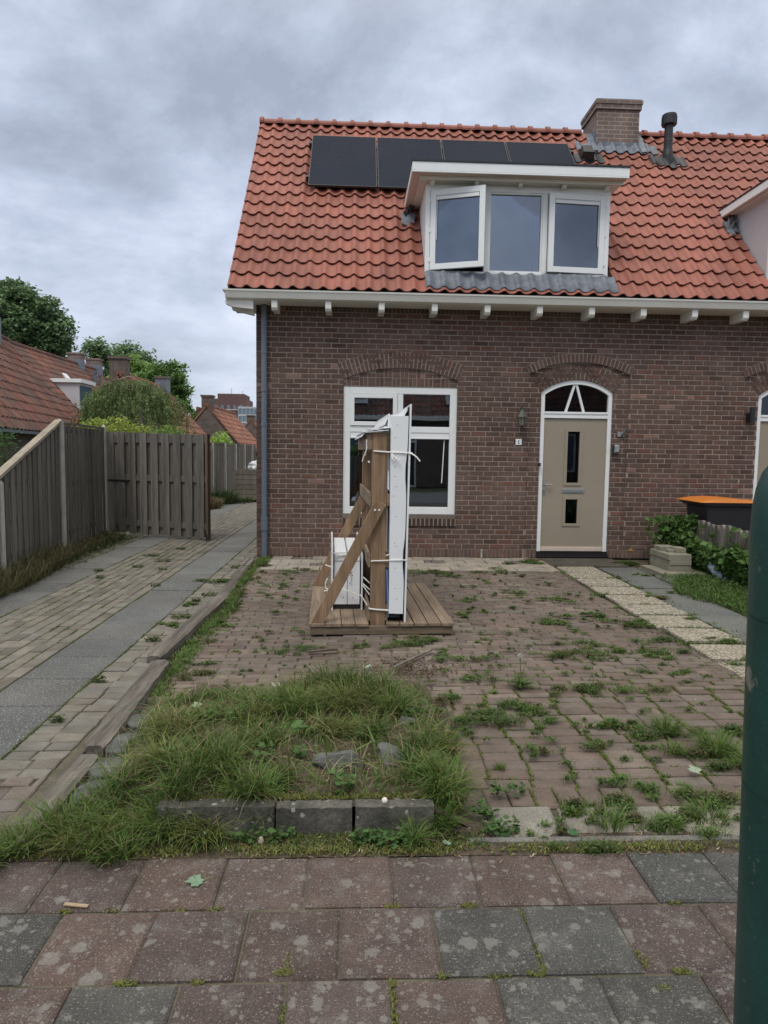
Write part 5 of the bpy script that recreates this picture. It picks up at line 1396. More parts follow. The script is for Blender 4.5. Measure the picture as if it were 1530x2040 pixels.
# near low house, dark weathered roof
far_house('cottage', 'nearest low cottage at the left edge with dark weathered red tiled roof', (-11.95, 15.9, 5.93), (-14.16, 28.95, 5.93), 3.0, 3.0, 2.25, 'tile_old', tw=.34, tl=.40, seg=6,
          chim=[(10.55, 0, .75, .6, 6.95, 'brick_far', .55)])
def ex2(H, pr, sl, rz, wr, Ln, rf):
    at_ = lambda t, s, n=0: pr(t, s, rz-s*sl+n)
    for (t, s, l_, w_) in ((5.3, 1.0, .9, .5), (13.0, 1.55, .8, .45)):
        m = MB(); m.hexa([at_(t, s+w_, .05), at_(t+l_*.6, s+w_, .05), at_(t+l_*.6, s, .05), at_(t, s, .05), at_(t, s+w_, .16), at_(t+l_*.6, s+w_, .16), at_(t+l_*.6, s, .16), at_(t, s, .16)])
        sk = m.build('skylight', 'white', H)
    for (t, l_, s) in ((3.0, 1.9, 1.95), (8.0, 2.1, 2.35)):
        z = rz-s*sl+.55
        m = MB(); m.hexa([pr(t, s+.9, z), pr(t+l_, s+.9, z), pr(t+l_, s-.7, z), pr(t, s-.7, z), pr(t, s+.9, z+.18), pr(t+l_, s+.9, z+.18), pr(t+l_, s-.7, z+.18), pr(t, s-.7, z+.18)])
        dr = m.build('dormer_roof', 'white', H)
        m = MB(); m.hexa([pr(t+.12, s+.75, z-1.3), pr(t+l_-.12, s+.75, z-1.3), pr(t+l_-.12, s-.2, z-.5), pr(t+.12, s-.2, z-.5), pr(t+.12, s+.75, z-.001), pr(t+l_-.12, s+.75, z-.001), pr(t+l_-.12, s-.5, z-.001), pr(t+.12, s-.5, z-.001)])
        m.build('dormer', 'render', H)
        m = MB(); m.hexa([pr(t+.2, s+.76, z-.95), pr(t+l_-.2, s+.76, z-.95), pr(t+l_-.2, s+.78, z-.95), pr(t+.2, s+.78, z-.95), pr(t+.2, s+.76, z-.12), pr(t+l_-.2, s+.76, z-.12), pr(t+l_-.2, s+.78, z-.12), pr(t+.2, s+.78, z-.12)]); m.build('dormer_window', 'office_glass', H)
    m = MB(); m.lathe([(.09, rz-1.3), (.09, rz-.5), (.13, rz-.48), (.13, rz-.36)], *pr(10.0, .95, 0)[:2], 10); m.lathe([(.07, rz-1.3), (.07, rz-.6), (.1, rz-.58), (.1, rz-.5)], *pr(10.5, 1.05, 0)[:2], 10); m.build('roof_vents', 'pipe', H)
far_house('row_house', 'long tiled row house behind the cottage with skylights and white flat dormers', (-16.2, 31.3, 6.5), (-16.2, 44.6, 6.5), 3.4, 3.4, 2.6, 'tile_old', extra=ex2, tw=.26, tl=.36, seg=4,
          chim=[(9.6, -.1, .75, .6, 7.15, 'brick_chimney', .25), (12.4, -.1, .8, .6, 7.2, 'brick_chimney', .3)])
far_house('gable_house', 'tiled gable house behind the weeping tree, its square chimney above the treetop', (-9.1, 27.1, 4.48), (-9.1, 33.6, 4.48), 2.25, 1.7, 1.95, 'tile_far', tw=.24, tl=.33,
          chim=[(.15, -.12, .60, .6, 5.18, 'brick_far', 0), (5.3, .12, .5, .6, 4.98, 'brick_far', .42)])
far_house('gable_house', 'smaller brown gable house right of the weeping tree with chimney on its gable top', (-8.1, 38.0, 4.05), (-8.1, 46.5, 4.05), 1.85, 2.0, 1.85, 'tile_far', tw=.25, tl=.35, seg=4,
          chim=[(.1, 0, .58, .6, 4.62, 'brick_far', 0)])
far_house('gable_house', 'furthest small gable house, half hidden by the brick corner of the main house', (-8.3, 55.0, 4.05), (-8.3, 62.0, 4.05), 2.2, 1.9, 1.5, 'tile_far', tw=.28, tl=.4, seg=3,
          chim=[(.1, 0, .56, .6, 4.45, 'brick_far', 0)])
far_house('gable_house', 'sliver of red roofed house left of the second gable, against the leafy tree', (-11.3, 50.0, 4.6), (-11.3, 56.0, 4.6), 2.2, 2.6, 1.6, 'tile_far', tw=.28, tl=.4, seg=3,
          chim=[(.1, .6, .4, .6, 5.1, 'brick_far', 0)])
# office blocks far off
O_ = thing('office_block', 'distant dark red brick office block above the small gable house', 'building', (-46, 255, 0))
m = MB(); m.box(-53.5, -38.5, 248, 262, 0, 20.2, 0); m.box(-49, -39.5, 248.4, 261, 20.2, 22.0, 0); m.build('wall', 'brick_office', O_)
for k in range(3):
    for q in range(6):
        m = MB(); x = -52.2+q*2.2; m.box(x, x+1.1, 247.93, 247.99, 9.5+k*3.4, 11.2+k*3.4); m.build('window', 'office_glass', O_)
m = MB(); m.box(-53.5, -38.6, 247.9, 248, 16.2, 16.5); m.build('concrete_band', 'render', O_)
m = MB(); m.tube([(-45, 254, 22), (-45, 254, 24.4)], .08, 6); m.tube([(-41, 254, 22), (-41, 254, 23.6)], .08, 6); m.build('aerial', 'pipe', O_)
O_ = thing('glass_office', 'distant blue glass office wing beside the brick office block', 'building', (-32, 250, 0))
m = MB(); m.box(-41, -22, 244, 256, 0, 16.8); m.build('glass_facade', 'office_glass', O_)
m = MB()
for k in range(6): m.box(-41.05, -21.9, 243.9, 244.0, 4+k*2.5, 4.5+k*2.5)
for k in range(15): m.box(-41+k*1.35, -40.85+k*1.35, 243.85, 243.95, 0, 16.8)
m.box(-41.1, -21.9, 243.8, 256.1, 16.8, 17.2); m.build('facade_grid', 'render', O_)

# ============================================================ trees and shrubs
def tree(name, label, base, trunk_h, r0, blobs, ncl, nl, ls, col, spread=.5, aspect=.6, droop=0.0, cat='tree', group=None, limbs=6, hollow=.55):
    T_ = thing(name, label, cat, base, 0, group); bx, by, bz = base
    m = MB(); m.tube([(bx, by, bz-.1), (bx+.03, by, bz+trunk_h*.5), (bx, by, bz+trunk_h)], [r0*1.3, r0, r0*.8], 10)
    for i, bl in enumerate(blobs[:limbs]):
        e = Vector((bl[0], bl[1], bl[2])); s = Vector((bx, by, bz+trunk_h*(.8+.03*i))); md = s.lerp(e, .5)+Vector((rj(-.2, .2), rj(-.2, .2), -.1*(e-s).length))
        m.tube([s, md, e], [r0*.55, r0*.4, r0*.15], 7)
        for k in range(4):
            f = e+Vector((rj(-1, 1), rj(-1, 1), rj(-.4, 1)))*bl[3]*.75; m.tube([md.lerp(e, .4+.1*k), f], [r0*.12, .008], 5, cap=False)
    m.build('trunk', 'bark', T_)
    cl = Cloud()
    for (x, y, z, r) in blobs:
        n = int(ncl*r*r); d = RNG.normal(size=(n, 3)); d /= np.linalg.norm(d, axis=1)[:, None]
        rad = r*(hollow+(1-hollow)*RNG.random(n)**.6)*RNG.uniform(.9, 1.12, n)
        c = np.array([x, y, z])+d*rad[:, None]*np.array([1, 1, .88])
        tint = RNG.uniform(.62, 1.32, n)
        pos = np.repeat(c, nl, 0)+RNG.normal(size=(n*nl, 3))*spread*np.array([.5, .5, .33])
        leaves(cl, pos, ls, np.repeat(np.array(col)[None]*tint[:, None], nl, 0), .22, up=.9, aspect=aspect, droop=droop)
    cl.build('crown', 'leaf', T_); return T_
def blobset(cx, cy, cz, R, rz, n, br, seed):
    r = random.Random(seed); out = []
    for i in range(n):
        for _ in range(60):
            p = (r.uniform(-1, 1), r.uniform(-1, 1), r.uniform(-1, 1))
            if .15 < p[0]**2+p[1]**2+p[2]**2 < 1: break
        out.append((cx+p[0]*R, cy+p[1]*R, cz+p[2]*rz, br*r.uniform(.75, 1.25)))
    return out
GRN = (.040, .085, .028)
tree('broadleaf_tree', 'largest dark green tree, top left above the cottage chimney', (-26.3, 55, 0), 6.5, .35, blobset(-26.4, 55, 10.6, 3.3, 2.7, 30, 1.4, 2)+[(-22.9, 54, 11.0, 1.2), (-22.6, 54, 10.0, 1.1), (-23.5, 54, 12.2, 1.1), (-24.4, 54, 7.4, 1.3)]+[(-23.3, 54, 9.2, 1.3), (-23.6, 54, 8.0, 1.2), (-25, 54, 13.0, 1.0), (-28.6, 54, 12.9, 1.1), (-26.6, 54, 13.0, 1.0), (-30.5, 54, 12, 1.6)], 34, 22, .30, (.11, .175, .085), .5, .75, hollow=.25)  # distant crown colours lightened and blued to stand in for haze
tree('broadleaf_tree', 'open crowned green tree in the middle distance behind the row house chimneys', (-20.5, 60, 0), 5.0, .3, blobset(-20.7, 60, 8.6, 2.7, 1.9, 15, 1.15, 5)+[(-23.4, 60, 7.9, 1.1), (-18.3, 60, 9.0, .9), (-17.9, 60, 7.6, 1.0)], 34, 22, .28, (.115, .18, .085), .45, .75, hollow=.2)
tree('broadleaf_tree', 'low dark tree top between the two big crowns', (-24.8, 62, 0), 4.0, .25, blobset(-25.3, 62, 6.6, 1.7, 1.0, 6, 1.1, 6), 34, 22, .28, (.11, .175, .085), .45, .75)
tree('light_green_tree', 'fresh light green tree directly above the gable house chimney', (-13.2, 42, 0), 3.0, .2, blobset(-13.2, 42, 5.6, 1.5, 1.3, 10, .75, 8), 70, 22, .20, (.15, .24, .065), .30, .6, hollow=.2)
tree('chestnut_tree', 'drooping leafy chestnut tree right of the gable house ridge', (-11.0, 40, 0), 3.0, .2, [(-11.2, 40, 6.0, .8), (-10.7, 40, 5.3, .9), (-11.9, 40, 5.3, .8), (-10.35, 40, 4.6, .85), (-9.95, 39.5, 3.9, .75), (-11.2, 40, 4.4, .9), (-10.1, 40, 3.1, .8), (-10.2, 40, 6.25, .45), (-9.8, 39.5, 5.7, .42), (-9.85, 39.6, 5.2, .5), (-9.2, 39.5, 3.2, .5)], 90, 20, .26, (.10, .18, .05), .30, .42, droop=1.5, hollow=.2)
# weeping tree
def weeping():
    T_ = thing('weeping_tree', 'round weeping tree with hanging narrow leaves behind the gate', 'tree', (-6.35, 20, 0)); cx, cy = -6.35, 20.0
    m = MB(); m.tube([(cx, cy, -.1), (cx+.05, cy, 1.6), (cx, cy, 3.1)], [.10, .08, .06], 10)
    tops = []
    for i in range(26):
        a = 2*PI*i/26+rj(-.1, .1); R = rj(.6, 1.35)
        P = [(cx, cy, 2.9)]; 
        for t in (.3, .6, .85, 1): P.append((cx+math.cos(a)*R*t, cy+math.sin(a)*R*t, 3.05+.42*math.sin(t*PI*.72)-.25*t*t))
        m.tube(P, [.03, .022, .016, .010, .004], 6, cap=False)
    m.tube([(cx-.35, cy-.3, 3.5), (cx+.0, cy-.3, 3.62), (cx+.3, cy-.3, 3.50)], [.015, .02, .015], 6, 0, 3.2)
    m.build('trunk', 'bark', T_)
    cl = Cloud(); n = 760
    a = RNG.uniform(0, 2*PI, n); R = 1.38*np.sqrt(RNG.random(n))*RNG.uniform(.85, 1.06, n)
    lump = 1+.10*np.sin(a*5+1)+.07*np.sin(a*9)
    x = cx+np.cos(a)*R*lump; y = cy+np.sin(a)*R*lump; zt = 3.52-.85*(R/1.42)**2.4+RNG.normal(size=n)*.06
    ln = RNG.uniform(.5, 1.7, n)*(.35+.65*R/1.4)
    for i in range(n):
        k = int(14+ln[i]*26); t = np.sort(RNG.random(k)); tint = RNG.uniform(.65, 1.35)
        out = .16*t
        pos = np.stack([x[i]+np.cos(a[i])*out+RNG.normal(size=k)*.022, y[i]+np.sin(a[i])*out+RNG.normal(size=k)*.022, zt[i]-t*ln[i]+RNG.normal(size=k)*.02], 1)
        leaves(cl, pos, .085, np.array([.11, .155, .06])*tint, .25, up=0, aspect=.34, droop=2.5)
    cl.build('crown', 'leaf', T_)
weeping()
def bush(name, label, c, r, n, ls, col, cat='shrub', asp=.6, base=None):
    T_ = thing(name, label, cat, (c[0], c[1], base if base is not None else 0)); m = MB()
    for k in range(9):
        a = rj(0, 2*PI); m.tube([(c[0]+rj(-.05, .05), c[1], base or 0), (c[0]+math.cos(a)*r[0]*.35, c[1]+math.sin(a)*r[1]*.35, c[2]*.6), (c[0]+math.cos(a)*r[0]*.7, c[1]+math.sin(a)*r[1]*.7, c[2]+r[2]*rj(0, .6))], [.018, .012, .005], 5, cap=False)
    m.build('stems', 'bark', T_)
    cl = Cloud(); k = max(8, n//14); d = RNG.normal(size=(k, 3)); d /= np.linalg.norm(d, axis=1)[:, None]; q = np.array(c)+d*np.array(r)*(RNG.random(k)**.4)[:, None]
    tint = RNG.uniform(.7, 1.3, k)
    pos = np.repeat(q, 14, 0)+RNG.normal(size=(k*14, 3))*np.array(r)*.17
    leaves(cl, pos, ls, np.repeat(np.array(col)[None]*tint[:, None], 14, 0), .2, up=.7, aspect=asp); cl.build('foliage', 'leaf', T_)
bush('green_bush', 'yellow-green bush peeping over the fence below the weeping tree', (-6.0, 17.0, 1.95), (.95, .6, .42), 3000, .085, (.17, .22, .04))
bush('green_bush', 'yellow-green bush right of the weeping tree, just above the gate corner', (-4.95, 18.2, 1.85), (.55, .5, .35), 1500, .08, (.12, .19, .045))
bush('green_bush', 'bright green bush top rising behind the far lane fence', (-5.1, 26.5, 1.75), (.42, .5, .50), 1500, .09, (.20, .32, .05))
bush('fern_bush', 'feathery green shrub at the left picture edge in front of the cottage', (-5.35, 10.2, 1.35), (.42, .42, .75), 2600, .07, (.05, .11, .03), asp=.3)

# ============================================================ right side: picket fence with ivy, bin, paver stack
F4 = thing('scalloped_fence', 'low mossy scalloped wooden edging fence overgrown with ivy in front of the bin', 'fence', (4.76, 7.4, 0))
y = 9.95; k = 0
m = MB(); m.box(4.80, 4.83, 4.4, 9.95, .2, .27); m.box(4.80, 4.83, 4.4, 9.95, .5, .56); m.build('fence_rail', 'fence', F4)
m = MB()
while y > 4.4:
    zt = .70+.015*math.sin(k*1.3); w = .118; P = [(y-w, .0), (y, .0), (y, zt-.05), (y-w*.25, zt-.01), (y-w*.5, zt), (y-w*.75, zt-.01), (y-w, zt-.05)]
    m.prism(P, 'x', 4.755, 4.80, 0, rj(.75, 1.25)); y -= w+.012; k += 1
m.build('fence_pale', 'fence', F4)
T_ = thing('ivy_plant', 'dense ivy climbing over the low scalloped fence', 'climbing plant', (4.65, 7.5, 0)); cl = Cloud()
n = 5200; yy = 9.75-5.0*RNG.random(n)**1.0; hh = np.clip(.72-.10*np.abs(np.sin(yy*1.9))-.05*np.sin(yy*6.1)-np.clip(.5-np.abs(yy-9.3), 0, 1)*-.25, .1, 1.0)
zz = hh*RNG.random(n)**.75*np.where(yy < 9.15, RNG.choice([.55, .62, .72, .98], n, p=[.4, .35, .2, .05]), 1.05); xx = 4.74-.16*np.sin(PI*np.clip(zz/hh, 0, 1)*.8+.25)*RNG.uniform(.3, 1.2, n)
leaves(cl, np.stack([xx, yy, zz], 1), .085, np.array([.06, .115, .03])[None]*RNG.uniform(.6, 1.4, (n, 1)), .2, up=.5, aspect=.85)
n = 520; leaves(cl, np.stack([4.60+RNG.normal(size=n)*.11, 9.80+RNG.normal(size=n)*.10, RNG.random(n)*.70], 1), .085, (.06, .115, .03), .35, up=.4, aspect=.8)
cl.build('ivy_leaves', 'leaf', T_)
m = MB()
for k in range(40):
    y0 = 9.7-k*.13; m.tube([(4.74, y0, 0), (4.72+rj(-.03, .02), y0+rj(-.06, .06), .3), (4.74, y0+rj(-.12, .12), .62)], [.008, .006, .003], 5, cap=False)
m.build('ivy_stems', 'bark', T_)
B = thing('wheelie_bin', 'black wheeled bin with orange lid behind the scalloped fence', 'bin', (5.15, 9.45, 0))
m = MB()
m.hexa([(4.93, 9.22, .08), (5.60, 9.22, .08), (5.60, 9.68, .08), (4.93, 9.68, .08), (4.84, 9.14, .90), (5.72, 9.14, .90), (5.72, 9.74, .90), (4.84, 9.74, .90)]); 
m.hexa([(4.81, 9.11, .90), (5.75, 9.11, .90), (5.75, 9.77, .90), (4.81, 9.77, .90), (4.74, 9.10, .955), (5.76, 9.10, .955), (5.76, 9.78, .955), (4.74, 9.78, .955)])
m.build('bin_body', 'bin', B, bevel=.015)
m = MB(); n = 10
for k in range(n):
    a, b = k/n, (k+1)/n; f = lambda t: (4.72+1.05*t, .957+.042*math.sin(PI*min(1, t*1.1)**.8)*(1 if t < .9 else .7)-.0)
    (xa, za), (xb, zb) = f(a), f(b)
    m.hexa([(xa, 9.085, .957), (xb, 9.085, .957), (xb, 9.80, .957), (xa, 9.80, .957), (xa, 9.10, za+.004), (xb, 9.10, zb+.004), (xb, 9.78, zb+.012), (xa, 9.78, za+.012)])
m.build('bin_lid', 'orange', B)
for x in (4.99,):
    for y in (9.17, 9.70): m = MB(); m.tube([(x, y, .10), (x, y+.05, .10)], .10, 18); m.build('wheel', 'blackmatt', B)
# stack of pavers
def paver_slab(x0, x1, y0, y1, z0, z1, label):
    m = MB(); m.box(x0, x1, y0, y1, z0, z1, 0, rj(.92, 1.06)); tag(m.build('paving_slab', 'stack', bevel=.005), label, 'paving slab', 'loose slabs stacked by the house wall')
MT['stack'] = mat('sandstone_paver', (.25, .235, .18), .93, .15, 5, bump=.4, bscale=120, fine=.2, two=((.17, .17, .13), 3, .5, .7, .5))
paver_slab(4.02, 4.62, 8.60, 9.30, .0, .062, 'lowest and widest slab of the stack by the wall')
paver_slab(4.18, 4.475, 8.78, 9.37, .063, .142, 'second slab from the bottom of the wall stack')
paver_slab(4.185, 4.478, 8.77, 9.375, .143, .205, 'third slab from the bottom of the wall stack')
paver_slab(4.175, 4.476, 8.775, 9.37, .206, .285, 'large top slab of the stack, under the small pieces')
paver_slab(4.21, 4.42, 9.12, 9.34, .286, .345, 'small paver at the back on top of the stack')
paver_slab(4.34, 4.475, 8.93, 9.11, .286, .352, 'small block at the right front on top of the stack')
paver_slab(4.25, 4.335, 8.98, 9.07, .286, .325, 'tiny yellowish block on top of the stack, leftmost in front')
W_ = MB(); W_.tube([(4.60, 8.55, .20), (4.63, 8.52, .18), (4.66, 8.40, .10), (4.72, 8.25, .05), (4.82, 8.1, .03)], [.05, .07, .075, .06, .03], 12)
tag(W_.build('plastic_wrap', 'wrap', smooth=True), 'twisted blue-grey plastic wrap in the grass right of the slab stack', 'plastic wrap')
# ============================================================ dark green post in the near foreground
T_ = thing('green_post', 'thick dark green round post with pale spots in the right foreground', 'post', (.725, 1.0, 0))
def lathe_open(prof):
    m = MB(); m.tube([(.729+(1.33-z)*.026, 1.0, z) for r, z in prof], [r for r, z in prof], 96, cap=False); return m
zz = [-.02+i*(1.345/30) for i in range(31)]
PO = lathe_open([(.110, z) for z in zz]).build('post_shaft', 'green', T_, smooth=True)
m = lathe_open([(.1102, 1.3256), (.1102, 1.40), (.1100, 1.46), (.1085, 1.495), (.104, 1.525), (.096, 1.55), (.080, 1.572), (.055, 1.587), (.028, 1.594), (.001, 1.596)]); m.build('post_cap', 'green', T_, smooth=True)
for z in (1.05, 1.3255):
    m = MB(); m.tube([(.729+(1.33-z)*.026, 1.0, z-.0009), (.729+(1.33-z)*.026, 1.0, z+.0009)], .1106, 96, cap=False); m.build('seam_ring', mat('seam', (.006, .035, .028), .6), T_)
a = math.radians(-158); ux, uy = .729+math.cos(a)*.1105, 1.0+math.sin(a)*.1105
m = MB(); m.tube([(ux, uy, 1.30), (ux-.004, uy-.001, 1.30)], .008, 16); m.build('screw_hole', 'blackmatt', T_)

# ============================================================ house across the street (mirrored in the panes)
OP = thing('opposite_house', 'brick house with red tiled roof across the street, seen mirrored in the window panes', 'house', (1.0, -12.5, 0))
m = MB(); m.box(-9, 12, -18, -11.5, 0, 3.3); m.build('wall', 'brick_far', OP)
F_ = frame((12.2, -11.2, 3.3), (-1, 0, 0), (0, -.67, .74)); m = old_roof(F_, 88, 15, .24, .34, seg=4); m.build('roof', 'tile_old', OP, recalc=False)
for x in (-5.0, -.6, 5.2, 9.0):
    m = MB(); window_frame_box(m, x, x+1.5, .8, 2.6, .1, -11.5, -11.44); w = m.build('window', 'white', OP); m = MB(); m.box(x+.1, x+1.4, -11.5, -11.46, .9, 2.5); m.build('pane', 'office_glass', w)
for x in (1.9, 7.4):
    m = MB(); window_frame_box(m, x, x+1.0, 0, 2.6, .07, -11.5, -11.44); m.box(x+.07, x+.93, -11.5, -11.44, 2.1, 2.18); w = m.build('door_frame', 'white', OP); m = MB(); m.box(x+.07, x+.93, -11.5, -11.46, 0, 2.1); m.build('front_door', 'roomdark', w)
for x in (-1.8, 4.3):
    m = MB(); m.box(x, x+2.4, -13.2, -11.6, 3.9, 5.2); d_ = m.build('dormer', 'white', OP); m = MB(); m.box(x+.15, x+2.25, -11.6, -11.57, 4.1, 5.0); m.build('dormer_window', 'office_glass', d_)
m = MB(); m.box(-9.2, 12.2, -11.5, -11.1, 3.12, 3.30); m.build('gutter', 'cream', OP)
T_ = thing('street_fence', 'grey board fence across the street, seen mirrored in the lower left pane', 'fence', (-1.5, -8.2, 0))
m = MB(); panel(m, (-3.5, -8.2), (.8, -8.2), .05, 1.5, 1.5, w=.14); m.build('fence_boards', 'fence_far', T_)
m = MB(); m.box(.45, .55, -8.16, -8.06, 0, 1.55); m.build('fence_post', 'conc_post', T_)
bush('hedge_bush', 'bright leafy bush above the street fence, seen mirrored in the lower left pane', (-.3, -8.6, 1.62), (1.2, .35, .28), 2500, .09, (.12, .22, .05))
# ============================================================ grass, weeds, leaves
G1c = np.array([.125, .185, .036]); G2c = np.array([.076, .142, .036]); G3c = np.array([.20, .20, .07]); MOSS = np.array([.13, .155, .03])
def disc(cx, cy, r, n, ry=None):
    a = RNG.uniform(0, 2*PI, n); q = np.sqrt(RNG.random(n)); return np.stack([cx+np.cos(a)*q*r, cy+np.sin(a)*q*(ry or r), np.zeros(n)], 1)
def mixcol(n, a, b): t = RNG.random((n, 1)); return a*(1-t)+b*t
vb = np.vectorize(bed_z)
def on_bed(P):
    P[:, 2] = np.where((P[:, 1] > 2.79) & (P[:, 0] < .56) & (P[:, 0] > -1.3) & (P[:, 1] < 4.75), vb(P[:, 0], P[:, 1]), 0.0); return P
cl = Cloud()
# general cover of the bed
n = 6500; P = np.stack([RNG.uniform(-1.22, .52, n), RNG.uniform(2.80, 4.65, n), np.zeros(n)], 1)
den = .55+.45*np.sin(P[:, 0]*7+1)*np.sin(P[:, 1]*6+2); k = np.array([inside(bedpoly, x, y) for x, y in P[:, :2]]) & (RNG.random(n) < den+.25)
hole = (((P[:, 0]+.05)/.17)**2+((P[:, 1]-3.04)/.13)**2 < 1) | (((P[:, 0]-.19)/.11)**2+((P[:, 1]-3.13)/.12)**2 < 1) | ((P[:, 0]+.30)**2/.035+(P[:, 1]-3.12)**2/.03 < 1) | ((P[:, 0]-.30)**2/.05+(P[:, 1]-4.5)**2/.05 < 1)
P = on_bed(P[k & (~hole | (RNG.random(n) < .35))]); blades(cl, P, .075, .9, .0042, mixcol(len(P), G1c, G2c))
n = 6500; P = np.stack([RNG.uniform(-1.22, .52, n), RNG.uniform(2.80, 4.6, n), np.zeros(n)], 1)
k = np.array([inside(bedpoly, x, y) for x, y in P[:, :2]]); P = on_bed(P[k]); blades(cl, P, .022, .8, .005, mixcol(len(P), MOSS, G1c))
tufts = [(-.33, 4.15, .16, .20), (-.12, 4.28, .15, .26), (.03, 4.18, .14, .27), (.16, 4.05, .13, .24), (-.02, 3.85, .18, .20), (.22, 3.72, .12, .20), (-.30, 3.80, .20, .19), (-.55, 3.95, .18, .15),
         (.48, 3.42, .10, .17), (.50, 3.15, .08, .14), (.42, 2.90, .11, .20), (.37, 2.72, .07, .15), (-.90, 3.45, .16, .20), (-.68, 3.30, .16, .22), (-.45, 3.35, .15, .19), (-.62, 3.02, .14, .20), (-.86, 3.08, .14, .20),
         (-1.02, 2.88, .14, .17), (-1.16, 2.74, .14, .17), (-1.28, 2.62, .10, .13), (-1.05, 2.62, .12, .15), (-.75, 2.82, .12, .19), (-.45, 2.86, .11, .18), (-.33, 2.98, .09, .14), (-1.0, 3.75, .13, .13),
         (-1.05, 4.05, .14, .09), (-.80, 4.12, .14, .08), (.10, 3.46, .10, .13), (-.1, 3.52, .14, .15), (.33, 3.25, .10, .16), (-.92, 2.56, .10, .12), (-1.38, 2.50, .10, .11), (-.55, 3.6, .15, .18), (-.78, 3.7, .13, .17),(.30, 3.00, .09, .17), (-.78, 2.70, .10, .15), (-.60, 2.68, .09, .13), (-.38, 2.80, .08, .15), (-.95, 2.72, .11, .16), (.39, 2.82, .08, .16)]
for i, (x, y, r, h) in enumerate(tufts):
    h *= (1.05 if y < 3.05 else .76) if x < -.4 else .95
    n = int((330 if y < 3.05 else 225 if x < -.4 else 280)*(r/.13)**1.3); P = on_bed(disc(x, y, r*.75, n)); lean_az = rj(-2.6, -.6)
    a = np.where(RNG.random(n) < .5, np.arctan2(P[:, 1]-y, P[:, 0]-x)+RNG.normal(size=n)*.5, lean_az+RNG.normal(size=n)*.6)
    c = mixcol(n, G1c, G2c)*rj(.8, 1.2) if i % 4 else mixcol(n, G1c, G3c)*rj(.85, 1.1)
    blades(cl, P, h, rj(.75, 1.2), .0046, c, .28, az=a)
    nd = n//12; P = on_bed(disc(x, y, r, nd)); blades(cl, P, h*1.1, 1.2, .004, np.array([.21, .18, .09]), .2)
for k_ in range(46):                              # dock, plantain and clover leaves among the blades, and dead stalks
    x, y = rj(-1.15, .48), rj(2.84, 4.5)
    if not inside(bedpoly, x, y): continue
    n = random.randint(10, 34); P = on_bed(disc(x, y, rj(.03, .09), n)); P[:, 2] += RNG.uniform(.01, .07, n); leaves(cl, P, rj(.022, .048), np.array([.085, .165, .045])*rj(.8, 1.25), .2, up=1.4, aspect=rj(.45, .8))
n = 900; P = np.stack([RNG.uniform(-1.2, .5, n), RNG.uniform(2.8, 4.6, n), np.zeros(n)], 1)
k = np.array([inside(bedpoly, x, y) for x, y in P[:, :2]]); P = on_bed(P[k]); blades(cl, P, .16, 1.3, .0036, np.array([.30, .25, .13]), .35)
n = 260; P = np.stack([RNG.uniform(-1.2, .5, n), RNG.uniform(2.8, 4.6, n), np.zeros(n)], 1)
k = np.array([inside(bedpoly, x, y) for x, y in P[:, :2]]); P = on_bed(P[k]); blades(cl, P, .20, 1.1, .009, mixcol(len(P), G1c, G2c), .3)
tag(cl.build('bed_grass', 'grass', at=(-.4, 3.5, 0)), None, None, kind='stuff')
# low grass and moss along the foot of the kerb stones and the edge of the pavement
cl = Cloud()
n = 11000; P = np.stack([RNG.uniform(-1.5, 3.6, n), 2.578+RNG.normal(size=n)*.020, np.zeros(n)], 1)
k = RNG.random(n) < .45+.4*np.sin(P[:, 0]*9)*np.sin(P[:, 0]*3.3); P = P[k]; blades(cl, P, .022, .9, .0055, mixcol(len(P), MOSS*1.2, G3c), .3)
n = 2500; P = np.stack([RNG.uniform(-.85, .55, n), RNG.uniform(2.58, 2.70, n), np.zeros(n)], 1); blades(cl, P, .022, .9, .005, mixcol(len(P), MOSS, G2c), .3)
n = 2000; P = np.stack([RNG.uniform(-.78, .36, n), RNG.uniform(2.79, 2.84, n), np.full(n, .10)], 1); blades(cl, P, .016, .8, .0055, mixcol(len(P), MOSS*1.15, G3c), .3)
# the pavement joints
for x, y, r, n in [(-.97, 2.247, .02, 60), (-.66, 1.922, .035, 160), (-.45, 1.922, .02, 70), (-.20, 1.95, .03, 130), (-.19, 1.99, .015, 60), (-.18, 1.80, .014, 70), (-.18, 1.70, .014, 70), (.28, 1.93, .02, 50), (.60, 2.02, .014, 60), (.59, 1.95, .025, 130), (.57, 1.93, .03, 110), (.12, 1.84, .014, 120), (.125, 1.76, .014, 120), (.125, 1.90, .02, 80),
                   (.92, 1.98, .014, 60), (1.02, 1.925, .03, 90), (.145, 2.25, .03, 60), (.42, 2.247, .035, 80), (-.47, 2.247, .04, 70), (-.6, 2.247, .04, 60), (.93, 1.86, .02, 60), (1.15, 2.24, .03, 50), (-1.2, 1.92, .03, 60), (-.82, 2.247, .03, 40), (.45, 1.925, .04, 60), (.60, 2.19, .014, 40)]:
    blades(cl, disc(x, y, r, n, min(r, .014) if r > .018 else r*3)+np.array([0, 0, -.006]), .013, .9, .0042, mixcol(n, MOSS*1.2, G3c), .3)
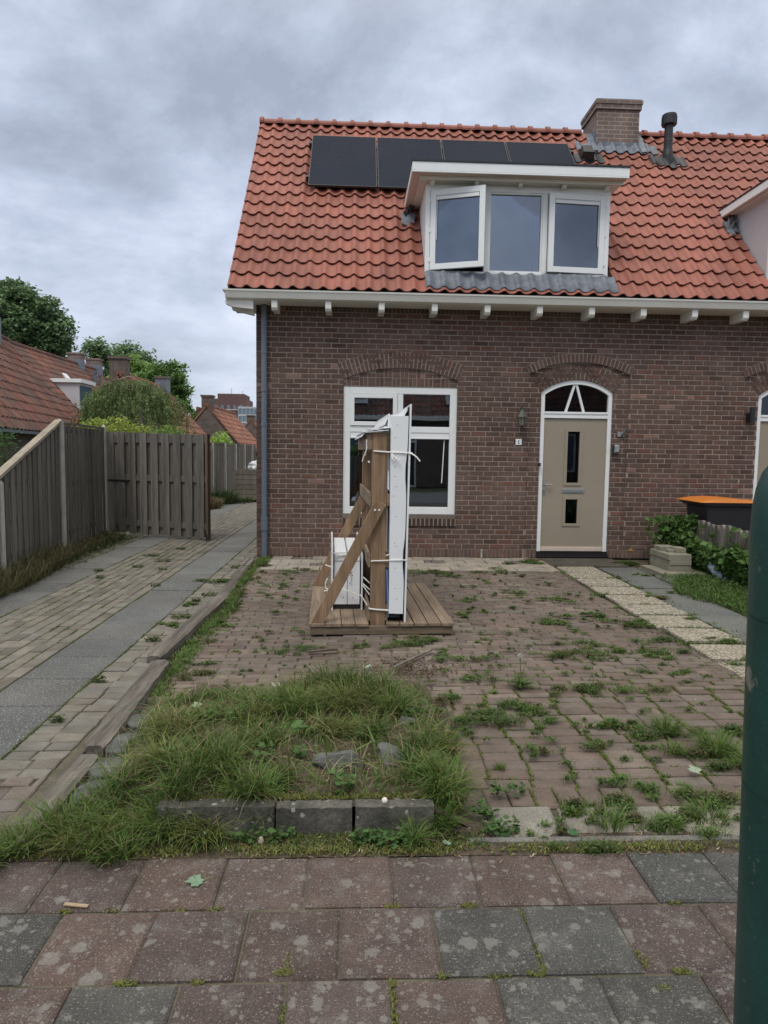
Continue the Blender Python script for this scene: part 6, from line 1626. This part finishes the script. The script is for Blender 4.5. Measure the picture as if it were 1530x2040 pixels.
# moss in the joints between yard bricks and driveway bricks: small cushions along joint lines
def dens(x, y):
    d = .20+.42*max(0, min(1, (x-.5)/1.2))*max(0, min(1, (6.4-y)/2.2))+.30*math.exp(-((x-.8)**2+(y-3.9)**2)/.35)+.18*math.exp(-((x+.2)**2+(y-5.3)**2)/.4)
    d += .5*math.exp(-((x+1.25)**2)/.02)+.3*math.exp(-((x-2.7)**2)/.05)*(y < 7.5)+.10*(y > 8)
    return d*(.5+1.0*abs(math.sin(x*2.9+y*1.3)*math.sin(y*2.1-x)))
pts = []; hts = []; cc = []
for (x, y, z, x2, y2) in joints:
    dd = dens(x, y)
    near = y < 4.6
    if random.random() < dd*1.5:                    # along the bed joint
        L_ = rj(.04, .2); n = int(L_*(420 if near else 220)); s = rj(x, x2-L_*.5)
        pts.append(np.stack([RNG.uniform(s, s+L_, n), y+RNG.normal(size=n)*.005, np.full(n, z-.012)], 1)); hts.append(np.full(n, rj(.012, .026))); cc.append(mixcol(n, MOSS, G1c)*rj(.8, 1.2))
    col = abs(math.sin(round(x/.218)*1.9)) if y < 4.35 and x > .5 else 0
    if random.random() < dd*1.1+(.9 if col > .6 else 0):                    # along the butt joint
        n = (70 if col > .6 else 40) if near else 22; pts.append(np.stack([x+RNG.normal(size=n)*.006, RNG.uniform(y, y2, n), np.full(n, z-.012)], 1)); hts.append(np.full(n, rj(.015, .03))); cc.append(mixcol(n, MOSS, G1c)*rj(.8, 1.2))
    if random.random() < dd*.34:                    # a weed tuft
        n = random.randint(18, 60); r = rj(.02, .07); P = disc(x+rj(0, .1), y, r, n, r*.5); P[:, 2] = z-.01; pts.append(P); hts.append(np.full(n, rj(.025, .06))); cc.append(mixcol(n, G1c, G2c)*rj(.85, 1.25))
P = np.concatenate(pts); blades(cl, P, np.concatenate(hts), .9, .0048, np.concatenate(cc), .25)
tag(cl.build('joint_moss', 'grass', at=(1, 4, 0)), None, None, kind='stuff')
# broad-leaved weed patches in the yard
cl = Cloud()
for q in range(150):                               # grass creeping along the yard side of the sleepers
    y = rj(4.2, 10.1); x = -1.27+.03*math.sin(y*2)-(.06 if y > 7 else 0)+random.gauss(0, .03); n = random.randint(25, 70)
    P = np.stack([x+RNG.normal(size=n)*.03, y+RNG.normal(size=n)*.06, np.full(n, -.01)], 1); blades(cl, P, rj(.03, .075), .9, .006, mixcol(n, G1c, G2c)*rj(.8, 1.15), .3)
for q in range(60):                                # and between the pebble slabs
    k = random.randint(0, 11); y = 9.46-.492*k-.46+rj(-.02, .02); dx = -.0315*(9.4-y); n = random.randint(20, 50)
    x = random.choice([2.84+dx*.35, 3.44+dx*.6, rj(2.9, 3.4)+dx*.4]); y += rj(-.2, .2) if x < 2.85 or x > 3.35 else 0
    P = np.stack([x+RNG.normal(size=n)*.05, y+RNG.normal(size=n)*.02, np.full(n, -.015)], 1); blades(cl, P, rj(.03, .06), .9, .006, mixcol(n, G1c, G2c)*rj(.8, 1.15), .3)
patches = [(.62, 4.15, .16, 1.2), (.75, 3.95, .14, 1.1), (.60, 3.70, .10, 1), (.95, 4.05, .16, 1.2), (1.15, 4.10, .10, .9), (.9, 4.7, .08, .8), (.72, 5.2, .10, .8), (.60, 5.6, .12, .9), (.45, 5.55, .1, .7), (1.05, 5.15, .08, .8), (1.75, 4.45, .14, 1.1), (1.55, 4.42, .12, 1), (1.95, 5.35, .16, 1), (1.75, 5.2, .12, .9), (2.2, 5.3, .12, .8), (2.0, 5.05, .1, .9),
           (1.35, 3.85, .08, 1), (1.55, 3.80, .09, 1), (1.72, 3.65, .12, 1.2), (1.55, 3.45, .09, 1), (1.85, 3.5, .14, 1.4), (2.0, 3.7, .15, 1.4), (1.95, 3.35, .14, 1.3), (1.3, 3.55, .07, .9), (1.0, 3.45, .06, .8), (1.25, 3.15, .08, .9), (1.62, 2.95, .16, 1.2), (1.30, 2.88, .10, 1), (1.1, 2.75, .12, 1.4), (.98, 2.80, .09, 1), (1.45, 2.74, .12, 1.2), (.80, 2.72, .08, .8),
           (-.35, 5.4, .12, .7), (-.5, 5.35, .1, .6), (.25, 5.42, .14, .8), (-1.2, 4.75, .10, 1), (-1.25, 5.0, .08, .9), (-1.22, 5.6, .09, .9), (-1.27, 6.2, .09, .9), (-1.28, 6.9, .1, .9), (-1.28, 7.6, .1, .9), (-1.35, 8.5, .12, .9), (-1.38, 9.3, .14, 1), (2.3, 6.5, .12, .8), (2.62, 6.2, .12, .9), (2.55, 5.6, .14, 1), (2.5, 5.2, .14, 1), (2.35, 4.8, .14, 1.1),
           (-1.65, 7.0, .12, .9), (-1.6, 8.2, .12, 1), (-1.62, 6.1, .09, .7), (1.8, 9.1, .2, .5), (.9, 9.0, .2, .5), (1.2, 8.7, .1, .5), (2.55, 9.8, .22, .9), (0.0, 9.0, .16, .4), (-.8, 9.0, .18, .5), (-.9, 8.0, .09, .5), (1.9, 7.6, .12, .5), (1.3, 7.2, .1, .6), (1.2, 6.6, .1, .7), (1.9, 6.3, .12, .7), (2.3, 7.3, .1, .6),
           (3.42, 8.6, .08, .6), (3.4, 7.4, .09, .7), (3.3, 6.4, .1, .8), (3.2, 5.6, .11, .9), (3.12, 5.0, .12, 1), (4.0, 9.7, .14, .9), (3.9, 8.8, .09, .7), (3.85, 7.7, .1, .8)]
spr = []
for x, y, r, s in patches:                        # every patch is a loose scatter of small rosettes
    for q in range(random.randint(4, 8)): spr.append((x+random.gauss(0, r*.9), y+random.gauss(0, r*.6), r*rj(.18, .55), s*rj(.6, 1.1)))
for q in range(330):
    x, y = rj(-1.2, 2.7), rj(3.1, 9.0)
    if inside(bedpoly, x, y) or random.random() > .25+dens(x, y)*1.5: continue
    spr.append((x, y, rj(.012, .035), rj(.35, .8)))
for x, y, r, s in spr:
    n = int(2600*r*s); 
    if n < 8: n = 8
    P = np.stack([x+RNG.normal(size=n)*r*.6, y+RNG.normal(size=n)*r*.32, RNG.random(n)*.032*s], 1)
    k = rj(.7, 1.25); br = random.random() < .18
    leaves(cl, P, .015 if y < 6 else .022, (mixcol(n, np.array([.11, .12, .04]), np.array([.13, .09, .05])) if br else mixcol(n, np.array([.065, .12, .03]), np.array([.11, .165, .045])))*k, .25, up=1.2, aspect=.6)
    nb = n//2; P = np.stack([x+RNG.normal(size=nb)*r*.7, y+RNG.normal(size=nb)*r*.36, np.zeros(nb)-.005], 1); blades(cl, P, .035*s+.012, .9, .004, mixcol(nb, G1c, G2c)*k, .3)
tag(cl.build('yard_weeds', 'grass', at=(1, 5, 0)), None, None, kind='stuff')
# stringy plants at the foot of the kerb stones and a grass tussock on the right edge
cl = Cloud()
for x, y, r, h, n in [(1.95, 3.45, .12, .13, 260), (2.05, 3.2, .12, .15, 280), (1.80, 3.72, .10, .11, 200), (1.55, 2.78, .12, .07, 160), (1.10, 2.72, .07, .11, 90), (.25, 2.62, .05, .12, 120), (1.7, 3.45, .08, .07, 120), (1.35, 2.72, .08, .06, 120)]:
    P = disc(x, y, r*.7, n); a = np.arctan2(P[:, 1]-y, P[:, 0]-x)+RNG.normal(size=n)*.5; blades(cl, P, h, .9, .0045, mixcol(n, G1c, G2c)*1.05, .3, az=a)
for x, y, r, n in [(.16, 2.62, .09, 90), (.04, 2.64, .05, 40), (-.28, 2.66, .05, 30), (-.42, 2.65, .08, 45), (.62, 2.70, .08, 60), (.72, 3.0, .08, 50), (.56, 2.82, .08, 50), (-.05, 3.05, .05, 16)]:
    P = disc(x, y, r, n, r*.5); P[:, 2] = RNG.uniform(.005, .06, n); leaves(cl, P, .034, (.065, .13, .035), .3, up=1.3, aspect=.62)
tag(cl.build('edge_weeds', 'grass', at=(1, 2.8, 0)), None, None, kind='stuff')
# right lawn beside the ivy fence
cl = Cloud()
n = 15000; yy = RNG.uniform(4.3, 9.6, n); xl = 3.95-.03*(9.4-yy)+.15*np.sin(yy*3.1)+np.where(yy > 8.3, .7*(yy-8.3), 0)-np.clip((7.4-yy)*.11, 0, .5); xx = xl+(4.72-xl)*RNG.random(n)**.8
P = np.stack([xx, yy, np.full(n, -.02)], 1)[xx > xl-.05]; blades(cl, P, .13, .9, .0085, mixcol(len(P), np.array([.07, .13, .03]), np.array([.10, .17, .04])), .3)
n = 3500; P = np.stack([RNG.uniform(3.9, 4.7, n), RNG.uniform(4.6, 8.6, n), RNG.uniform(0, .09, n)], 1); leaves(cl, P, .032, (.07, .14, .03), .35, up=1.2)
tag(cl.build('lawn_grass', 'grass', at=(4.3, 7, 0)), None, None, kind='stuff')
# rough verge along the left fence, and by the far fence
cl = Cloud()
n = 7500; yy = RNG.uniform(6.2, 12.6, n); fx = np.interp(yy, [5.6, 8.03, 10.5, 12.62], [-4.0, -4.085, -4.44, -4.55]); xx = fx+.03+.36*RNG.random(n)**1.5
P = np.stack([xx, yy, np.full(n, -.02)], 1); h = np.where(yy < 10, .34, .18)*RNG.uniform(.4, 1.2, n); blades(cl, P, h, .7, .010, mixcol(n, np.array([.085, .10, .035]), np.array([.15, .125, .06])), .35)
n = 2500; yy = RNG.uniform(6.5, 12.5, n); P = np.stack([-3.98-.1*(yy-7)/5+RNG.normal(size=n)*.14, yy, RNG.uniform(-.01, .06, n)], 1); leaves(cl, P, .035, (.06, .095, .03), .4, up=1.2)
for (x, y, r, h, n, c) in [(-4.0, 18.8, .35, .40, 700, (.20, .15, .08)), (-4.1, 19.6, .35, .35, 500, (.11, .13, .05)), (-3.9, 20.6, .35, .55, 600, (.055, .095, .03)), (-3.5, 21.1, .4, .25, 300, (.06, .09, .03)), (-4.1, 17.8, .3, .3, 300, (.10, .12, .05))]:
    P = disc(x, y, r, n); blades(cl, P, h, .8, .016, np.array(c), .35)
tag(cl.build('verge_grass', 'grass', at=(-4, 9, 0)), None, None, kind='stuff')
# weeds in driveway joints
cl = Cloud()
for k in range(520):
    line = random.choice([-2.28, -1.775, -3.28, -1.775, -3.785]+[-3.275+.1095*q for q in range(1, 9)]); y = rj(3.1, 12.5) if random.random() < .85 else rj(12.5, 20)
    L_ = rj(.05, .55); n = int(L_*160)+6; P = np.stack([line+RNG.normal(size=n)*.006, RNG.uniform(y, y+L_, n), np.full(n, -.006)], 1); blades(cl, P, rj(.010, .022), .9, .006, mixcol(n, MOSS, G2c), .3)
for x, y, r in [(-3.0, 10.2, .13), (-2.7, 9.7, .12), (-2.75, 10.9, .08), (-2.9, 9.2, .08), (-2.5, 9.0, .07), (-3.1, 8.4, .06), (-1.62, 8.15, .16), (-1.6, 6.4, .12), (-1.56, 7.4, .10), (-1.65, 5.6, .07), (-2.28, 7.9, .06), (-3.3, 8.9, .07), (-1.72, 4.6, .05), (-1.7, 3.9, .05), (-1.55, 9.2, .12)]:
    n = int(1400*r); P = disc(x, y, r, n, r*.6); P[:, 2] = RNG.random(n)*.035; leaves(cl, P, .026, (.075, .11, .03), .35, up=1.2)
tag(cl.build('driveway_moss', 'grass', at=(-2.5, 7, 0)), None, None, kind='stuff')
# litter: bits of bark, straw and tiny stones
m = MB()
for k in range(520):
    r = random.random()
    if r < .45: x, y, z = rj(-1.5, 1.8), rj(2.50, 2.74), .003
    elif r < .7: x, y, z = rj(-1.2, .6), rj(2.45, 4.8), None
    else: x, y, z = rj(-1.3, 2.6), rj(3.0, 7.5), .0
    if z is None: z = bed_z(x, y)+.004 if (2.79 < y < 4.7 and x < .54) else .002
    a = rj(0, PI); l_ = rj(.004, .022); w = rj(.0015, .005)
    c = random.choice([(.30, .24, .15), (.22, .15, .09), (.42, .38, .30), (.12, .08, .06), (.25, .12, .07)])
    m.bar((x, y, z+.004), (x+math.cos(a)*l_, y+math.sin(a)*l_, z+.005+rj(0, .004)), w, .002, mi=0, c=c)
tag(m.build('leaf_litter', 'leaf', at=(0, 3, 0)), None, None, kind='stuff')
m = MB()
for k in range(420):
    x, y = .38+random.gauss(0, .17), 4.82+random.gauss(0, .13); a = rj(0, PI); l_ = rj(.008, .035)
    m.bar((x, y, .006), (x+math.cos(a)*l_, y+math.sin(a)*l_, .008+rj(0, .012)), rj(.002, .007), .003, mi=0, c=random.choice([(.07, .045, .03), (.10, .065, .045), (.045, .03, .02)]))
tag(m.build('dirt_crumbs', 'leaf', at=(.38, 4.8, 0)), None, None, kind='stuff')
# single leaves, sticks, dandelions
def maple_leaf(x, y, z, s, rot, label, col=(.16, .25, .17), tilt=.15):
    prof = [(0, -.55), (.10, -.30), (.42, -.34), (.34, -.12), (.62, .06), (.36, .14), (.38, .42), (.16, .34), (0, .72), (-.16, .34), (-.40, .40), (-.36, .14), (-.60, .04), (-.33, -.12), (-.40, -.34), (-.10, -.30)]
    m = MB(); c_, s_ = math.cos(rot), math.sin(rot); n = len(prof)
    q = []
    for u, v in prof:
        X_, Y_ = u*s, v*s; q.append((x+X_*c_-Y_*s_, y+X_*s_+Y_*c_, z+.010+.10*s*math.sin(u*5+v*3)+tilt*Y_*.3))
    ctr = (x, y, z+.006); b = len(m.v); m.v.append(ctr); m.v.extend(q); m.v.append((x, y, z+.003)); m.v.extend([(a[0], a[1], a[2]-.0015) for a in q])
    for i in range(n):
        j = (i+1) % n; m.f.append((b, b+1+i, b+1+j)); m.m.append(0); m.c.append(tuple(v*rj(.9, 1.1) for v in col))
        m.f.append((b+n+1, b+n+2+j, b+n+2+i)); m.m.append(0); m.c.append(col); m.f.append((b+1+i, b+n+2+i, b+n+2+j, b+1+j)); m.m.append(0); m.c.append(col)
    m.tube([(x+s_*.5*s, y-c_*.5*s, z+.006), (x+s_*.85*s, y-c_*.85*s, z+.006)], .0015, 5, 0, (.25, .25, .12))
    tag(m.build('fallen_leaf', 'leaf'), label, 'leaf', 'pale green fallen leaves')
maple_leaf(-.56, 2.385, .004, .060, 2.0, 'pale green lobed leaf lying on the red pavement tiles', (.20, .29, .20))
maple_leaf(-.885, 3.83, bed_z(-.885, 3.83)+.045, .06, .6, 'pale leaf in the grass near the upper flagstones', (.27, .33, .25))
maple_leaf(-.90, 2.66, .03, .045, 1.0, 'pale leaf under the grass at the lower left of the bed', (.18, .27, .17))
maple_leaf(-.60, 2.645, .03, .045, -1.0, 'pale leaf at the foot of the leftmost kerb stone', (.18, .27, .17))
maple_leaf(.385, 2.60, .01, .035, 2.6, 'small pale leaf just right of the last kerb stone', (.22, .33, .22))
maple_leaf(1.70, 3.19, .02, .06, .3, 'pale leaf in the weeds beside the green post', (.24, .30, .22))
maple_leaf(.10, 4.55, .11, .06, -.6, 'pale leaf caught in the tall grass below the rack', (.30, .36, .30))
maple_leaf(-.50, 4.42, .03, .06, 1.2, 'whitish leaf at the upper left edge of the grass', (.36, .38, .34))
maple_leaf(.92, 2.66, .012, .045, .9, 'dark green leaf on the concrete slab by the pavement edge', (.05, .12, .05))
m = MB(); m.bar((.30, 4.86, .012), (.63, 5.30, .02), .020, .012); tag(m.build('wood_stick', 'sleeper'), 'long thin stick lying diagonally on the bricks below the rack', 'stick')
m = MB(); m.bar((-.35, 5.25, .012), (-.12, 5.31, .02), .03, .014); m.bar((-.30, 5.21, .01), (-.10, 5.24, .01), .008, .006); tag(m.build('bark_piece', 'bark'), 'dark flat piece of bark left of the rack front', 'bark')
m = MB(); m.bar((-.985, 2.275, .006), (-.90, 2.262, .006), .014, .004, c=(.34, .27, .18)); tag(m.build('wood_chip', 'leaf'), 'pale wood chip on a pavement joint at the left', 'wood chip')
m = MB(); m.tube([(-1.98, 3.18, .012), (-1.80, 3.33, .012), (-1.77, 3.345, .012)], [.0065, .0065, .004], 8, 0, (.62, .66, .72)); tag(m.build('plastic_stick', 'plastic'), 'thin white plastic stick on the driveway at the left picture edge', 'stick')
m = MB(); m.lathe([(.008, .0), (.012, .008), (.012, .014), (.009, .024), (.006, .030), (0, .031)], -.36, 2.635, 12, 0, (.34, .29, .22)); tag(m.build('pale_stone', 'leaf', smooth=True), 'small pale conical stone below the middle kerb stone', 'stone')
m = MB(); m.lathe([(.0, .112), (.010, .114), (.013, .124), (.008, .133), (0, .135)], .14, 2.74, 12, 0, (.62, .60, .55)); tag(m.build('snail_shell', 'leaf', smooth=True), 'tiny white snail shell on top of the right kerb stone', 'shell')
def dandelion(x, y, label, stems, yellow=False):
    T_ = thing('dandelion', label, 'dandelion', (x, y, 0)); cl = Cloud()
    n = 70; a = RNG.uniform(0, 2*PI, n); P = np.stack([x+np.cos(a)*.012, y+np.sin(a)*.012, np.full(n, .0)], 1); blades(cl, P, .085, 1.5, .014, mixcol(n, np.array([.06, .12, .03]), np.array([.09, .15, .04])), .25, az=a)
    cl.build('leaf_rosette', 'grass', T_)
    for (dx, dy, h, head) in stems:
        m = MB(); m.tube([(x, y, 0), (x+dx*.3, y+dy*.3, h*.5), (x+dx, y+dy, h)], [.003, .0025, .002], 6, 0, (.20, .22, .09)); m.build('stem', 'grass', T_)
        if head:
            cl = Cloud(); n = 260; d = RNG.normal(size=(n, 3)); d /= np.linalg.norm(d, axis=1)[:, None]
            if yellow: d[:, 2] = np.abs(d[:, 2])*.5
            c = np.array([.62, .40, .02]) if yellow else np.array([.62, .62, .58])
            r = head; leaves(cl, np.array([x+dx, y+dy, h+r*.4])+d*r*RNG.uniform(.6, 1, (n, 1)), r*.55, c, .12, up=.1, aspect=.35); cl.build('flower_head' if yellow else 'seed_head', 'grass', T_)
        else:
            m = MB(); m.lathe([(.001, h), (.005, h+.003), (.006, h+.012), (.002, h+.02)], x+dx, y+dy, 8, 0, (.25, .22, .14)); m.build('bud', 'grass', T_)
dandelion(1.15, 4.50, 'dandelion clock with round white seed head in the brick joints right of the rack', [(-.01, .0, .20, .020), (.07, .02, .245, .008), (-.015, .03, .27, 0)])
dandelion(4.02, 9.72, 'single yellow dandelion at the wall foot right of the door', [(.0, -.05, .20, .032)], True)
dandelion(-3.92, 18.5, 'pale seed-headed dandelion by the far lane fence', [(0, 0, .62, .05)])
